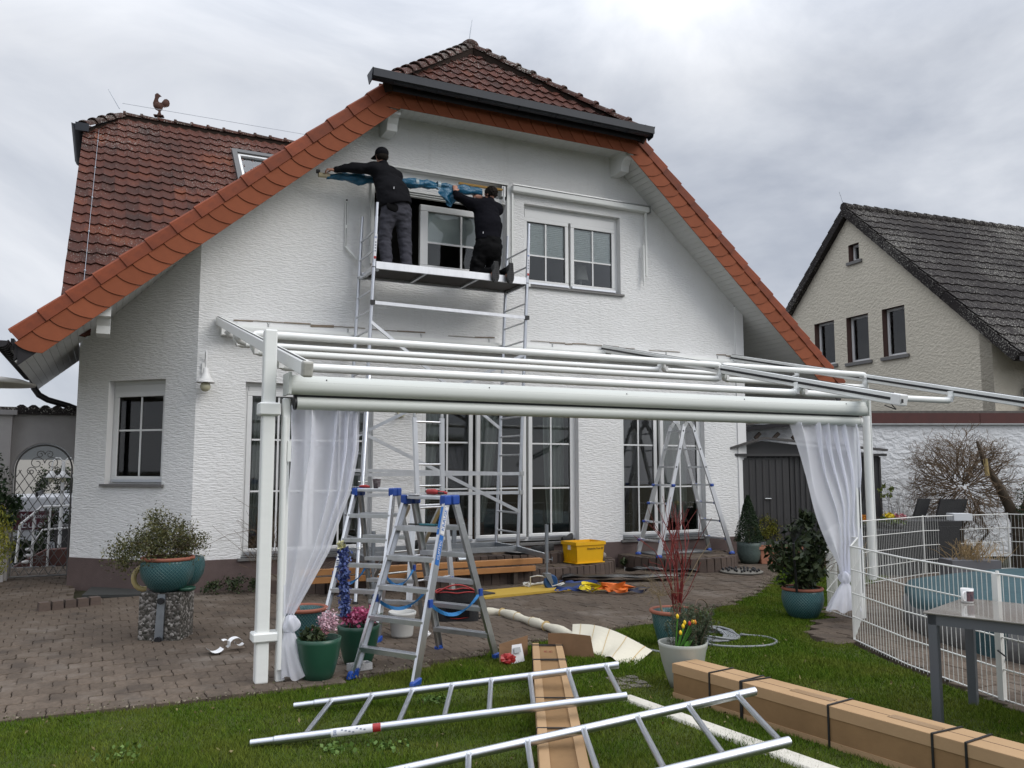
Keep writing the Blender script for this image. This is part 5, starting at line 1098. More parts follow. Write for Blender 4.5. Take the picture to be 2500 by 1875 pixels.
def leaf_obj(name, P, size, m, parent, aspect=.5, kind=None, up=None):
    V_, q = leaves(P, size, aspect, up=up); Mi = np.array(wmat(parent).inverted()) if parent else np.eye(4); V_ = V_ @ Mi[:3, :3].T + Mi[:3, 3]
    n = len(V_) // 4; me = bpy.data.meshes.new(name); me.vertices.add(4 * n); me.vertices.foreach_set('co', V_.astype(np.float32).ravel()); me.loops.add(4 * n); me.loops.foreach_set('vertex_index', np.arange(4 * n, dtype=np.int32)); me.polygons.add(n); me.polygons.foreach_set('loop_start', np.arange(0, 4 * n, 4, dtype=np.int32)); me.polygons.foreach_set('loop_total', np.full(n, 4, np.int32)); me.materials.append(m); me.update(calc_edges=True)
    o = bpy.data.objects.new(name, me); C.objects.link(o)
    if parent: o.parent = parent; WM[o.name] = wmat(parent)
    if kind: o['kind'] = kind
    return o
leaf_obj('climber_leaf', [tuple(NS.P(1.6 + random.gauss(0, .3), .1 + random.random() * .1, 2.8 + random.gauss(0, .35))) for _ in range(500)], .07, leafm('reddish_leaves', (.04, .05, .015), (.25, .06, .02)), tr, kind='stuff')
# boundary wall with oxblood coping
gw = thing('garden_wall', 'rough white garden wall with an oxblood red metal coping', 'wall', cw(7, 16))
a, b = Vector(cw(3.9, 16)), Vector(cw(12.5, 16)); GW = Plane(a[:2], (b - a)[:2]).out((.4352 * -1, -.9003)); LW = (b - a).length
build(GW.box(MB(), 0, LW, -.3, 0, 0, 2.5), 'wall', ROUGHW, gw); build(GW.box(MB(), 0, LW, -.36, .005, 2.69, 2.735), 'top_cover', mat('lichen_grey_cover', (.13, .12, .11), .9, var=.7, vscale=14), gw)
x = 0
for L_ in (1.9, 3.1, 1.55, 2.2): build(GW.box(MB(), x + .004, x + L_ - .004, -.34, .05, 2.485, 2.69), 'coping_panel', COPING, gw); build(GW.box(MB(), x, x + L_ - .002, .03, .058, 2.47, 2.492), 'drip_edge', ALUD, gw); x += L_
# lean-to roof end behind the shed
lt = thing('lean_to_roof', 'dark old lean-to roof edge showing above the garden shed', 'roof', cw(4.6, 15.9)); m = MB()
m.beam(cw(3.9, 15.85, 2.32), cw(5.6, 15.85, 2.52), .5, .08); build(m, 'roof_slab', GUTB, lt); build(MB().beam(cw(3.9, 15.6, 2.40), cw(5.6, 15.6, 2.60), .02, .03), 'edge_strip', mat('lichen_grey_cover', (.2, .19, .17), .9), lt)
for k in range(4): build(MB().beam(cw(4.2 + .35 * k, 15.75, 2.2), cw(4.3 + .35 * k, 15.75, 2.3), .08, .06), 'rafter_end', mat('old_wood', (.06, .045, .035), .9), lt)
# garden shed
sh = thing('garden_shed', 'anthracite sheet-metal garden shed with vertical ribs between the house and the garden wall', 'shed', cw(5.4, 15))
D0 = 15.3
def sp(x, z, e=0): return cw(x, D0 - e, z)
x0, x1 = 4.02, 6.66
m = MB(); m.prism([sp(x0, 0), sp(x1, 0), sp(x1, 1.9), sp(4.55, 2.14), sp(x0, 1.98)], Vector(cw(0, 1.6)) - Vector(cw(0, 0))); build(m, 'body', SHED, sh)
m = MB(); m.beam(sp(4.55, 2.19, .1), sp(6.76, 1.97, .1), .12, .04); m.beam(sp(x0 - .1, 2.0, .1), sp(4.55, 2.19, .1), .12, .04); build(m, 'verge_trim', SHEDL, sh)
build(MB().beam(sp(x0 - .1, 1.885, .06), sp(6.76, 1.885, .06), .1, .045), 'fascia', SHED, sh)
x = x0 + .05
while x < x1:
    build(MB().box(0, 0, 0, .001, .001, .001) if False else MB().hexa([sp(x, .02), sp(x + .055, .02), sp(x + .045, .02, .022), sp(x + .01, .02, .022), sp(x, 1.85), sp(x + .055, 1.85), sp(x + .045, 1.85, .022), sp(x + .01, 1.85, .022)]), 'rib_panel', SHED, sh); x += .095
dr_ = build(MB().hexa([sp(4.1, .05, .025), sp(5.0, .05, .025), sp(5.0, .05, .045), sp(4.1, .05, .045), sp(4.1, 1.83, .025), sp(5.0, 1.83, .025), sp(5.0, 1.83, .045), sp(4.1, 1.83, .045)]), 'door', SHED, sh)
for k in range(7): build(MB().hexa([sp(4.16 + .12 * k, .1, .045), sp(4.21 + .12 * k, .1, .045), sp(4.2 + .12 * k, .1, .06), sp(4.17 + .12 * k, .1, .06), sp(4.16 + .12 * k, 1.8, .045), sp(4.21 + .12 * k, 1.8, .045), sp(4.2 + .12 * k, 1.8, .06), sp(4.17 + .12 * k, 1.8, .06)]), 'door_rib', SHED, dr_)
build(MB().tube([sp(4.55, 1.1, .08), sp(4.66, 1.1, .08)], .014, 8), 'handle', ALUD, dr_)
# ------------------------------------------------------------------ left: arched wall, gate, street beyond
ar = thing('arched_garden_wall', 'grey rendered wall with an arched gateway and dark tiled coping left of the house', 'wall', (-2.2, 2.4, 0))
m = MB(); cxg, czg, rg = -1.87, 1.62, .40; n = 20
ap = [(cxg + rg * cos(radians(180 - 180 * i / n)), czg + rg * sin(radians(180 - 180 * i / n))) for i in range(n + 1)]
for y0_, y1_ in ((2.4, 2.65),):
    L_ = [(-2.40, 0), (-2.40, 2.44), (cxg, 2.44)] ; 
    def strip(a, b):
        m.hexa([(a[0], 2.4, a[1]), (b[0], 2.4, b[1]), (b[0], 2.65, b[1]), (a[0], 2.65, a[1]), (a[0], 2.4, 2.44), (b[0], 2.4, 2.44), (b[0], 2.65, 2.44), (a[0], 2.65, 2.44)])
    for i in range(n): strip(ap[i], ap[i + 1])
m.box(-2.42, 2.4, -.02, cxg - rg, 2.65, 2.44); m.box(cxg + rg, 2.4, -.02, -1.43, 2.65, 2.44); build(m, 'wall', GREYR, ar)
m = MB(); m.box(-3.2, 2.25, -.02, -2.3, 2.75, 2.42); build(m, 'pier', GREYR, ar); build(MB().box(-3.2, 2.2, 2.42, -2.24, 2.8, 2.49), 'pier_cap', mat('grey_cap', (.27, .26, .26), .8), ar)
CT = mesh_of(MB().tube([(0, -.07, .02), (0, .33, .02)], [.075, .065], 10), 'coping_tile', TILEN)
for k in range(7): place(CT, 'coping_tile', Matrix.Translation((-2.2 + .155 * k, 2.42, 2.49)), ar)
build(MB().box(-2.3, 2.33, 2.44, -1.35, 2.72, 2.475), 'coping_bed', TILEN, ar)
gt = thing('wrought_iron_gate', 'grey wrought iron gate with diamond lattice and scrolls under the arch', 'gate', (-1.87, 2.5, 0)); GI = mat('grey_iron', (.16, .155, .15), .6, .3)
m = MB(); rr = rg - .03; pts = [(cxg - rr, 2.5, .06)] + [(cxg + rr * cos(radians(180 - 180 * i / 20)), 2.5, czg + rr * sin(radians(180 - 180 * i / 20))) for i in range(21)] + [(cxg + rr, 2.5, .06)]; m.tube(pts, .014, 6); m.tube([(cxg - rr, 2.5, .06), (cxg + rr, 2.5, .06)], .014, 6); build(m, 'frame', GI, gt)
m = MB(); s_ = .125
for k in range(-14, 22):
    for sg in (-1, 1):
        pts = []
        for q in range(41):
            z = .08 + (czg + .0 - .08) * q / 40; x = cxg + sg * ((z - .08) * .62 + k * s_ * 1.0) - 0
            if abs(x - cxg) < rr: pts.append((x, 2.5, z))
        if len(pts) > 2: build(MB().tube([pts[0], pts[-1]], .0055, 4), 'lattice_bar', GI, gt)
def scroll(cx_, cz, r, turns, s0, sg=1): return [(cx_ + sg * r * (1 - .75 * i / 22) * cos(s0 + turns * 2 * pi * i / 22), 2.49, cz + r * (1 - .75 * i / 22) * sin(s0 + turns * 2 * pi * i / 22)) for i in range(23)]
for cx_, cz, r in ((-1.97, 1.72, .10), (-1.77, 1.72, .10), (-2.04, 1.60, .07), (-1.70, 1.60, .07), (-1.93, .98, .05), (-1.81, .98, .05), (-1.93, .30, .07), (-1.81, .30, .07), (-1.93, 1.85, .06), (-1.81, 1.85, .06)):
    build(MB().tube(scroll(cx_, cz, r, 1.3, 0 if cx_ < cxg else 0, 1 if cx_ < cxg else -1), .006, 5), 'scroll', GI, gt)
# beyond the gate
stp = thing('stair_wall', 'reddish brown side wall of steps going down to the street behind the gate', 'wall', (-1.9, 5.2, 0)); build(MB().prism([(-2.35, 4.3, .02), (-1.2, 4.3, .02), (-1.2, 4.3, .3), (-1.9, 4.3, .28)], (0, .3, 0)), 'wall', mat('red_brown_block', (.12, .055, .045), .85, var=.3), stp)
rl = thing('white_handrail', 'white tubular handrail descending behind the gate', 'railing', (-2.0, 4.5, 0)); m = MB()
m.tube([(-2.3, 4.2, .1), (-2.27, 4.2, .72), (-1.98, 4.3, 1.0), (-1.2, 4.4, 1.02)], .022, 8); build(m, 'handrail', WHITE, rl)
build(MB().tube([(-2.12, 4.2, .3), (-1.95, 4.3, .62), (-1.2, 4.4, .66)], .016, 8), 'mid_rail', WHITE, rl)
for x, z in ((-2.08, .87), (-1.85, 1.0)): build(MB().tube([(x, 4.26, 0.0), (x, 4.26, z)], .018, 8), 'post', WHITE, rl)
for k in range(4): build(MB().ball((-2.15 + .02 * k, 4.1, .12 + .1 * k), .05, 6, (1.4, .3, .6)), 'flower_ornament', WHITE, rl) if k < 3 else None
lp = thing('garden_lamp_post', 'white garden lamp post with hanging bell shades behind the gate', 'lamp', (-1.73, 5.4, 0)); build(MB().tube([(-1.73, 5.4, 0), (-1.73, 5.4, 1.75)], .03, 8), 'post', WHITE, lp)
for dx in (-.18, .0, .22):
    m = MB().lathe([(.015, .08), (.03, .07), (.05, .03), (.12, -.04), (.115, -.045), (.04, .0)], (-1.73 + dx, 5.38, 1.52), 16); build(m, 'shade', WHITE, lp); build(MB().ball((-1.73 + dx, 5.38, 1.44), .055, 8), 'globe', BULB, lp)
    build(MB().tube([(-1.73, 5.39, 1.7)] + [(-1.73 + dx * .5 + dx * .5 * cos(radians(180 - a)), 5.39, 1.7 + .14 * sin(radians(a))) for a in (30, 70, 110, 150, 180)] + [(-1.73 + dx, 5.38, 1.6)], .012, 6), 'arm', WHITE, lp) if dx else None
vn = thing('white_van', 'white company van with a maroon sign parked on the street behind the gate', 'van', (-2.4, 9.3, -.95), radians(0))
m = MB().prism([(x, 8.6, z) for x, z in ((-4.4, -.62), (-.2, -.62), (-.2, .95), (-.5, 1.06), (-4.0, 1.06), (-4.4, .9))], (0, 1.8, 0)); o = build(m, 'body', VANW, vn); bevel(o, .06, 3)
for x in (-3.6, -1.0): build(MB().tube([(x, 8.56, -.62), (x, 8.8, -.62)], .33, 18), 'wheel', RUBBER, vn)
for z in (.1, -.28): build(MB().box(-4.3, 8.585, z, -.3, 8.605, z + .03), 'side_trim', DARKP, vn)
sg_ = build(MB().prism([(-2.9, 8.59, .36), (-1.95, 8.59, .36), (-1.95, 8.59, .74), (-2.66, 8.59, .74)], (0, -.012, 0)), 'sign_panel', MAROON, vn)
TM = lambda x, z: frame_M((x, 8.572, z), (1, 0, 0), (0, 0, 1))
build(text_mb('Markisen', .15, TM(-2.33, .64)), 'lettering', STICK, sg_); build(text_mb('Euler', .24, TM(-2.33, .47)), 'lettering', STICK, sg_)
build(text_mb('06074 / 19 35', .13, TM(-2.25, -.02)), 'phone_number', DARKP, vn)
build(MB().box(-3.6, 8.6, 1.05, -3.55, 10.3, 1.14), 'roof_bar', DARKP, vn); build(MB().box(-2.35, 8.6, 1.05, -2.3, 10.3, 1.14), 'roof_bar', DARKP, vn)
cb = thing('white_pickup_cab', 'white vehicle cab with a dark window beyond the first van', 'van', (-1.2, 12, -.95)); o = build(MB().prism([(x, 11.3, z) for x, z in ((-2.2, -.6), (.2, -.6), (.2, 1.4), (-1.7, 1.4), (-2.1, .8))], (0, 1.7, 0)), 'body', VANW, cb); bevel(o, .08, 3); build(MB().box(-1.75, 11.28, .85, -1.0, 11.31, 1.3), 'window', GLASSD, cb)
for x in (-1.7, -.3): build(MB().tube([(x, 11.26, -.6), (x, 11.5, -.6)], .34, 14), 'wheel', RUBBER, cb)
hs2 = thing('house_across_the_street', 'pale house front across the street, seen through the gate', 'house', (-3.5, 22, -1)); build(MB().box(-9, 18, -.95, 6, 24, 3.1), 'wall', mat('pale_blue_grey_render', (.13, .14, .145), .9), hs2)
build(MB().box(-9.3, 17.6, 3.1, 6.3, 24.3, 3.5), 'roof', TILEN, hs2); build(MB().box(-4.5, 17.9, -.9, -1.9, 17.99, 1.9), 'garage_door', mat('cream_door', (.48, .46, .42), .7), hs2); build(MB().box(-1.7, 17.9, .2, -.3, 17.99, 2.1), 'window', GLASSD, hs2)
hs3 = thing('far_orange_roof_house', 'small piece of a house with orange roof tiles at the far left edge', 'house', (-4.3, 6.5, 0)); build(MB().box(-6, 6, -.95, -3.42, 9, 2.75), 'wall', GREYR, hs3); build(MB().prism([(-6, 5.9, 3.55), (-3.75, 5.9, 3.55), (-3.35, 5.9, 2.75), (-6, 5.9, 2.75)], (0, 3, 0)), 'roof', TERRA, hs3); build(MB().tube([(-6, 5.85, 2.74), (-3.3, 5.85, 2.74)], .05, 8), 'gutter', ZINC, hs3)
ds = thing('white_lamp_dish', 'large pale round lamp shade seen edge-on at the far left, below the gutter', 'lamp', (-2.44, .87, 2.75)); build(MB().lathe([(.001, .10), (.1, .095), (.35, .06), (.52, .0), (.51, -.02), (.3, -.03), (.001, -.035)], n=36), 'shade', mat('pale_enamel', (.5, .48, .44), .6), ds, False); build(MB().tube([(0, 0, .09), (0, 0, .2)], .02, 6).tube([(-.12, .05, -.03), (-.12, .05, -2.75)], .035, 8), 'pole', DARKP, ds, False)
bn = thing('grey_wheelie_bin', 'dark grey wheelie bin behind the gate below the handrail', 'bin', (-1.58, 5.9, -.2)); build(MB().hexa([(-.2, -.2, 0), (.2, -.2, 0), (.2, .2, 0), (-.2, .2, 0), (-.26, -.25, .75), (.26, -.25, .75), (.26, .25, .75), (-.26, .25, .75)]), 'body', GREYP if False else SHED, bn, False); build(MB().box(-.28, -.28, .75, .28, .26, .8), 'lid', SHED, bn, False)
# ------------------------------------------------------------------ plants
def dome(n, c, r, fill=.5, flat=0):
    P = np.random.normal(size=(n, 3)); P /= np.linalg.norm(P, axis=1)[:, None]; P *= (np.random.uniform(fill, 1, n) ** .6)[:, None]
    if flat is not None: P[:, 2] = np.abs(P[:, 2]) if flat == 0 else P[:, 2]
    nf = np.array([1 + .22 * noise.noise(Vector(p * 2.3) + Vector((c[0] * 3, 1, 2))) + .12 * noise.noise(Vector(p * 6)) for p in P]); return P * nf[:, None] * np.array(r) + np.array(c)
def clumps(n, c, r, k, cr, flat=0, fill=.6):
    Cn = dome(k, c, r, fill, flat); i = np.random.randint(0, k, n); return Cn[i] + np.random.normal(size=(n, 3)) * cr
def twigs(mb, base, dirs, L, r, depth, rng, spread=.6, n=2, curve=.15, segs=3, minr=.0015):
    for d in dirs:
        p = Vector(base); v = Vector(d).normalized(); pts = [p.copy()]
        for _ in range(segs):
            v = (v + Vector((rng.gauss(0, curve), rng.gauss(0, curve), rng.gauss(0, curve * .6)))).normalized(); p = p + v * L / segs; pts.append(p.copy())
        mb.tube(pts, [max(r * (1 - .4 * i / segs), minr) for i in range(segs + 1)], 5 if r > .004 else 3, cap=False)
        if depth > 0: twigs(mb, pts[-1], [v + Vector((rng.gauss(0, spread), rng.gauss(0, spread), rng.gauss(0, spread * .8))) for _ in range(n)] , L * rng.uniform(.6, .85), r * .6, depth - 1, rng, spread, n, curve, segs, minr)
        if depth > 0 and rng.random() < .7: twigs(mb, pts[1], [v + Vector((rng.gauss(0, spread), rng.gauss(0, spread), rng.gauss(0, spread * .6)))], L * .6, r * .5, depth - 1, rng, spread, n, curve, segs, minr)
    return mb
def pot(name, lb, loc, r, h, m, prof=None, rim=None, fill=None, cat='plant pot', group=None, n=36):
    t = thing(name, lb, cat, loc, 0, group); pr = prof or [(.62, 0), (.80, .25), (.93, .55), (1, .9), (1, 1)]
    P = [(.001, 0.0)] + [(r * a, h * b) for a, b in pr]; P += [(r * pr[-1][0] * .9, h), (r * pr[-1][0] * .86, h * .8)]
    build(MB().lathe(P, n=n), 'bowl', m, t, False)
    if rim:
        R = r * pr[-1][0]; build(MB().lathe([(R * 1.0 + .018 * cos(radians(a)), h + .018 * sin(radians(a))) for a in range(-180, 181, 30)], n=n), 'rim', rim, t, False); build(MB().lathe([(R * .97, h + .005), (R * .90, h - .10)], n=n), 'inner_wall', rim, t, False)
    build(MB().lathe([(r * pr[-1][0] * .92, h * .82), (.001, h * .86)], n=24), 'soil', SOIL, t, False); return t
BOWL = [(.48, 0), (.72, .15), (.93, .42), (1.0, .68), (.97, .88), (.92, 1)]
VASE = [(.58, 0), (.74, .25), (.90, .6), (.97, .9), (1, 1)]
# concrete block with the two teal bowls
bk = thing('concrete_block', 'exposed aggregate concrete block carrying a teal bowl, with a metal sleeve in front', 'concrete block', (-.46, -3.0, 0), radians(-26))
o = build(MB().box(-.20, -.17, 0, .20, .17, .47), 'block', AGG, bk, False); bevel(o, .012, 2)
build(MB().hexa([(-.03, -.196, .01), (.05, -.196, .01), (.05, -.171, .01), (-.03, -.171, .01), (-.01, -.196, .46), (.06, -.196, .46), (.06, -.171, .46), (-.01, -.171, .46)]), 'sleeve', GALV, bk, False)
for z in (.04, .40): build(MB().tube([(.015 + z * .03, -.195, z), (.015 + z * .03, -.232, z)], .032, 7), 'star_knob', DARKP, bk, False)
pt = pot('teal_bowl', 'large teal diamond-pattern bowl with a wispy olive shrub on the concrete block', (-.47, -3.05, .472), .25, .31, POT, BOWL, CLAY)
P = clumps(6500, (-.50, -3.0, .84), (.40, .30, .37), 90, .045, 0, .3); P2 = clumps(2600, (-.62, -3.0, .80), (.40, .26, .12), 50, .05, 1)
leaf_obj('foliage', np.vstack([P, P2]), .024, LEAFO, pt, .5, 'stuff'); rg_ = random.Random(5); m = MB(); twigs(m, (-.47, -3.0, .74), [(rg_.gauss(0, .9), rg_.gauss(0, .7), 1) for _ in range(26)], .2, .004, 2, rg_, .5, 2); tag(build(m, 'twigs', TWIG, pt), kind='stuff')
pot('teal_bowl', 'second teal bowl half hidden behind the one on the concrete block', (-.30, -2.78, .472), .20, .29, POT, BOWL, None)
one(MB().lathe([(.001, 0), (.07, .0), (.085, .015), (.085, .035), (.07, .035), (.06, .02), (.001, .02)], n=28), 'green_saucer', GREENP, 'small stack of dark green saucers on the right edge of the concrete block', 'saucer', loc=(-.30, -3.12, .472))
one(MB().tube([(.10 * cos(radians(a)), 0, .11 + .105 * sin(radians(a)) * 1.05) for a in range(60, 300, 20)], .026, 10), 'yellow_ceramic_ring', mat('cream_yellow_ceramic', (.50, .40, .18), .4), 'cream yellow ceramic ring ornament leaning behind the teal bowl', 'ornament', loc=(-.66, -2.86, .475))
# pots at the left post
t = pot('teal_pot', 'tall teal diamond-pattern pot with terracotta rim, behind the curtain tail', (.64, -4.02, 0), .20, .37, POT, VASE, CLAY); build(MB().ball((.58, -4.0, .36), .03, 8, (1, 1, 1.6)), 'clay_figure', CLAY, t)
t = pot('green_pot', 'dark green pot with pale pink hyacinths nearest the left post', (.50, -5.23, 0), .175, .335, GREENP, VASE)
leaf_obj('foliage', clumps(300, (.43, -5.2, .34), (.11, .09, .05), 12, .02), .04, LEAFD, t, .6); leaf_obj('blossom', clumps(900, (.58, -5.16, .39), (.08, .065, .12), 22, .018, 0, .3), .022, leafm('pale_pink_petals', (.55, .30, .36), (.65, .50, .55)), t, .45); leaf_obj('lower_blossom', clumps(220, (.53, -5.2, .345), (.07, .05, .04), 10, .02), .022, leafm('dusky_pink', (.25, .07, .09), (.4, .15, .17)), t, .5)
t = pot('green_pot', 'dark green pot with pink flowers and a tall blue delphinium spike', (.92, -4.86, 0), .178, .34, GREENP, VASE)
leaf_obj('pink_blossom', clumps(900, (.93, -4.84, .37), (.13, .10, .09), 16, .022), .036, leafm('pink_petals', (.45, .04, .14), (.62, .20, .32)), t, .7)
P = np.array([(.80 + .045 * random.gauss(0, .45) - .09 * (z - .45) * .5, -4.86 + .045 * random.gauss(0, .5), z) for z in np.random.uniform(.42, .98, 1500)]); leaf_obj('blue_blossom', P, .03, leafm('delphinium_petals', (.012, .025, .16), (.18, .24, .48)), t, .6)
leaf_obj('tip_bloom', np.array([(.755 + random.gauss(0, .015), -4.86 + random.gauss(0, .015), 1.0 + random.gauss(0, .02)) for _ in range(90)]), .03, leafm('pale_yellow_petals', (.45, .42, .18), (.6, .6, .4)), t, .6); m = MB().tube([(.84, -4.86, .28), (.80, -4.86, .6), (.76, -4.86, 1.0)], .006, 5); twigs(m, (1.0, -4.88, .33), [(random.gauss(.3, .5), random.gauss(0, .5), .6) for _ in range(16)], .09, .0022, 1, random.Random(2)); build(m, 'stem', mat('stem_green', (.05, .09, .02), .6), t)
bs = thing('plastic_punnet', 'small clear plastic punnet on the paving between the two green pots', 'container', (.86, -5.12, .03), .2); build(MB().box(-.09, -.05, 0, .09, .05, .004).box(-.09, -.05, 0, .09, -.046, .055).box(-.09, .046, 0, .09, .05, .055).box(-.09, -.046, 0, -.086, .046, .055).box(.086, -.046, 0, .09, .046, .055), 'tray', mat('clear_bag', (.5, .5, .5), .3), bs, False); build(MB().box(-.075, -.035, .02, .075, .035, .035), 'contents', DARKP, bs, False)
# bucket and bits behind the step ladders
bu = thing('white_bucket', 'white round plastic bucket standing behind the nearer step ladder', 'bucket', (1.60, -3.97, .03)); build(MB().lathe([(.001, 0), (.10, 0), (.105, .02), (.125, .20), (.135, .21), (.135, .235), (.125, .235), (.115, .19), (.095, .02), (.001, .012)], n=32), 'shell', mat('off_white_plastic', (.52, .52, .50), .45), bu, False); build(MB().tube([(.13 * cos(radians(a)), .13 * sin(radians(a)), .235 + .0 * a) for a in range(10, 171, 16)], .004, 5), 'handle', WHITE, bu, False)
def crumple(r, seed, sc=(1, 1, .7)):
    m = MB().ball((0, 0, 0), 1, 14); rr = random.Random(seed); m.v = [tuple(Vector((v[0] * sc[0], v[1] * sc[1], v[2] * sc[2])) * r * (.75 + .5 * noise.noise(Vector(v) * 3.1 + Vector((seed, 0, 0))) + .25 * noise.noise(Vector(v) * 7))) for v in m.v]; m.sm = [False] * len(m.f); return m
one(crumple(.055, 4), 'crumpled_paper', PAPER, 'crumpled white paper ball on the paving beside the white bucket', 'paper', loc=(1.78, -4.15, .07))
pp = thing('curled_paper_strips', 'curled white paper offcuts lying on the paving left of the awning post', 'paper', (-.02, -3.95, .03), .25)
for k, (x, y, r, a0, a1, s_) in enumerate(((-.11, 0, .07, 200, 330, .07), (-.02, .02, .045, -60, 120, .05), (.07, .0, .06, 20, 200, .06), (.12, .03, .04, 180, 330, .05))):
    m = MB(); n = 10; vs = []
    for i in range(n + 1):
        a = radians(a0 + (a1 - a0) * i / n); vs += [(x + r * cos(a), y - s_, .07 + r * sin(a) * .8), (x + r * cos(a) + .02, y + s_, .065 + r * sin(a) * .8)]
    m.add(vs, [(2 * i, 2 * i + 1, 2 * i + 3, 2 * i + 2) for i in range(n)], True); build(m, 'strip', PAPER, pp, False)
# tool bag
bg_ = thing('tool_bag', 'open black tool bag with red piping behind the nearer step ladder', 'bag', (2.42, -3.35, .03), radians(-20))
m = MB()
def bagf(u, v):
    th = 2 * pi * u; c_, s2 = cos(th), sin(th); p = 4.0; k = (abs(c_) ** p + abs(s2) ** p) ** (-1 / p); w = .235 * (1 - .05 * v + .03 * sin(6 * th)); d = .135 * (1 + .15 * v * 0 + .05 * sin(5 * th + 2 * v))
    return (w * k * c_, d * k * s2, .30 * v)
m.grid(bagf, 48, 8); build(m, 'body', mat('black_cordura', (.012, .012, .014), .8, bump=.6, bscale=40), bg_, False)
for z, r_ in ((.30, .007), (.035, .005)): build(MB().tube([bagf(i / 40, 1) [:2] + (z + .006 * sin(i),) for i in range(41)], r_, 6), 'red_piping', REDP, bg_, False)
build(MB().tube([(x_, -.12, .30 + .08 * sin(pi * (x_ + .22) / .44)) for x_ in np.linspace(-.22, .22, 12)], .009, 6), 'handle', REDP, bg_, False); build(MB().tube([(.23, 0, .3), (.30, .02, .2), (.31, .02, .08), (.24, -.02, .0)], .009, 5), 'shoulder_strap', DARKP, bg_, False)
build(MB().box(-.05, -.02, .1, .16, .06, .27).box(-.2, -.08, .1, -.1, .08, .24), 'tools', mat('tool_mix', (.10, .09, .03), .6), bg_, False)
for x in (-.12, .02): build(MB().box(x, -.152, .05, x + .11, -.128, .2), 'front_pocket', FABRIC, bg_, False)
# yellow board, mats, rope, straps, rubber sheets
yb = thing('yellow_board', 'long yellow formwork board lying on the paving below the scaffold castor', 'board', (4.1, -1.85, .03), radians(8)); build(MB().box(-1.05, -.25, 0, 1.0, .25, .028), 'panel', YBOARD, yb, False)
mt = mat('dark_rubber_pad', (.03, .032, .036), .7)
one(MB().box(-.25, -.2, 0, .25, .2, .018), 'rubber_pad', mt, 'dark rubber pad on the right end of the yellow board, beside the blue castor', 'mat', loc=(4.72, -1.82, .058)).rotation_euler = (0, 0, .1)
one(MB().box(-.3, -.14, 0, .3, .14, .018), 'rubber_pad', mt, 'dark rubber pad on the left end of the yellow board, behind the tool bag', 'mat', loc=(3.15, -2.0, .058)).rotation_euler = (0, 0, .3)
def ribbon(name, lb, cat, c, r, n, m_, w, seed, z=.035, sq=.6, grp=None, h=.05):
    rr = random.Random(seed); pts = []; a = 0
    for i in range(n): a += rr.uniform(.4, 1.3); q = rr.uniform(.25, 1); pts.append(Vector((c[0] + r * q * cos(a), c[1] + r * q * sin(a) * sq, z + rr.uniform(0, h))))
    P = []
    for i in range(len(pts) - 3):
        for k in range(5):
            t_ = k / 5; p0, p1, p2, p3 = pts[i:i + 4]; P.append(.5 * ((2 * p1) + (p2 - p0) * t_ + (2 * p0 - 5 * p1 + 4 * p2 - p3) * t_ ** 2 + (3 * p1 - p0 - 3 * p2 + p3) * t_ ** 3))
    m = MB(); vs = []
    for i, p in enumerate(P):
        d = (P[min(i + 1, len(P) - 1)] - P[max(i - 1, 0)]).normalized(); tw2 = i * .25 + seed; s2 = d.cross(Vector((0, 0, 1))).normalized(); s2 = s2 * cos(tw2 * .6) + Vector((0, 0, 1)) * abs(sin(tw2 * .6)); vs += [p + s2 * w / 2 + Vector((0, 0, .01)), p - s2 * w / 2 + Vector((0, 0, .01))]
    m.add(vs, [(2 * i, 2 * i + 1, 2 * i + 3, 2 * i + 2) for i in range(len(P) - 1)], True); return one(m, name, m_, lb, cat, grp)
ribbon('orange_strap', 'tangled orange ratchet strap on the paving', 'strap', (5.03, -2.5), .30, 26, mat('orange_webbing', (.62, .13, .01), .6), .045, 3, h=.1)
ribbon('yellow_strap', 'tangled yellow strap beside the orange one on the paving', 'strap', (4.80, -2.25), .25, 20, mat('yellow_webbing', (.70, .55, .01), .6), .045, 8, h=.1)
ribbon('blue_strap', 'blue strap lying behind the yellow strap, by the black rubber sheet', 'strap', (4.9, -1.62), .38, 18, mat('blue_webbing_dark', (.015, .04, .16), .7), .04, 5, sq=.3)
ribbon('blue_strap', 'blue strap at the front right corner of the yellow board', 'strap', (4.48, -2.12), .26, 12, mat('blue_webbing_dark', (.015, .04, .16), .7), .04, 12, sq=.3)
ribbon('navy_strap', 'dark navy strap end under the orange strap', 'strap', (5.25, -2.62), .18, 10, mat('navy_webbing', (.01, .014, .04), .7), .04, 15)
rr = random.Random(4); pts = [Vector((4.33 + .28 * cos(a * 1.1) * rr.uniform(.5, 1.1), -1.72 + .14 * sin(a), .06 + .05 * abs(sin(a * 2.1)) + (.18 if 3 < a < 4.5 else 0) * .6)) for a in np.linspace(0, 15, 46)]
one(MB().tube(pts, .009, 6), 'white_rope', mat('white_rope', (.62, .61, .57), .9), 'white rope coiled round the blue scaffold castor', 'rope')
def sheet(name, lb, cat, pts, wd, m_, hgt, seed, kind='mat'):
    m = MB(); P = [Vector(p) for p in pts]; n = len(P)
    def fn(u, v):
        s_ = v * (n - 1); i = min(int(s_), n - 2); f = s_ - i; p = P[i].lerp(P[i + 1], f); d = (P[i + 1] - P[i]).normalized(); sd = Vector((d.y, -d.x, 0)); q = u - .5
        return p + sd * wd * q + Vector((0, 0, hgt * (.5 + .5 * noise.noise(Vector((u * 2, v * 5, seed)))) + hgt * 1.6 * abs(q) ** 2))
    m.grid(fn, 10, 40); return one(m, name, m_, lb, cat)
sheet('rubber_sheet', 'black rubber sheet curling along the front of the low terrace step', 'sheet', [(4.95, -1.15, .04), (5.4, -1.35, .04), (5.9, -1.6, .04), (6.6, -1.75, .03)], .28, BLACKSHEET, .07, 3)
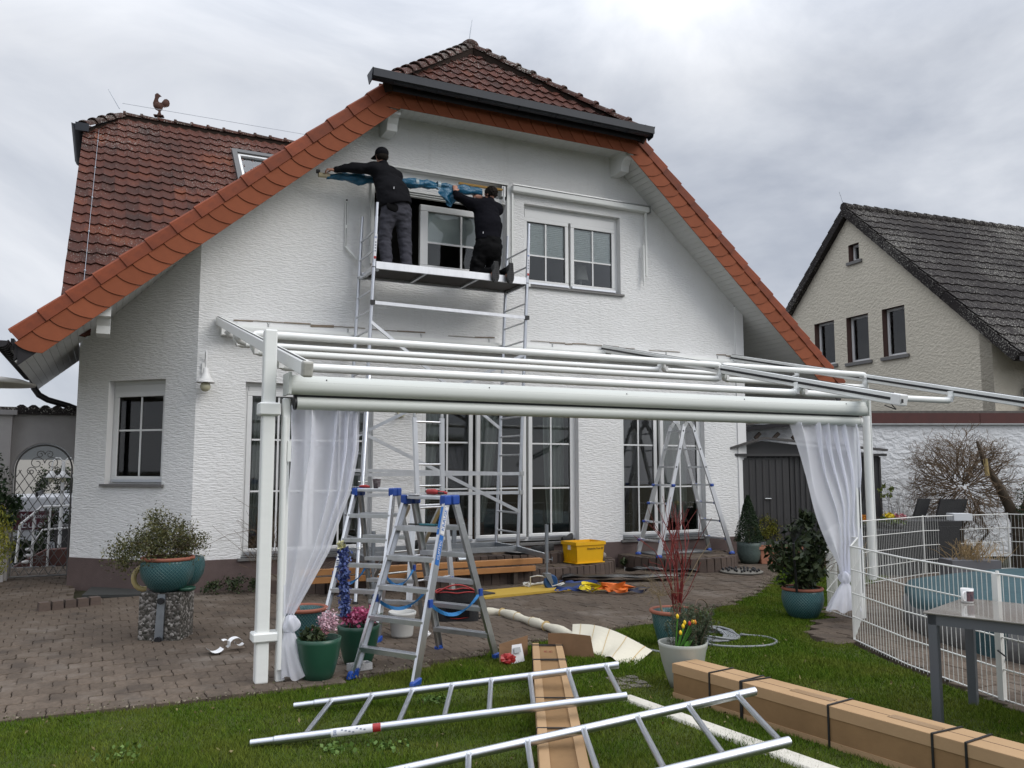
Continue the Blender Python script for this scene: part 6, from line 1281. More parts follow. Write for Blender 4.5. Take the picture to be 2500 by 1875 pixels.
sheet('rubber_sheet', 'black rubber sheet standing up behind, towards the half-round step', 'sheet', [(6.15, -.95, .06), (6.5, -1.15, .05), (7.1, -1.5, .03)], .2, BLACKSHEET, .09, 6)
# timber beams on the low step
for k, (x1, z, lb) in enumerate(((4.62, .335, 'upper of the two orange timber beams lying on the low step'), (4.50, .235, 'lower of the two orange timber beams lying on the low step'))):
    o = one(MB().beam((1.2 + .1 * k, -1.12, z), (x1, -1.12 - .02 * k, z), .10, .075), 'timber_beam', WOOD, lb, 'beam', 'orange timber beams'); bevel(o, .004, 1)
one(MB().tube([(3.35, -1.1, .40), (3.52, -1.1, .40)], .032, 10).box(3.50, -1.15, .375, 3.56, -1.05, .45), 'steel_clamp', GALV, 'small steel coupling lying on the timber beams', 'clamp')
for x, w_l in ((1.6, 'leftmost dark wooden block under the timber beams, by the curtain'), (3.0, 'middle dark wooden block under the timber beams, behind the step ladders'), (4.2, 'right dark wooden block under the timber beams, near the castor leg')): one(MB().box(x - .03, -1.16, .0, x + .03, -1.07, .196), 'support_block', mat('old_wood', (.06, .045, .035), .9), w_l, 'block', 'dark blocks under the timber beams')
# yellow post crate, shoes, stones
cr = thing('yellow_crate', 'yellow plastic mail crate on the rounded end of the low terrace step', 'crate', (5.62, -.62, .215), radians(6)); w_, d_, h_ = .27, .185, .32
m = MB()
for q in ((-w_, -d_, 0, w_, d_, .012),): m.box(*q)
def wallq(a, b, c, d): return m.hexa([(a[0] * .9, a[1] * .9, 0), (b[0] * .9, b[1] * .9, 0), (d[0] * .9, d[1] * .9, 0), (c[0] * .9, c[1] * .9, 0), (a[0], a[1], h_), (b[0], b[1], h_), (d[0], d[1], h_), (c[0], c[1], h_)])
e_ = .01
wallq((-w_, -d_), (w_, -d_), (-w_, -d_ + e_), (w_, -d_ + e_)); wallq((-w_, d_ - e_), (w_, d_ - e_), (-w_, d_), (w_, d_)); wallq((-w_, -d_), (-w_ + e_, -d_), (-w_, d_), (-w_ + e_, d_)); wallq((w_ - e_, -d_), (w_, -d_), (w_ - e_, d_), (w_, d_)); build(m, 'shell', YCRATE, cr, False)
m = MB(); m.box(-w_ - .012, -d_ - .012, h_ - .05, w_ + .012, -d_ + .002, h_); m.box(-w_ - .012, d_ - .002, h_ - .05, w_ + .012, d_ + .012, h_); m.box(-w_ - .012, -d_, h_ - .05, -w_ + .002, d_, h_); m.box(w_ - .002, -d_, h_ - .05, w_ + .012, d_, h_); build(m, 'rim', YCRATE, cr, False)
m = MB()
for k in range(4): m.box(-w_ * .92 - .008, -.12 + .06 * k, .03, -w_ * .92 + .004, -.09 + .06 * k, .14)
build(m, 'rib', YCRATE, cr, False); build(MB().box(-w_ - .004, -.03, .2, -w_ * .97, .03, .29), 'label_card', PAPER, cr, False)
tt = text_mb('Deutsche Post', .042, frame_M((.06, -d_ * .975 - .004, .215), (1, 0, 0), (0, .1, 1)), .001); build(tt, 'lettering', DARKP, cr, False)
tt = MB().tube([(.215 + .014 * cos(radians(a)), -d_ * .975 - .004, .215 + .014 * sin(radians(a))) for a in range(20, 330, 20)] + [(.24, -d_ * .975 - .004, .225)], .003, 4); build(tt, 'post_horn', DARKP, cr, False)
def shoe(name, lb, cat, loc, rz, m_=RUBBER, grp=None, tilt=0):
    t = thing(name, lb, cat, loc, rz, grp); m = MB()
    def fn(u, v):
        y = -.13 + .28 * v; w = .042 * sin(pi * min(max(v, .04), .97)) ** .35 * (1 + .12 * sin(pi * v * 2 - .5)); hgt = .09 - .045 * v + .01 * sin(v * 9); th = pi * u
        return (w * cos(th), y, .02 + hgt * sin(th))
    m.grid(fn, 12, 14); build(m, 'upper', m_, t, False); m = MB(); P = [(.045 * sin(pi * min(max(v, .03), .97)) ** .35 * (1 + .12 * sin(pi * v * 2 - .5)), -.135 + .29 * v) for v in np.linspace(0, 1, 12)]; m.prism([(x, y, 0) for x, y in P] + [(-x, y, 0) for x, y in reversed(P)], (0, 0, .022)); build(m, 'sole', DARKP, t, False); return t
sA = [(5.15, -.30, .375, 2.2), (5.02, -.42, .375, 1.7), (5.7, -.18, .235, .3)]
shoe('shoe', 'black shoe left of the yellow crate on the upper step', 'shoe', (5.12, -.32, .38), 1.4); shoe('shoe', 'black shoe behind the yellow crate by the door sill', 'shoe', (5.62, -.13, .50), 2.0); shoe('shoe', 'dark shoe nearer the edge of the upper step left of the crate', 'shoe', (4.98, -.42, .38), .9)
for k, (x, y, r, lb) in enumerate(((6.05, -.42, .085, 'round beige pebble nearest the right side of the yellow crate'), (6.10, -.22, .10, 'largest beige pebble right behind the yellow crate'), (5.98, -.15, .07, 'small pebble behind the crate against the wall'))):
    m = MB().ball((0, 0, r * .7), r, 12, (1.2, .9, .8)); one(m, 'pebble', STONE, lb, 'stone', 'pebbles by the crate', loc=(x, y, .215))
one(MB().lathe([(.001, 0), (.24, 0), (.25, .008), (.24, .015), (.001, .012)], n=28), 'round_door_mat', DARKP, 'round dark doormat on the upper step', 'door mat', loc=(4.72, -.3, .375))
t = one(MB().tube([(3.05, -.2, .47), (3.0, -.25, .55), (3.08, -.28, .6)], [.05, .07, .03], 8), 'black_boot', RUBBER, 'black boot standing on the step behind the step ladders', 'boot')
# round cover with black knobs
mh = thing('round_plate_with_knobs', 'round grey plate with many black knobs on the paving before the half-round step', 'plate', (7.95, -1.5, .03)); build(MB().lathe([(.001, 0), (.32, 0), (.33, .02), (.32, .028), (.001, .03)], n=36), 'plate', mat('grey_plate', (.17, .16, .14), .7), mh, False)
KN = mesh_of(MB().lathe([(.001, 0), (.016, 0), (.02, .035), (.001, .04)], n=8), 'knob', DARKP)
for k in range(24): a = k * 2.4; r = .06 + .23 * sqrt(k / 24); place(KN, 'knob', Matrix.Translation((7.95 + r * cos(a), -1.5 + r * sin(a), .06)), mh)
# cone topiary, terracotta box, gold bush
t = pot('conical_topiary', 'dark cone-shaped conifer in a grey-green woven-pattern pot right of the half-round step', (8.95, -.55, .02), .20, .36, GREYGREEN, [(.62, 0), (.85, .2), (1, .5), (1, .85), (1.05, 1)], cat='potted tree'); n = 9000; z = np.random.uniform(0, 1, n) ** 1.25; a = np.random.uniform(0, 2 * pi, n); r = .235 * (1 - z) ** .8 * np.sqrt(np.random.uniform(.4, 1, n)) * (1 + .12 * np.sin(5 * a + 9 * z)) + .01
leaf_obj('crown', np.stack([8.95 + r * np.cos(a), -.55 + r * np.sin(a), .40 + .78 * z], 1), .028, LEAFE, t, .35, 'stuff', up=(0, 0, 1, .4)); build(MB().tube([(8.95, -.55, .3), (8.95, -.55, .6)], .02, 6), 'trunk', BARK, t)
tb = thing('terracotta_trough', 'rectangular terracotta trough in front of the grey shed', 'planter', (9.42, -.72, .02), radians(-22)); m = MB().hexa([(-.33, -.13, 0), (.33, -.13, 0), (.33, .13, 0), (-.33, .13, 0), (-.36, -.15, .25), (.36, -.15, .25), (.36, .15, .25), (-.36, .15, .25)]); o = build(m, 'body', CLAYL, tb, False); bevel(o, .01, 1); m = MB()
for q in ((-.385, -.175, .25, .385, -.14, .295), (-.385, .14, .25, .385, .175, .295), (-.385, -.14, .25, -.35, .14, .295), (.35, -.14, .25, .385, .14, .295)): m.box(*q)
build(m, 'rim', CLAYL, tb, False); build(MB().box(-.35, -.14, .25, .35, .14, .27), 'soil', SOIL, tb, False); build(MB().tube([(-.18 + .02 * i, -.152, .13 + .04 * sin(i * .9)) for i in range(19)], .008, 5), 'relief_garland', CLAYL, tb, False)
pl2 = thing('grey_planter', 'flat grey planter box with a small gold-green bush before the shed door', 'planter', (9.75, -.1, .02)); build(MB().box(-.3, -.2, 0, .4, .2, .32), 'box', mat('grey_slate_box', (.12, .12, .13), .8), pl2, False)
leaf_obj('foliage', clumps(3200, (9.72, -.12, .54), (.27, .24, .26), 60, .04, 1, .3), .04, LEAFG, pl2, .3, 'stuff', up=(0, 0, 1, .4)); m = MB(); twigs(m, (9.72, -.12, .32), [(random.gauss(0, .6), random.gauss(0, .6), 1) for _ in range(16)], .14, .004, 1, random.Random(3)); build(m, 'stems', TWIG, pl2)
# rhododendron pot with rake
t = pot('teal_pot', 'round teal diamond-pattern pot with a broad-leaved evergreen beside the wire fence', (5.92, -4.83, .0), .225, .33, POT, BOWL, CLAY); m = MB(); rg_ = random.Random(11); twigs(m, (5.92, -4.83, .3), [(rg_.gauss(0, .45), rg_.gauss(0, .4), 1) for _ in range(9)], .28, .009, 2, rg_, .35, 2); build(m, 'stems', TWIG, t)
P = np.vstack([clumps(1500, (5.90, -4.83, .68), (.31, .26, .36), 60, .05, 1, .35), clumps(220, (6.02, -4.8, 1.03), (.06, .05, .12), 8, .03)]); leaf_obj('foliage', P, .082, LEAFD, t, .48, 'stuff')
rk = thing('leaf_rake', 'black leaf rake leaning in the shrub of the round teal pot', 'rake', (5.66, -5.0, .3)); build(MB().tube([(5.72, -4.95, .32), (5.60, -5.05, .75), (5.58, -5.07, .85)], .013, 8), 'handle', DARKP, rk); m = MB()
for k in range(11): m.tube([(5.58, -5.07, .85), (5.545 + .02 * k - .05, -5.08 - .003 * k, 1.02), (5.535 + .02 * k - .05, -5.11, 1.04)], .003, 4)
build(m, 'tines', DARKP, rk)
# dogwood pot
t = pot('red_dogwood_pot', 'tall teal pot with terracotta rim holding bare red dogwood stems', (3.72, -5.45, .0), .205, .34, POT, VASE, CLAY, cat='potted shrub'); m = MB(); rg_ = random.Random(21)
for k in range(9):
    a = rg_.uniform(0, 6.28); sp_ = rg_.uniform(.03, .34); twigs(m, (3.76 + .015 * cos(a), -5.45 + .015 * sin(a), .26), [(cos(a) * sp_ - .08, sin(a) * sp_, 1.25)], .46, .010, 2, rg_, .26, 2, .07, 4, .0022)
build(m, 'red_stems', TWIGR, t); m = MB()
twigs(m, (3.60, -5.45, .26), [(-.1, 0, 1)], .25, .012, 0, rg_, .6, 2); twigs(m, (3.60, -5.45, .48), [(rg_.gauss(0, .7), rg_.gauss(0, .7), rg_.uniform(.1, 1)) for _ in range(14)], .12, .004, 2, rg_, .7, 2); m.tube([(3.75, -5.45, .5), (3.85, -5.5, .62), (3.98, -5.52, .82), (4.12, -5.5, .95)], [.004, .004, .003, .002], 5); build(m, 'dry_twigs', TWIGL, t)
# grey pot with tulips and rosemary
t = pot('grey_planter_pot', 'pale grey pot with yellow tulips and rosemary behind the long carton', (2.92, -6.64, .0), .185, .345, GREYPOT, [(.50, 0), (.66, .25), (.86, .6), (.97, .93), (1, 1)], cat='plant pot'); cx_, cy_ = 2.92, -6.64; m = MB()
P = []
for k in range(130):
    x, y = cx_ + .07 + random.gauss(0, .05), cy_ + random.gauss(0, .05); lx, ly = random.gauss(.04, .07), random.gauss(0, .07); hgt = random.uniform(.16, .33); m.tube([(x, y, .3), (x + lx * .4, y + ly * .4, .3 + hgt * .5), (x + lx, y + ly, .3 + hgt)], .002, 3, cap=False)
    for q in range(80): f = random.uniform(.1, 1); P.append((x + lx * f + random.gauss(0, .008), y + ly * f + random.gauss(0, .008), .3 + hgt * f))
tag(build(m, 'rosemary_stems', TWIG, t), kind='stuff'); leaf_obj('rosemary_needles', P, .026, LEAFR, t, .16, 'stuff', up=(0, 0, 1, .35))
TG = mat('tulip_green', (.06, .20, .02), .5); TY = mat('tulip_yellow', (.75, .50, .01), .5); TR = mat('tulip_red', (.45, .03, .03), .5)
for dx, hgt, mm_ in ((-.11, .24, TG), (-.045, .19, TY), (.0, .18, TR), (.03, .19, TY), (-.06, .165, TY), (.05, .185, mat('tulip_orange', (.6, .2, .02), .5)), (-.085, .12, TY)):
    build(MB().tube([(cx_ - .075 + dx * .25, cy_ - .05, .3), (cx_ + dx * 1.0, cy_ - .09, .3 + hgt)], .005, 6), 'tulip_stem', TG, t)
    o = build(MB().lathe([(.001, -.014), (.009, -.008), (.013, .003), (.011, .014), (.003, .024)], (cx_ + dx, cy_ - .09, .31 + hgt), 6), 'tulip_bloom', mm_ if mm_ != TG else TY, t)
for k in range(5): a = -.9 + .5 * k; build(MB().grid(lambda u, v, a=a, k=k: (cx_ - .06 + .02 * k + (v * .10 * cos(a)) + (u - .5) * .03 * sin(pi * v), cy_ - .09 + .01 * k, .3 + .12 * v * (1.3 - v * .7) + .004 * sin(u * 3)), 3, 6), 'tulip_leaf', TG, t)
# hose
rr = random.Random(9); pts = []
hc = (4.28, -5.22)
for i in range(0, 420):
    a = i * 2 * pi / 34; r = .20 + .05 * sin(i * .13) + .02 * rr.random(); pts.append((hc[0] + .04 * sin(i * .05) + r * cos(a) * 1.15, hc[1] + r * sin(a), .02 + .055 * (i / 420) * (.5 + .5 * sin(i * .37))))
HG = mat('grey_hose', (.21, .22, .23), .45)
hz = [(4.05, -5.5, .03), (4.2, -5.7, .02), (4.5, -5.8, .02), (4.72, -5.7, .02), (4.78, -5.5, .02), (4.68, -5.35, .02), (4.55, -5.4, .05)]
def smooth_pts(pts, k=6):
    P = [Vector(p) for p in pts]; P = [P[0]] + P + [P[-1]]; o = []
    for i in range(len(P) - 3):
        for q in range(k):
            t_ = q / k; p0, p1, p2, p3 = P[i:i + 4]; o.append(.5 * ((2 * p1) + (p2 - p0) * t_ + (2 * p0 - 5 * p1 + 4 * p2 - p3) * t_ ** 2 + (3 * p1 - p0 - 3 * p2 + p3) * t_ ** 3))
    return o + [P[-1]]
ho = thing('garden_hose', 'coiled grey garden hose on the grass right of the red dogwood pot', 'hose', (hc[0], hc[1], 0)); build(MB().tube(pts, .011, 6), 'coil', HG, ho); build(MB().tube(smooth_pts([(hc[0], hc[1] + .1, .09), (4.1, -5.25, .12)] + hz), .012, 8), 'loose_end', HG, ho); build(MB().tube(smooth_pts([(4.1, -5.45, .03), (3.75, -5.8, .02), (3.5, -5.65, .02), (3.42, -5.4, .02), (3.5, -5.2, .02)]), .012, 8), 'left_loop', HG, ho)
build(MB().tube(smooth_pts([(3.9, -5.5, .3), (4.0, -5.45, .42), (4.15, -5.4, .36), (4.25, -5.35, .1)]), .006, 6), 'bent_cane', TWIG, ho)
# stepping bricks sunk in the grass behind the carton
sb = thing('sunken_bricks', 'weathered grey bricks sunk in the lawn left of the pale grey pot', 'bricks', (2.62, -6.35, 0), radians(-10))
for k in range(3):
    for j in range(4): o = build(MB().box(-.12 + .085 * k, -.16 + .085 * j, -.02, -.12 + .085 * k + .078, -.16 + .085 * j + .074, .016 + .008 * ((k + j) % 2)), 'brick', mat('grey_weathered_brick', (.17, .15, .125), .95, var=.6, vscale=25, bump=.6), sb, False)
# cartons
def carton(name, lb, p, d, L, w, h, straps, rec=False):
    t = thing(name, lb, 'carton', (p[0], p[1], 0), atan2(d[1], d[0])); # local +x along the length
    o = build(MB().box(0, -w / 2, 0, L, w / 2, h - .004), 'box', CARDD, t, False); bevel(o, .003, 1); e = .004; q = .065
    m = MB(); m.box(-e, -w / 2 - e, h - q, L + e, -w / 2 - .0005, h); m.box(-e, w / 2 + .0005, h - q, L + e, w / 2 + e, h)
    if rec: m.box(-e, -w / 2, h - .003, L + e, -w / 2 + .055, h + .006); m.box(-e, w / 2 - .055, h - .003, L + e, w / 2, h + .006)
    else: m.box(-e, -w / 2, h - .003, L + e, w / 2, h + .001)
    build(m, 'lid', CARD, t, False)
    m = MB(); m.box(-e, -w / 2 - e, 0, L + e, -w / 2 - .0005, .05); m.box(-e, w / 2 + .0005, 0, L + e, w / 2 + e, .05)
    build(m, 'tray_edge', CARD, t, False)
    if not rec:
        m = MB(); m.box(-.004, -w / 2 + .02, h + .0012, L, -w / 2 + .026, h + .004)
        build(MB().box(0, .0, h + .001, L, .004, h + .0025), 'lid_seam', mat('seam_brown', (.16, .10, .06), .8), t, False)
    for s_ in straps:
        s0 = s_ + random.uniform(-.01, .01); tl_ = random.uniform(-.02, .03); m = MB()
        m.hexa([(s0, -w / 2 - .002, h + .002), (s0 + .012, -w / 2 - .002, h + .002), (s0 + .012 + tl_, w / 2 + .002, h + .002), (s0 + tl_, w / 2 + .002, h + .002), (s0, -w / 2 - .002, h + .009), (s0 + .012, -w / 2 - .002, h + .009), (s0 + .012 + tl_, w / 2 + .002, h + .009), (s0 + tl_, w / 2 + .002, h + .009)])
        m.box(s0, -w / 2 - .010, 0, s0 + .012, -w / 2 - .004, h + .008); m.box(s0 + tl_, w / 2 + .004, 0, s0 + .012 + tl_, w / 2 + .010, h + .008); build(m, 'strap', DARKP, t, False)
    return t
c1 = carton('long_carton', 'long brown carton with black straps running off the lower right corner', (2.80, -6.82), (.13, -.99), 3.4, .235, .25, [.36, .62, .64, 1.3, 1.93, 2.12, 2.55])
tt = text_mb('25', .06, frame_M((-.0045, -.03, .15), (0, -1, 0), (.0, .25, 1)) @ Matrix.Rotation(pi / 2, 4, 'Z'), .0004); build(tt, 'lettering', mat('pencil_brown', (.15, .08, .04), .8), c1, False)
c2 = carton('long_carton', 'long flat brown carton pointing towards the viewer, marked 23, under the scaffold frames', (2.50, -5.26), (-.446, -.895), 3.6, .255, .115, [.06, .10, .62, .64, 1.05, 1.75, 2.4], rec=True)
tt = text_mb('23', .085, frame_M((.30, .0, .1125), (0, -1, 0), (-.9, .1, 0)), .0004); build(tt, 'lettering', mat('red_marker', (.22, .05, .03), .8), c2, False)
fl = thing('torn_carton_piece', 'torn open brown cardboard standing behind the head of the marked carton', 'cardboard', (2.4, -5.25, 0))
def bent(P, t_=.006): m = MB(); m.prism(P, Vector((.002, t_, 0))); return m
build(bent([(1.99, -5.36, 0), (2.34, -5.20, 0), (2.34, -5.20, .19), (2.0, -5.34, .17)]), 'left_flap', CARDB, fl); build(bent([(2.50, -5.28, 0), (2.83, -5.52, 0), (2.80, -5.50, .20), (2.64, -5.38, .215), (2.50, -5.28, .21)]), 'right_flap', CARDB, fl)
bgp = thing('red_white_packet', 'crumpled red and white plastic packet leaning on the torn cardboard', 'packet', (2.06, -5.45, .02)); m = crumple(.075, 7, (1.2, .5, .8)); m.xf(Matrix.Translation((2.02, -5.46, .07))); build(m, 'red_foil', REDP, bgp); build(bent([(2.06, -5.45, .02), (2.20, -5.42, .03), (2.18, -5.40, .17), (2.08, -5.42, .17)], .004), 'white_label', STICK, bgp); build(MB().hexa([(2.09, -5.452, .11), (2.16, -5.44, .11), (2.16, -5.436, .11), (2.09, -5.448, .11), (2.09, -5.437, .15), (2.155, -5.425, .15), (2.155, -5.42, .15), (2.09, -5.432, .15)]), 'barcode', GREYP, bgp)
# awning cloth roll and foam profile
ac = thing('awning_cloth', 'cream awning cloth with fine orange stripes, rolled and flaring out on the grass', 'cloth', (3.0, -4.4, 0)); P = smooth_pts([(2.78, -3.2, .05), (2.96, -3.35, .06), (3.0, -3.9, .06), (3.0, -4.4, .07), (3.02, -4.85, .06)], 5)
build(MB().tube(P, [.035] + [.045 + .01 * sin(i * 1.3) for i in range(len(P) - 1)], 12), 'roll', AWN, ac)
A0, A1, A2, A3 = Vector((3.08, -4.70, .08)), Vector((3.38, -5.60, .02)), Vector((2.90, -5.95, .02)), Vector((2.90, -5.0, .03))
def cf(u, v):
    a = A0.lerp(A1, v) + Vector((.0, .05 * sin(v * 3), .05 * sin(pi * v) + .02)); b = A3.lerp(A2, v); return a.lerp(b, u) + Vector((0, 0, .025 * sin(v * 16 + u * 3) * u + .05 * (1 - u) * sin(pi * (1 - v) * .6)))
build(MB().grid(cf, 16, 30), 'flared_end', AWN, ac)
STR = mat('orange_thread_stripe', (.50, .36, .16), .8)
for k in range(5):
    v = .12 + .2 * k; m = MB(); vs = []
    for i in range(17): p, q = cf(i / 16, v), cf(i / 16, v + .008); vs += [p + Vector((0, 0, .003)), q + Vector((0, 0, .003))]
    m.add(vs, [(2 * i, 2 * i + 1, 2 * i + 3, 2 * i + 2) for i in range(16)], True); build(m, 'stripe', STR, ac)
for k in range(6): p = P[2 + 3 * k]; d = (P[3 + 3 * k] - p).normalized(); build(MB().tube([p, p + d * .003], .0535, 12), 'stripe', STR, ac)
o = one(MB().hexa([(2.30, -6.70, .0), (2.42, -6.70, .0), (2.62, -8.45, .0), (2.44, -8.45, .0), (2.31, -6.70, .035), (2.41, -6.70, .035), (2.60, -8.45, .035), (2.46, -8.45, .035)]), 'foam_profile', mat('off_white_foam', (.60, .57, .50), .8, var=.3, vscale=12, bump=.3), 'long off-white foam profile lying on the grass beside the long carton', 'profile'); bevel(o, .012, 2)
# ------------------------------------------------------------------ fence round the pool
fn_ = thing('wire_fence', 'low white wire mesh fence curving round the covered pool', 'fence', (5.43, -5.97, 0))
FV = [(5.43, -5.97), (5.0, -6.92), (4.70, -7.95), (4.42, -9.4)]; FB = [(5.43, -5.97), (6.28, -5.29), (6.37, -4.95), (6.52, -4.6), (7.45, -3.87), (8.54, -3.27), (10.41, -2.84), (12.28, -2.95), (13.2, -4.6)]
def panel(a, b, hgt=.9, rw=.0032):
    a = Vector((*a, 0)); b = Vector((*b, 0)); d = b - a; L = d.length; d.normalize(); nrm = Vector((d.y, -d.x, 0)); pn = MB()
    for z in (.03, .24, .46, .68, hgt): pn.tube([a + Vector((0, 0, z)), b + Vector((0, 0, z))], .0062 if z < .8 else .008, 6)
    n = int(L / .05); n = max(n, 1)
    for i in range(n + 1):
        p = a + d * (L * i / n) + nrm * .006; pn.tube([p + Vector((0, 0, .01)), p + Vector((0, 0, hgt))], rw, 4, cap=False)
    tag(build(pn, 'mesh_panel', LACQ, fn_), kind='stuff')
for P_ in (FV, FB):
    for a, b in zip(P_, P_[1:]): panel(a, b, rw=.0032 if P_ is FV else .0024)
for x, y in FV[2:3] + FB[4:8]: build(MB().tube([(x, y, 0), (x, y, .92)], .012, 8), 'post', LACQ, fn_)
build(MB().box(4.68, -7.96, 0, 4.72, -7.92, .9), 'gate_post', LACQ, fn_); build(MB().hexa([(5.44, -5.96, .0), (5.50, -5.90, .0), (5.51, -5.91, .0), (5.45, -5.97, .0), (5.44, -5.96, .9), (5.50, -5.90, .9), (5.51, -5.91, .9), (5.45, -5.97, .9)]), 'end_plate', LACQ, fn_)
m = MB(); m.tube([(4.69, -7.99, .33), (4.66, -7.95, .37), (4.74, -7.9, .36), (4.72, -7.98, .30)], .006, 6); build(m, 'gate_chain', DARKP, fn_)
# pool cover
pc = thing('covered_pool', 'round pool under a sagging teal tarpaulin inside the wire fence', 'pool', (8.3, -7.3, 0)); m = MB()
def pf_(u, v):
    th = 2 * pi * u; r = 2.45 * (1 - v) if v > 0 else 2.45; rr_ = 2.4 * max(0.0, 1 - max(v - .18, 0) / .82) ** .9; wv = .03 * sin(13 * th) + .03 * noise.noise(Vector((cos(th) * 3, sin(th) * 3, v * 3)))
    z = .36 * (v / .18) if v < .18 else .36 + .24 * max(0, sin(min((v - .18) / .82, 1) * pi / 2)) ** .8 + .03 * noise.noise(Vector((rr_ * cos(th) * 1.5, rr_ * sin(th) * 1.5, 0)))
    return (8.3 + (rr_ + wv * (1 - v)) * cos(th), -7.3 + (rr_ + wv * (1 - v)) * sin(th), z)
m.grid(pf_, 90, 26); build(m, 'tarpaulin', COVER, pc); build(MB().lathe([(2.38, 0), (2.42, .02), (2.42, .26), (2.38, .3)], (8.3, -7.3, 0), 72), 'pool_wall', mat('grey_pool_wall', (.13, .13, .13), .7, bump=1, bscale=14), pc)
# glass-topped table with mug
tbm = thing('garden_table', 'grey metal garden table with a glassy top at the right edge', 'table', (3.70, -8.12, 0), atan2(.34, .94)); LT, WT = .82, 1.5
o = build(MB().box(0, -WT, .722, LT, 0, .732), 'table_top', GLASST, tbm, False); bevel(o, .002, 1); m = MB()
for q in ((.02, -.05, .655, LT - .02, -.02, .72), (.02, -WT + .02, .655, LT - .02, -WT + .05, .72), (.02, -WT + .05, .655, .05, -.05, .72), (LT - .05, -WT + .05, .655, LT - .02, -.05, .72)): m.box(*q)
build(m, 'apron', TFRAME, tbm, False)
for x in (.02, LT - .075):
    for y in (-.075, -WT + .02): o = build(MB().box(x, y, 0, x + .055, y + .055, .72), 'leg', TFRAME, tbm, False); bevel(o, .003, 1)
mg = thing('mug', 'white mug with a dark photo print on the garden table', 'mug', (4.30, -8.0, .733)); build(MB().lathe([(.001, 0), (.036, 0), (.038, .01), (.041, .095), (.0385, .095), (.035, .012), (.001, .01)], n=32), 'body', WHITE, mg, False)
build(MB().add([(.0412 * (1 - .06 * (1 - z / .095)) * cos(radians(a)), .0412 * (1 - .06 * (1 - z / .095)) * sin(radians(a)), z) for z in (.012, .08) for a in range(-150, 10, 10)], [(i, i + 1, 17 + i - 0 + 0, 16 + i) for i in range(15)], True), 'print', mat('dark_mug_print', (.03, .03, .05), .35, var=.9, vscale=60, col2=(.2, .10, .10)), mg, False)
build(MB().tube([(.04 * cos(radians(195)) - .0, .04 * sin(radians(195)), .075)] + [(-.052 - .014 * sin(radians(a)), -.014, .045 + .03 * cos(radians(a))) for a in (20, 60, 90, 120, 160)] + [(-.038, -.01, .018)], .0055, 8), 'handle', WHITE, mg, False)
# ------------------------------------------------------------------ back corner: rattan set, bushes
def cwv(x, d, z): return Vector(cw(x, d, z))
rt = thing('rattan_table', 'black rattan garden table behind the far fence', 'table', cw(6.4, 13.6)); m = MB()
a, b = cwv(5.95, 13.3, 0), cwv(7.05, 13.3, 0); back = cwv(0, .8, 0) - cwv(0, 0, 0)
def slabq(a, b, z0, z1, e): return MB().hexa([a + Vector((0, 0, z0)), b + Vector((0, 0, z0)), b + e + Vector((0, 0, z0)), a + e + Vector((0, 0, z0)), a + Vector((0, 0, z1)), b + Vector((0, 0, z1)), b + e + Vector((0, 0, z1)), a + e + Vector((0, 0, z1))])
build(slabq(a, b, .74, .82, back), 'table_top', RATTAN, rt); build(slabq(a.lerp(b, .04), a.lerp(b, .96), .02, .739, back * .9), 'pedestal', RATTAN, rt)
rt2 = thing('rattan_bench', 'lower black rattan bench box left of the rattan table', 'bench', cw(5.6, 13.2)); a2_, b2_ = cwv(5.35, 12.95, 0), cwv(6.05, 12.95, 0); build(slabq(a2_, b2_, .0, .62, back * .5), 'seat_box', RATTAN, rt2); build(slabq(a2_, b2_, .621, .70, back * .55), 'cushion', mat('charcoal_cushion', (.02, .02, .022), .9), rt2)
for k, (x, d, tilt, w_, lb) in enumerate(((5.75, 14.3, .18, .18, 'black rattan chair seen edge-on, leftmost behind the far fence'), (6.52, 14.1, .26, .20, 'black rattan chair with a narrow visible back left of the widest one'), (6.85, 13.95, .22, .44, 'black rattan chair with the widest visible back beside the pruned shrubs'))):
    t = thing('rattan_chair', lb, 'chair', cw(x, d), 0, 'black rattan chairs'); a = cwv(x, d, .42); b = cwv(x + w_, d, .42); e = (cwv(0, .05, 0) - cwv(0, 0, 0)); tv = Vector(cw(tilt, .0)) - Vector(cw(0, 0)) + Vector((0, 0, .72)) - Vector((0, 0, 0))
    build(MB().hexa([a, b, b + e, a + e, a + tv, b + tv, b + tv + e, a + tv + e]), 'backrest', RATTAN, t); build(slabq(cwv(x - .25, d - .45, 0), cwv(x + w_, d - .45, 0), .1, .42, back * .55), 'seat', RATTAN, t)
    for dx in (-.22, w_ - .04): build(slabq(cwv(x + dx, d - .43, 0), cwv(x + dx + .05, d - .43, 0), 0, .1, e), 'leg', RATTAN, t)
o = one(slabq(cwv(6.98, 13.4, 0), cwv(7.27, 13.4, 0), .822, .93, back * .3), 'white_tub', mat('pale_tub', (.58, .6, .62), .5), 'shallow white tub standing on the black rattan table', 'tub')
for x, d, z, c1_, c2_, lb, nm in ((5.83, 13.2, .80, (.55, .40, .01), (.75, .6, .05), 'yellow primroses in a pot right of the awning rear post', 'yellow_primrose'), (6.03, 13.25, .78, (.35, .02, .06), (.55, .35, .35), 'pink and cream primroses right of the yellow ones', 'pink_primrose'), (5.42, 13.0, .78, (.45, .10, .01), (.5, .25, .02), 'orange flowers left of the awning rear post', 'orange_flowers')):
    t = thing(nm, lb, 'flower pot', cw(x, d, z - .08)); build(MB().lathe([(.001, 0), (.06, 0), (.075, .09), (.07, .09), (.001, .07)], n=16), 'pot', DARKP, t, False); leaf_obj('blossom', clumps(260, cw(x, d, z + .08), (.10, .08, .05), 9, .018), .035, leafm(nm + '_petal', c1_, c2_), t, .8); leaf_obj('foliage', clumps(200, cw(x, d, z + .02), (.10, .09, .05), 9, .02), .05, leafm('primrose_leaf', (.06, .09, .01), (.14, .2, .02)), t, .5)
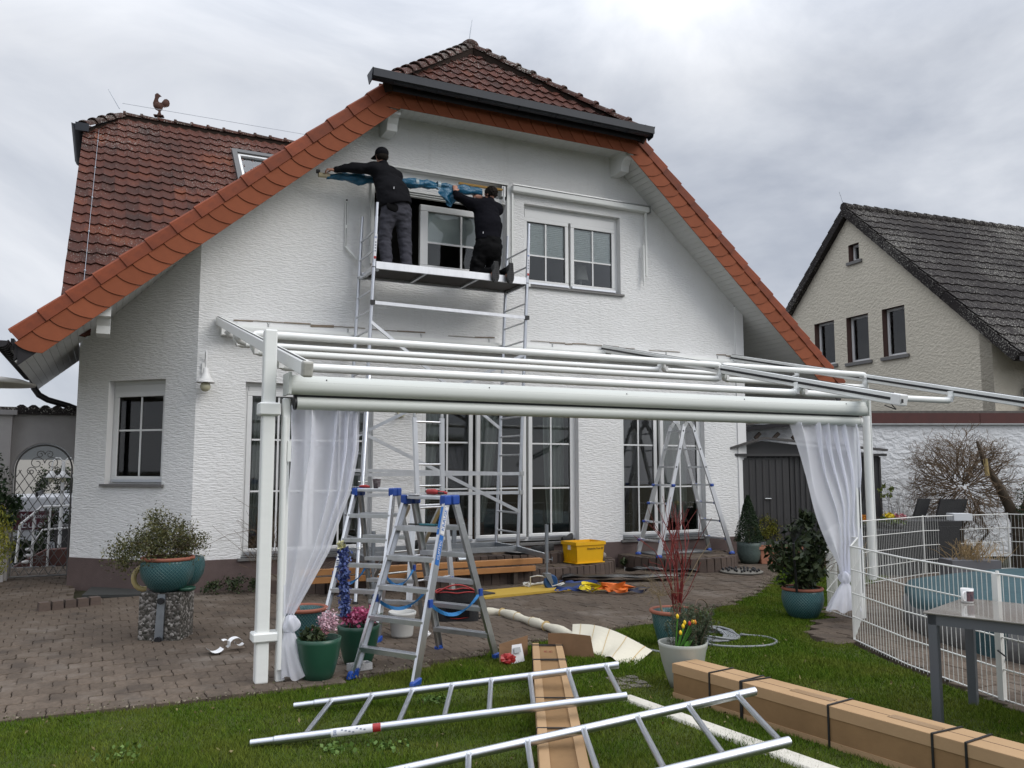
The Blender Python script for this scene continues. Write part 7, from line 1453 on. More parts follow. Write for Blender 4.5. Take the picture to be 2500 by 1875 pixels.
build(slabq(cwv(5.2, 13.15, 0), cwv(5.6, 13.15, 0), .0, .68, back * .3), 'side_box', RATTAN, rt2)
# round twiggy bush, pruned trunk, dark evergreen
tb_ = thing('bare_round_bush', 'bare round twiggy bush in front of the rough white wall', 'bush', cw(7.75, 14.6)); m = MB(); rg_ = random.Random(31); base_ = cwv(7.75, 14.6, 0)
for k in range(6): build(MB().tube([base_ + Vector((rg_.gauss(0, .1), rg_.gauss(0, .08), 0)), base_ + Vector((rg_.gauss(0, .18), rg_.gauss(0, .1), .55)), base_ + Vector((rg_.gauss(0, .22), rg_.gauss(0, .1), 1.05))], [.03, .024, .014], 6), 'stem', BARK, tb_)
cen = base_ + Vector((.05, 0, 1.42)); N_ = 170
for k in range(N_):
    v = Vector((rg_.gauss(0, 1), rg_.gauss(0, 1), rg_.gauss(.35, 1))).normalized(); twigs(m, cen + v * rg_.uniform(.05, .55) - Vector((0, 0, .12)), [v + Vector((rg_.gauss(0, .35), rg_.gauss(0, .35), rg_.gauss(0, .35)))], .40, .009, 3, rg_, .45, 2, .14, 3, .0036)
V0 = np.array(m.v); dd = V0 - np.array(cen); rl_ = np.linalg.norm(dd, axis=1); lim = .70; f = np.where(rl_ > lim, (lim + (rl_ - lim) * .55) / np.maximum(rl_, 1e-6), 1); m.v = [tuple(q) for q in (np.array(cen) + dd * f[:, None])]
tag(build(m, 'twigs', mat('bush_twig', (.135, .092, .056), .9), tb_), kind='stuff')
hb = thing('low_bare_shrubs', 'low bare shrubs with a few green buds left of the round twiggy bush', 'bush', cw(6.9, 14.8)); m = MB(); rg_ = random.Random(33)
for k in range(18): twigs(m, cwv(6.3 + rg_.random() * 1.2, 14.9, .1), [(rg_.gauss(0, .2), rg_.gauss(0, .1), 1)], .55, .007, 2, rg_, .25, 2, .08, 3, .002)
tag(build(m, 'twigs', TWIG, hb), kind='stuff'); leaf_obj('buds', clumps(160, cw(6.55, 14.8, 1.25), (.10, .1, .12), 9, .02, 1), .05, leafm('bud_green', (.10, .13, .03), (.2, .22, .06)), hb, .6)
ptk = thing('pruned_tree', 'thick pruned trunk with pale saw cuts among the twiggy bushes', 'tree', cw(8.5, 14.2)); B0 = cwv(8.45, 14.2, 0)
R_ = Vector((.9003, -.4352, 0)); build(MB().tube([B0, B0 + R_ * .0 + Vector((0, 0, .75)), B0 - R_ * .25 + Vector((0, 0, 1.3)), B0 - R_ * .5 + Vector((0, 0, 1.75)), B0 - R_ * .6 + Vector((0, 0, 2.1))], [.11, .10, .07, .045, .02], 12), 'trunk', BARK, ptk); q = B0 + R_ * .25 + Vector((0, 0, 1.12)); build(MB().tube([B0 + Vector((0, 0, .5)), q], [.12, .10], 12), 'limb', BARK, ptk)
build(MB().tube([q, q + Vector((.0, -.02, .03))], .095, 14), 'saw_cut', mat('fresh_cut_wood', (.42, .32, .14), .7), ptk); build(MB().tube([B0 - R_ * .5 + Vector((-.02, -.06, 1.52)), B0 - R_ * .53 + Vector((-.02, -.07, 1.8))], .035, 8), 'bare_wood_patch', mat('fresh_cut_wood', (.25, .19, .11), .7), ptk)
de = thing('dark_evergreen_bush', 'dark green evergreen bush at the right edge before the garden wall', 'bush', cw(8.9, 14)); leaf_obj('foliage', clumps(9000, cw(9.05, 14.1, .8), (.75, .6, .68), 120, .06, 1, .4), .045, LEAFE, de, .5, 'stuff'); build(MB().tube([cw(9.05, 14.1, 0), cw(9.05, 14.1, .9)], .05, 6), 'trunk', BARK, de)
gp = thing('grass_planter', 'grey planter with dry ornamental grass between fence and pool', 'planter', cw(6.6, 12.2)); build(slabq(cwv(6.35, 12.3, 0), cwv(7.05, 12.3, 0), 0, .32, back * .5), 'box', mat('grey_slate_box', (.12, .12, .13), .8), gp); m = MB(); rg_ = random.Random(35)
for k in range(120): p = cwv(6.7 + rg_.gauss(0, .14), 12.45 + rg_.gauss(0, .08), .3); v = Vector((rg_.gauss(0, .6), rg_.gauss(0, .6), 1)).normalized(); m.tube([p, p + v * .2, p + v * .3 + Vector((rg_.gauss(0, .06), 0, rg_.uniform(-.03, .05)))], [.004, .004, .002], 3, cap=False)
tag(build(m, 'dry_stalks', mat('straw', (.30, .21, .10), .85), gp), kind='stuff')
dg = thing('dry_grass_clump', 'tan dry grass clump behind the fence near the curtain', 'grass clump', cw(5.1, 13)); m = MB()
for k in range(110): p = cwv(5.15 + rg_.gauss(0, .12), 13 + rg_.gauss(0, .1), 0); v = Vector((rg_.gauss(0, .25), rg_.gauss(0, .2), 1)).normalized(); m.tube([p, p + v * .45, p + v * .65 + Vector((rg_.gauss(0, .08), 0, 0))], [.005, .004, .002], 3, cap=False)
tag(build(m, 'stalks', mat('straw', (.30, .21, .10), .85), dg), kind='stuff')
# left edge plants
t = thing('gold_conifer', 'golden green conifer at the left edge before the gate', 'shrub', (-2.35, -.2, 0)); leaf_obj('foliage', clumps(5200, (-2.38, -.25, .75), (.36, .3, .62), 90, .05, 1, .3), .045, LEAFG, t, .3, 'stuff', up=(.3, 0, 1, .5)); build(MB().tube([(-2.38, -.25, 0), (-2.38, -.25, .6)], .03, 6), 'trunk', BARK, t)
t = thing('dark_evergreen_shrub', 'tall dark evergreen shrub at the left edge by the wall pier', 'shrub', (-2.55, 1.6, 0)); leaf_obj('foliage', np.vstack([clumps(4200, (-2.62, 1.7, 1.45), (.36, .3, .5), 70, .05, 1, .3), clumps(2000, (-2.35, 1.95, 1.05), (.24, .2, .26), 40, .04, 1, .3)]), .05, LEAFE, t, .5, 'stuff'); build(MB().tube([(-2.55, 1.8, 0), (-2.55, 1.8, 1.3)], .03, 6), 'trunk', BARK, t)
t = thing('roadside_hedge', 'dark bushes behind the gate along the handrail', 'hedge', (-1.6, 7, -.3)); leaf_obj('foliage', np.vstack([clumps(2500, (-1.6, 6.6, .55), (.5, .4, .45), 50, .07, 1, .3), clumps(1800, (-2.5, 6.4, .1), (.6, .4, .25), 40, .06, 1, .3), clumps(1500, (-2.0, 10.9, 1.3), (.5, .3, .4), 40, .06, 1)]), .07, LEAFD, t, .5, 'stuff'); build(MB().tube([(-1.6, 6.6, -.5), (-1.6, 6.6, .5)], .03, 6), 'trunk', BARK, t)
# thorny bare twigs by the left patio door and ground plants at the wall foot
t = thing('bare_climbing_twigs', 'thin bare reddish twigs reaching out beside the left patio door', 'shrub', (.95, -.3, 0)); m = MB(); rg_ = random.Random(41); twigs(m, (.9, -.4, .15), [(rg_.gauss(0, .5), rg_.gauss(-.1, .2), 1) for _ in range(9)], .42, .006, 2, rg_, .5, 2, .12, 3, .002); m.tube([(.95, -.4, .8), (.7, -.5, .85), (.4, -.55, .8), (.15, -.55, .68)], [.004, .004, .003, .002], 4); m.tube([(.9, -.4, 1.1), (.65, -.5, 1.15), (.45, -.5, 1.28)], .002, 4)
twigs(m, (1.1, -1.2, .2), [(rg_.gauss(.2, .8), rg_.gauss(-.2, .3), .7) for _ in range(8)], .35, .005, 2, rg_, .4, 2, .12, 3, .002); build(m, 'twigs', TWIG, t)
t = thing('ground_ivy', 'small green plants at the foot of the wall left of the first patio door', 'plant', (.6, -.25, 0)); leaf_obj('foliage', clumps(900, (.55, -.3, .08), (.4, .15, .12), 30, .03), .035, LEAFD, t, .6, 'stuff'); leaf_obj('fern_leaf', clumps(300, (6.65, -.35, .1), (.18, .12, .1), 10, .02), .04, LEAFD, t, .6)
# tulips in a vase behind the chamfer window
t = thing('tulip_vase', 'glass vase with pale tulips behind the small corner window', 'vase', (-.62, .98, 1.47)); build(MB().lathe([(.001, 0), (.035, 0), (.045, .16), (.05, .17)], n=14), 'vase', mat('vase_glass', (.15, .2, .17), .2), t, False)
for k in range(6): a = k * 1.05; x, y = .07 * cos(a), .05 * sin(a); build(MB().tube([(0, 0, .1), (x, y, .3)], .005, 5), 'stem', TG, t, False); build(MB().lathe([(.001, -.02), (.016, -.01), (.02, .01), (.004, .035)], (x, y, .32), 6), 'bloom', mat('white_petal', (.6, .6, .5), .6), t, False)
t = thing('table_lamp', 'white table lamp behind the right upper window', 'lamp', (6.3, .55, 4.62)); build(MB().tube([(0, 0, 0), (0, 0, .3)], .02, 8), 'stand', WHITE, t, False); build(MB().lathe([(.14, .28), (.09, .55)], n=20), 'shade', mat('lamp_shade', (.55, .53, .5), .8), t, False)
# small wear: bare soil spots and fallen leaves on the lawn, tape and a damp corner on the cartons
P = [(rs_x, rs_y, .022 + random.random() * .012) for rs_x, rs_y in ((random.uniform(-2.5, 5), random.uniform(-9, -5)) for _ in range(420)) if inpoly(rs_x, rs_y, LAWN)]
o = leaf_obj('fallen_leaves', P, .03, leafm('dry_leaf_bits', (.09, .06, .02), (.30, .26, .12)), None, .5, 'stuff'); tag(o, 'scattered dry leaf bits lying in the lawn', 'leaves')
for c_, L_, w_, h_ in ((c1, .95, .235, .25), (c1, 1.62, .235, .25)): build(MB().box(L_, -.03, h_ + .0028, L_ + .30, .035, h_ + .0036), 'tape', mat('brown_tape', (.30, .19, .10), .3, spec=.5), c_, False)
# ------------------------------------------------------------------ people: one smooth surface grown from tapered limbs
class SDF:
    def __init__(s, lo, hi, h):
        s.h = h; s.lo = np.array(lo, float); n = np.ceil((np.array(hi) - s.lo) / h).astype(int) + 1; s.D = np.full(n, 1.0, np.float32); s.n = n
    def _sub(s, lo, hi):
        i0 = np.clip(((np.array(lo) - s.lo) / s.h).astype(int), 0, s.n - 1); i1 = np.clip(((np.array(hi) - s.lo) / s.h).astype(int) + 2, 1, s.n)
        ax = [s.lo[k] + s.h * np.arange(i0[k], i1[k]) for k in range(3)]; X = np.stack(np.meshgrid(*ax, indexing='ij'), -1); return tuple(slice(i0[k], i1[k]) for k in range(3)), X
    def put(s, sl, d, k):
        a = s.D[sl]
        if k <= 0: s.D[sl] = np.minimum(a, d); return
        hh = np.clip(.5 + .5 * (a - d) / k, 0, 1); s.D[sl] = np.where(a > .9, np.minimum(a, d), a * (1 - hh) + d * hh - k * hh * (1 - hh))
    def cap(s, a, b, ra, rb, k=.03, flat=None):
        a, b = np.array(a, float), np.array(b, float); R = max(ra, rb) + k + 3 * s.h; sl, X = s._sub(np.minimum(a, b) - R, np.maximum(a, b) + R)
        ab = b - a; t = np.clip(((X - a) @ ab) / max(ab @ ab, 1e-9), 0, 1); q = X - a - t[..., None] * ab
        if flat is not None: f = np.array(flat[:3], float); f /= np.linalg.norm(f); c = (q @ f)[..., None] * f; q = q - c + c * flat[3]
        s.put(sl, np.linalg.norm(q, axis=-1) - (ra + (rb - ra) * t), k); return s
    def ell(s, c, r, k=.03):
        c, r = np.array(c, float), np.array(r, float); R = r + k + 3 * s.h; sl, X = s._sub(c - R, c + R); q = (X - c) / r; l = np.linalg.norm(q, axis=-1); g = np.linalg.norm(q / r, axis=-1) + 1e-9; s.put(sl, l * (l - 1) / g, k); return s
    def wrinkle(s, amp, fr, seed=0, stretch=(1, 1, 1)):
        m = np.abs(s.D) < 4 * s.h + amp; I = np.argwhere(m); X = s.lo + I * s.h; st = np.array(stretch)
        v = np.array([noise.noise(Vector(x * fr * st) + Vector((seed, seed, 0))) + .5 * noise.noise(Vector(x * fr * 2.1 * st) + Vector((0, seed, 3))) for x in X]); s.D[m] += (amp * v).astype(np.float32); return s
    def cut(s, f):
        ax = [s.lo[k] + s.h * np.arange(s.n[k]) for k in range(3)]; X = np.stack(np.meshgrid(*ax, indexing='ij'), -1); s.D = np.maximum(s.D, f(X)).astype(np.float32); return s
    def mesh(s, M=None):
        D = s.D; I = D < 0; n = D.shape; c = np.zeros([k - 1 for k in n], int); acc = np.zeros([k - 1 for k in n] + [3]); cnt = np.zeros([k - 1 for k in n])
        def S(d): return tuple(slice(d[k], n[k] - 1 + d[k]) for k in range(3))
        cor = [(i, j, k) for i in (0, 1) for j in (0, 1) for k in (0, 1)]
        for a in cor:
            for ax in range(3):
                if a[ax]: continue
                b = list(a); b[ax] = 1; da, db = D[S(a)], D[S(b)]; cr_ = (da < 0) != (db < 0); t = np.where(cr_, da / np.where(cr_, da - db, 1), 0)
                for k in range(3): acc[..., k] += np.where(cr_, a[k] + (t if k == ax else 0), 0)
                cnt += cr_
        act = cnt > 0; idx = -np.ones(act.shape, int); idx[act] = np.arange(act.sum()); P = np.argwhere(act) + acc[act] / cnt[act][:, None]; V_ = s.lo + P * s.h; F = []
        for ax in range(3):
            o = [k for k in range(3) if k != ax]; sl0 = [slice(1, -1)] * 3; sl0[ax] = slice(0, n[ax] - 1); sl1 = list(sl0); sl1[ax] = slice(1, n[ax]); a, b = I[tuple(sl0)], I[tuple(sl1)]
            for sgn, mk in ((0, a & ~b), (1, ~a & b)):
                p = np.argwhere(mk); off = np.ones(3, int); off[ax] = 0; p = p + off
                def q(d0, d1): r = p.copy(); r[:, o[0]] += d0; r[:, o[1]] += d1; return idx[r[:, 0], r[:, 1], r[:, 2]]
                Q = np.stack([q(-1, -1), q(0, -1), q(0, 0), q(-1, 0)], 1)
                if (sgn == 1) != (ax == 1): Q = Q[:, ::-1]
                F.append(Q)
        F = np.vstack(F); return V_, F
def sdf_obj(name, s, m, parent):
    V_, F = s.mesh(); Mi = np.array(wmat(parent).inverted()); V_ = V_ @ Mi[:3, :3].T + Mi[:3, 3]
    me = bpy.data.meshes.new(name); me.from_pydata(V_.tolist(), [], F.tolist()); me.polygons.foreach_set('use_smooth', [True] * len(F)); me.materials.append(m); me.update()
    o = bpy.data.objects.new(name, me); C.objects.link(o); o.parent = parent; WM[o.name] = wmat(parent); return o
def hand(s, w, d, n, side, curl=1.0, thumb=1):
    """w wrist, d towards the fingertips, n out of the back of the hand, side towards the thumb"""
    w, d, n, side = (np.array(v, float) for v in (w, d, n, side)); d /= np.linalg.norm(d); n = n - d * (n @ d); n /= np.linalg.norm(n); side = np.cross(d, n) * (1 if np.cross(d, n) @ side > 0 else -1)
    s.cap(w, w + d * .045, .024, .030, .012, (*n, 1.6)); s.cap(w + d * .03, w + d * .075, .032, .034, .012, (*n, 2.0))
    for i, (o, L) in enumerate(((.030, .072), (.010, .080), (-.010, .074), (-.029, .058))):
        b = w + d * .082 + side * o; a1, a2, a3 = radians(28 * curl), radians(75 * curl), radians(115 * curl); dv = lambda a: d * cos(a) - n * sin(a)
        p1 = b + dv(a1) * L * .45; p2 = p1 + dv(a2) * L * .32; p3 = p2 + dv(a3) * L * .26
        s.cap(b - d * .02, p1, .0105, .0095, .004); s.cap(p1, p2, .0092, .0085, .003); s.cap(p2, p3, .0085, .0072, .003)
    t0 = w + d * .028 + side * .026; t1 = t0 + (d * .55 + side * .75 - n * .35) * .038; t2 = t1 + (d * .75 + side * .1 - n * .6) * .032; t3 = t2 + (d * .8 - side * .25 - n * .6) * .024
    s.cap(t0, t1, .0145, .012, .008); s.cap(t1, t2, .0115, .0100, .003); s.cap(t2, t3, .0098, .0082, .003)
def head(s, c, f, up=(0, 0, 1)):
    """c head centre, f facing"""
    c = np.array(c, float); f = np.array(f, float); f /= np.linalg.norm(f); u = np.array(up, float); r = np.cross(f, u); r /= np.linalg.norm(r)
    s.cap(c + u * .02 - f * .012, c + u * .035 + f * .012, .086, .080, .02); s.cap(c - u * .045 + f * .03, c + u * .0 + f * .02, .055, .066, .03); s.cap(c - u * .085 + f * .055, c - u * .06 + f * .045, .028, .038, .025)
    s.cap(c + f * .10 - u * .02, c + f * .088 + u * .02, .012, .007, .012)
    for sg in (-1, 1):
        s.ell(c + r * sg * .079 - u * .005 - f * .005, (.012 + abs(r[0]) * .002, .020, .032), .008); s.ell(c + f * .083 + r * sg * .030 + u * .012, (.012, .012, .009), .006)
    s.cap(c + f * .086 - u * .052 - r * .018, c + f * .086 - u * .052 + r * .018, .008, .008, .008)
# --- worker 1: standing on the platform, reaching to the left end of the tube
p1 = thing('person', 'standing worker in black cap and grey trousers on the scaffold, left arm stretched out', 'person', (2.56, -.58, 4.42))
LH, RH, LK, RK, LA_, RA_ = (2.47, -.58, 5.36), (2.66, -.58, 5.36), (2.41, -.53, 4.94), (2.71, -.54, 4.94), (2.43, -.62, 4.50), (2.73, -.62, 4.50)
SL, SR, EL, WL, ER, WR = (2.25, -.50, 5.94), (2.60, -.46, 5.89), (1.95, -.44, 5.925), (1.70, -.385, 5.875), (2.54, -.20, 5.68), (2.50, -.25, 5.83)
b = SDF((1.45, -.85, 4.42), (2.95, -.05, 6.36), .0075)
b.cap((2.56, -.58, 5.38), (2.50, -.55, 5.58), .12, .12, .05).cap((2.50, -.55, 5.55), (2.45, -.50, 5.88), .13, .14, .05, (0, 1, 0, 1.3)).cap(SL, SR, .06, .06, .05).cap((2.42, -.49, 5.95), (2.385, -.47, 6.07), .062, .056, .03)
for a, c_, d_ in ((LH, LK, LA_), (RH, RK, RA_)): b.cap(a, c_, .085, .055, .05).cap(c_, d_, .055, .036, .02).cap(d_, (d_[0], d_[1] + .14, 4.46), .035, .028, .02)
for a, c_, d_ in ((SL, EL, WL), (SR, ER, WR)): b.cap(a, c_, .052, .040, .03).cap(c_, d_, .040, .027, .015)
head(b, (2.375, -.455, 6.165), (-.35, 1, -.08)); hand(b, WL, (-1, .25, .02), (0, -.35, .9), (0, 1, 0), 1.0); hand(b, WR, (0, -.1, 1), (-1, 0, .2), (0, 1, .2), .9)
sdf_obj('body', b, SKIN, p1)
j = SDF((1.6, -1.0, 4.9), (3.0, -.1, 6.16), .011)
j.cap((2.57, -.60, 5.46), (2.53, -.58, 5.6), .225, .215, .08, (0, 1, 0, 1.35)).cap((2.50, -.56, 5.5), (2.44, -.50, 5.83), .215, .19, .08, (0, 1, 0, 1.35)).cap(SL, SR, .095, .095, .07).cap((2.42, -.49, 5.93), (2.39, -.475, 6.04), .085, .072, .03)
j.cap(SL, EL, .092, .075, .06).cap(EL, (1.735, -.39, 5.88), .072, .050, .02).cap(SR, ER, .085, .068, .05).cap(ER, (2.53, -.24, 5.82), .064, .045, .02)
j.cut(lambda X: (5.36 + .22 * (X[..., 0] - 2.3)) - X[..., 2]); j.wrinkle(.012, 7, 2, (1, 1, 1.6)); sdf_obj('jacket', j, FABRIC, p1)
t = SDF((2.2, -.9, 4.42), (2.95, -.25, 5.56), .011); t.cap((2.56, -.58, 5.48), (2.565, -.58, 5.32), .175, .18, .06, (0, 1, 0, 1.3))
for a, c_, d_ in ((LH, LK, LA_), (RH, RK, RA_)): t.cap(a, c_, .128, .098, .03).cap(c_, (d_[0], d_[1], 4.49), .096, .078, .03)
for q in (LK, RK): t.ell((q[0], q[1] + .03, q[2]), (.07, .065, .10), .03)
t.wrinkle(.016, 9, 5, (1, 1, 1.8)); sdf_obj('trousers', t, GREYTR, p1)
m = SDF((2.25, -.85, 5.2), (2.9, -.6, 5.5), .009); m.cap((2.44, -.700, 5.36), (2.52, -.703, 5.33), .06, .065, .01, (0, 1, 0, 3)); sdf_obj('back_pocket', m, BLACKTR, p1)
for q in (LA_, RA_): sh_ = SDF((q[0] - .1, q[1] - .12, 4.41), (q[0] + .1, q[1] + .28, 4.62), .008); sh_.cap((q[0], q[1] - .02, 4.46), (q[0], q[1] + .17, 4.455), .048, .044, .03).cap((q[0], q[1], 4.47), (q[0], q[1], 4.56), .05, .05, .03); sh_.cut(lambda X: 4.421 - X[..., 2]); sdf_obj('shoe', sh_, RUBBER, p1)
cp = SDF((2.2, -.62, 6.1), (2.55, -.2, 6.34), .007); cp.ell((2.375, -.46, 6.205), (.10, .108, .092), .02).cap((2.345, -.37, 6.19), (2.31, -.28, 6.17), .06, .05, .02, (0, .3, 1, 5)); cp.cut(lambda X: np.minimum(6.165 - X[..., 2], 9)); sdf_obj('cap', cp, FABRIC, p1)
hr = SDF((2.2, -.62, 6.05), (2.55, -.3, 6.22), .007); hr.ell((2.378, -.475, 6.15), (.092, .088, .075), .01); hr.cut(lambda X: (X[..., 1] + .47)); sdf_obj('hair', hr, HAIR, p1)
build(MB().box(2.47, -.755, 5.60, 2.478, -.735, 5.63), 'label_tab', STICK, p1)
# --- worker 2: kneeling, seen from behind, soles towards the viewer
p2 = thing('person', 'kneeling worker in dark jacket and black trousers on the scaffold, soles facing the viewer', 'person', (3.98, -.62, 4.42))
SL, SR, EL, WL, ER, WR = (3.80, -.50, 5.63), (4.21, -.46, 5.62), (3.57, -.45, 5.735), (3.565, -.36, 5.835), (4.13, -.20, 5.60), (4.03, -.30, 5.83)
LH, RH, LK, RK, LA_, RA_ = (3.92, -.62, 4.98), (4.10, -.62, 4.98), (3.83, -.50, 4.50), (4.12, -.50, 4.50), (3.93, -.93, 4.52), (4.16, -.95, 4.53)
b = SDF((3.35, -1.2, 4.25), (4.5, -.05, 6.06), .0075)
b.cap((4.01, -.62, 5.0), (4.02, -.58, 5.25), .12, .12, .05).cap((4.02, -.58, 5.25), (4.01, -.5, 5.55), .13, .14, .05, (0, 1, 0, 1.3)).cap(SL, SR, .06, .06, .05).cap((4.06, -.46, 5.62), (4.12, -.44, 5.76), .062, .056, .03)
for a, c_, d_ in ((LH, LK, LA_), (RH, RK, RA_)): b.cap(a, c_, .085, .055, .05).cap(c_, d_, .055, .036, .02).cap(d_, (d_[0], d_[1] - .06, 4.42), .035, .03, .02)
for a, c_, d_ in ((SL, EL, WL), (SR, ER, WR)): b.cap(a, c_, .052, .040, .03).cap(c_, d_, .040, .027, .015)
head(b, (4.13, -.415, 5.855), (-.55, 1, .0)); hand(b, WL, (.1, .25, 1), (-.2, -1, .2), (1, 0, 0), .8); hand(b, WR, (-1, .1, .25), (0, -1, .1), (0, 0, 1), .8)
sdf_obj('body', b, SKIN, p2)
j = SDF((3.4, -1.0, 4.9), (4.5, -.1, 5.86), .011)
j.cap((4.0, -.62, 5.0), (4.02, -.59, 5.3), .205, .20, .08, (0, 1, 0, 1.35)).cap((4.02, -.59, 5.3), (4.02, -.5, 5.56), .20, .20, .08, (0, 1, 0, 1.35)).cap(SL, SR, .095, .10, .07).cap((4.07, -.455, 5.62), (4.11, -.445, 5.74), .085, .070, .03)
j.cap(SL, EL, .080, .066, .05).cap(EL, (3.565, -.37, 5.81), .062, .043, .02).cap(SR, ER, .088, .068, .05).cap(ER, (4.07, -.30, 5.80), .064, .045, .02)
j.cut(lambda X: 5.06 - X[..., 2]); j.wrinkle(.012, 7, 9, (1, 1, 1.7)); sdf_obj('jacket', j, FABRICN, p2)
t = SDF((3.6, -1.05, 4.41), (4.35, -.3, 5.1), .011); t.cap((4.01, -.63, 5.05), (4.01, -.63, 4.93), .185, .185, .06, (0, 1, 0, 1.3))
for a, c_, d_ in ((LH, LK, LA_), (RH, RK, RA_)): t.cap(a, c_, .13, .10, .03).cap(c_, d_, .095, .065, .03)
t.ell((3.79, -.58, 4.72), (.05, .08, .10), .02); t.cut(lambda X: 4.421 - X[..., 2]); t.wrinkle(.015, 9, 12, (1, 1, 1.5)); sdf_obj('trousers', t, BLACKTR, p2)
for q in (LA_, RA_):
    cx_, cy_, cz = q[0] + .02, q[1] - .10, 4.50; sh_ = SDF((cx_ - .09, cy_ - .07, cz - .22), (cx_ + .09, cy_ + .22, cz + .18), .008); sh_.cap((cx_, cy_ + .045, cz + .08), (cx_, cy_ + .045, cz - .11), .050, .052, .03, (0, 1, 0, 1.2)).cap((cx_, cy_ + .05, cz + .05), (cx_ - .01, cy_ + .14, cz + .03), .05, .055, .03); sdf_obj('shoe', sh_, RUBBER, p2)
    P_ = [((.047 + .010 * sin(2 * pi * v + .4) - (.006 if v < .4 else 0)) * sin(pi * min(max(v, .035), .965)) ** .32 * 1.05, -.155 + .30 * v) for v in np.linspace(0, 1, 18)]; ol = [(cx_ + x, cy_ - .004, cz + z) for x, z in P_] + [(cx_ - x, cy_ - .004, cz + z) for x, z in reversed(P_)]
    so = build(MB().prism(ol, (0, .022, 0)), 'sole', DARKP, p2); ol2 = [(cx_ + (p[0] - cx_) * 1.06, p[1] + .020, cz + (p[2] - cz) * 1.03) for p in ol]; build(MB().prism(ol2, (0, .006, 0)), 'midsole_edge', mat('grey_midsole', (.22, .22, .22), .6), so)
    for k in range(9):
        z_ = -.13 + .031 * k; w_ = .030 if k != 4 else .02; build(MB().prism([(cx_ - w_, cy_ - .004, cz + z_), (cx_, cy_ - .004, cz + z_ + .008), (cx_ + w_, cy_ - .004, cz + z_), (cx_ + w_, cy_ - .004, cz + z_ + .013), (cx_, cy_ - .004, cz + z_ + .021), (cx_ - w_, cy_ - .004, cz + z_ + .013)], (0, -.007, 0)), 'tread_lug', mat('sole_lug', (.03, .03, .03), .75), so)
hr = SDF((3.98, -.6, 5.74), (4.3, -.26, 6.02), .006); hr.ell((4.137, -.435, 5.885), (.100, .102, .098), .02); hr.cut(lambda X: np.maximum((X[..., 1] + .36) - (X[..., 2] - 5.86) * 1.5, 5.805 - X[..., 2] - (X[..., 1] + .46) * .3)); hr.wrinkle(.012, 40, 3); sdf_obj('hair', hr, HAIR, p2)
build(MB().tube([(3.548, -.40, 5.79), (3.582, -.34, 5.80)], .034, 12), 'wristband', DARKP, p2); build(MB().box(3.855, -.762, 5.12, 3.862, -.75, 5.145), 'label_tab', STICK, p2)
# --- the tube they hold, wrapped in blue film
tp = thing('wrapped_awning_roller', 'awning roller wrapped in crumpled blue film, held up by the two workers', 'roller tube', (2.8, -.28, 5.9))
build(MB().tube([(1.50, -.30, 5.80), (1.66, -.29, 5.81)], .035, 14), 'cardboard_core', mat('cream_core', (.5, .44, .30), .8), tp); build(MB().tube([(1.47, -.305, 5.845), (1.515, -.30, 5.845)], .03, 10), 'end_plug', DARKP, tp)
m = MB()
def bf(u, v):
    x = 1.62 + 2.42 * v; th = 2 * pi * u; r = .048 + .012 * sin(x * 7) + .008 * sin(x * 23 + th * 2); r *= 1 + .30 * noise.noise(Vector((x * 6, cos(th) * 1.6, sin(th) * 1.6))) + .15 * noise.noise(Vector((x * 16, cos(th) * 4, sin(th) * 4)))
    return (x, -.28 + r * cos(th), 5.80 + .13 * min(v * 1.6, 1) - .02 * v + r * 1.15 * sin(th) - (.03 if sin(th) < 0 else 0) * noise.noise(Vector((x * 3, 0, 5))))
m.grid(bf, 28, 160); build(m, 'film_wrap', BLUEFILM, tp)
m = MB().grid(lambda u, v: (3.42 + (.17 * (1 - v * .5)) * (u - .5) * 2 + .03 * sin(v * 9) + .06 * v, -.33 - .03 * cos(u * 12) * v, 5.88 - .30 * v * (1 - .35 * abs(u - .5) * 2)), 20, 14); build(m, 'hanging_film', BLUEFILM, tp)
for x in (2.35, 2.95, 3.3): m = MB(); m.tube([(x, -.28, 5.80 + .13 * min((x - 1.62) / 2.42 * 1.6, 1) - .01), (x + .045, -.28, 5.80 + .13 * min((x + .045 - 1.62) / 2.42 * 1.6, 1) - .01)], .064, 14, cap=False); build(m, 'tape_band', mat('clear_tape', (.30, .38, .42), .3), tp)
# ------------------------------------------------------------------ grass
rs = np.random.RandomState(4)
def scatter(n, x0, x1, y0, y1):
    X = rs.uniform(x0, x1, n); Y = rs.uniform(y0, y1, n); dx, dy = X - cam.location.x, Y - cam.location.y; dep = dx * .4352 + dy * .9003; lat = dx * .9003 - dy * .4352
    return X, Y, dep, lat
X, Y, dep, lat = scatter(1500000, -4, 10, -9.6, -.7)
keep = inpoly_np(X, Y, LAWN) & (dep > 2.6) & (np.abs(lat / dep) < .66) & (rs.rand(len(X)) < np.clip(7.0 / dep, .2, 1.0) ** 1.3)
edge = inpoly_np(X, Y - .05, LAWN) | (rs.rand(len(X)) < .5); keep &= edge
X, Y, dep = X[keep], Y[keep], dep[keep]
nzv = np.array([noise.noise(Vector((x * 1.7, y * 1.7, 0))) for x, y in zip(X[::1], Y[::1])]) if len(X) < 700000 else np.zeros(len(X))
sel = rs.rand(len(X)) < .9 + .4 * nzv; X, Y, dep, nzv = X[sel], Y[sel], dep[sel], nzv[sel]; n = len(X)
hgt = rs.uniform(.014, .034, n) * (1 + .55 * nzv) * np.where(rs.rand(n) < .04, 1.5, 1); wd = .0028 * np.clip(dep / 5.5, .9, 2.4); an = rs.uniform(0, 2 * pi, n); ln = rs.uniform(.1, .95, n) * hgt; la = rs.uniform(0, 2 * pi, n)
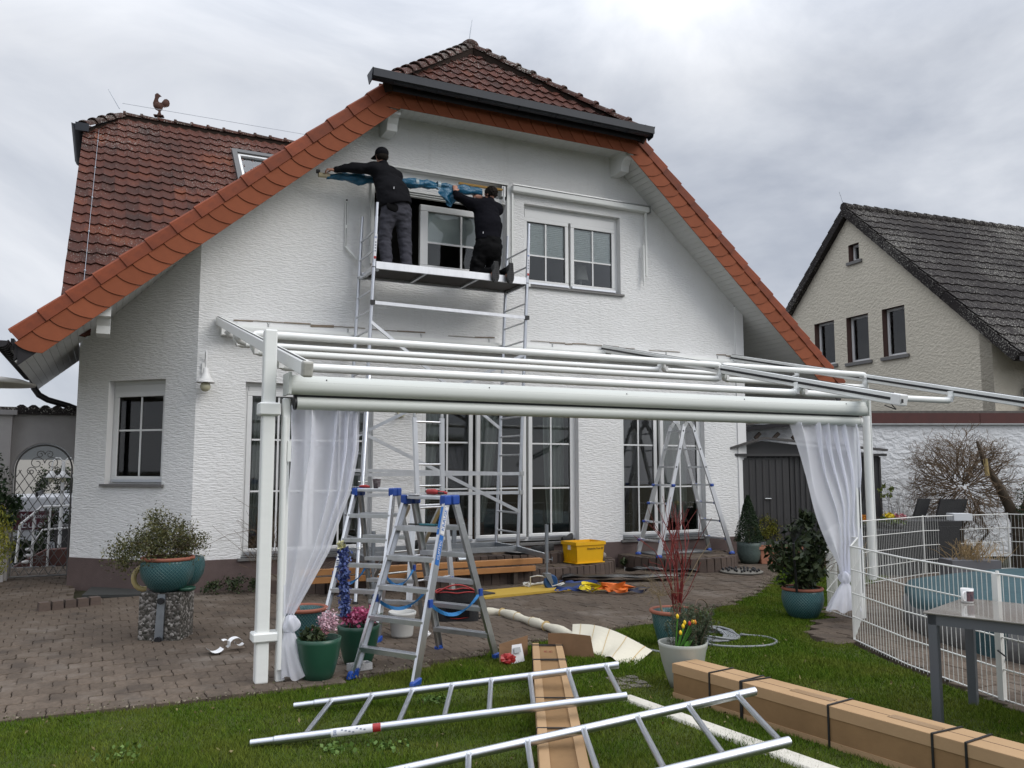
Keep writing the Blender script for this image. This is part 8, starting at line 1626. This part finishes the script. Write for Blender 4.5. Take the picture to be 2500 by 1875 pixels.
z0 = np.full(n, .010); B1 = np.stack([X + wd * np.cos(an), Y + wd * np.sin(an), z0], 1); B2 = np.stack([X - wd * np.cos(an), Y - wd * np.sin(an), z0], 1); T_ = np.stack([X + ln * np.cos(la), Y + ln * np.sin(la), z0 + hgt], 1)
V_ = np.stack([B1, B2, T_], 1).reshape(-1, 3).astype(np.float32); me = bpy.data.meshes.new('grass'); me.vertices.add(3 * n); me.vertices.foreach_set('co', V_.ravel()); me.loops.add(3 * n); me.loops.foreach_set('vertex_index', np.arange(3 * n, dtype=np.int32)); me.polygons.add(n); me.polygons.foreach_set('loop_start', np.arange(0, 3 * n, 3, dtype=np.int32)); me.polygons.foreach_set('loop_total', np.full(n, 3, np.int32)); me.materials.append(GRASSM); me.update(calc_edges=True)
gr = bpy.data.objects.new('grass', me); C.objects.link(gr); tag(gr, 'short green lawn grass around the paving and cartons', 'grass', kind='stuff')
# clover and weed patches, moss and crumbs in the joints
P = np.vstack([np.array([(c[0] + rs.normal(0, c[2]), c[1] + rs.normal(0, c[2]), rs.uniform(.02, .045)) for _ in range(70)]) for c in ((-.5, -7.2, .08), (.5, -7.0, .06), (.9, -7.9, .07), (1.1, -6.2, .06), (-.9, -6.5, .07), (3.6, -7.4, .06), (.2, -6.9, .05))])
o = leaf_obj('clover', P, .028, leafm('clover_leaf', (.06, .12, .02), (.12, .19, .04)), None, .8, 'stuff'); tag(o, 'low clover patches growing in the foreground lawn', 'clover')
P = []
for _ in range(2600):
    x, y = rs.uniform(-5, 8), rs.uniform(-5.6, 2); k = rs.rand() < .5
    if inpoly(x, y, LAWN) or (y > -.1 and x > -1.3): continue
    if k: x = round(x / PX) * PX + PX / 2
    else: y = round((y - .06) / PY) * PY + .06 + PY / 2
    P.append((x + rs.normal(0, .006), y + rs.normal(0, .006), .024))
for _ in range(1500):   # crumbs and moss along the lawn edge
    k = rs.randint(0, len(LE) - 1); f = rs.rand(); P.append((LE[k][0] + (LE[k + 1][0] - LE[k][0]) * f, LE[k][1] + (LE[k + 1][1] - LE[k][1]) * f + abs(rs.normal(0, .09)), .03))
o = leaf_obj('moss_and_crumbs', P, .016, leafm('moss_crumbs', (.05, .06, .015), (.28, .24, .18)), None, .8, 'stuff'); tag(o, 'moss tufts and dry crumbs in the joints of the paving', 'moss')
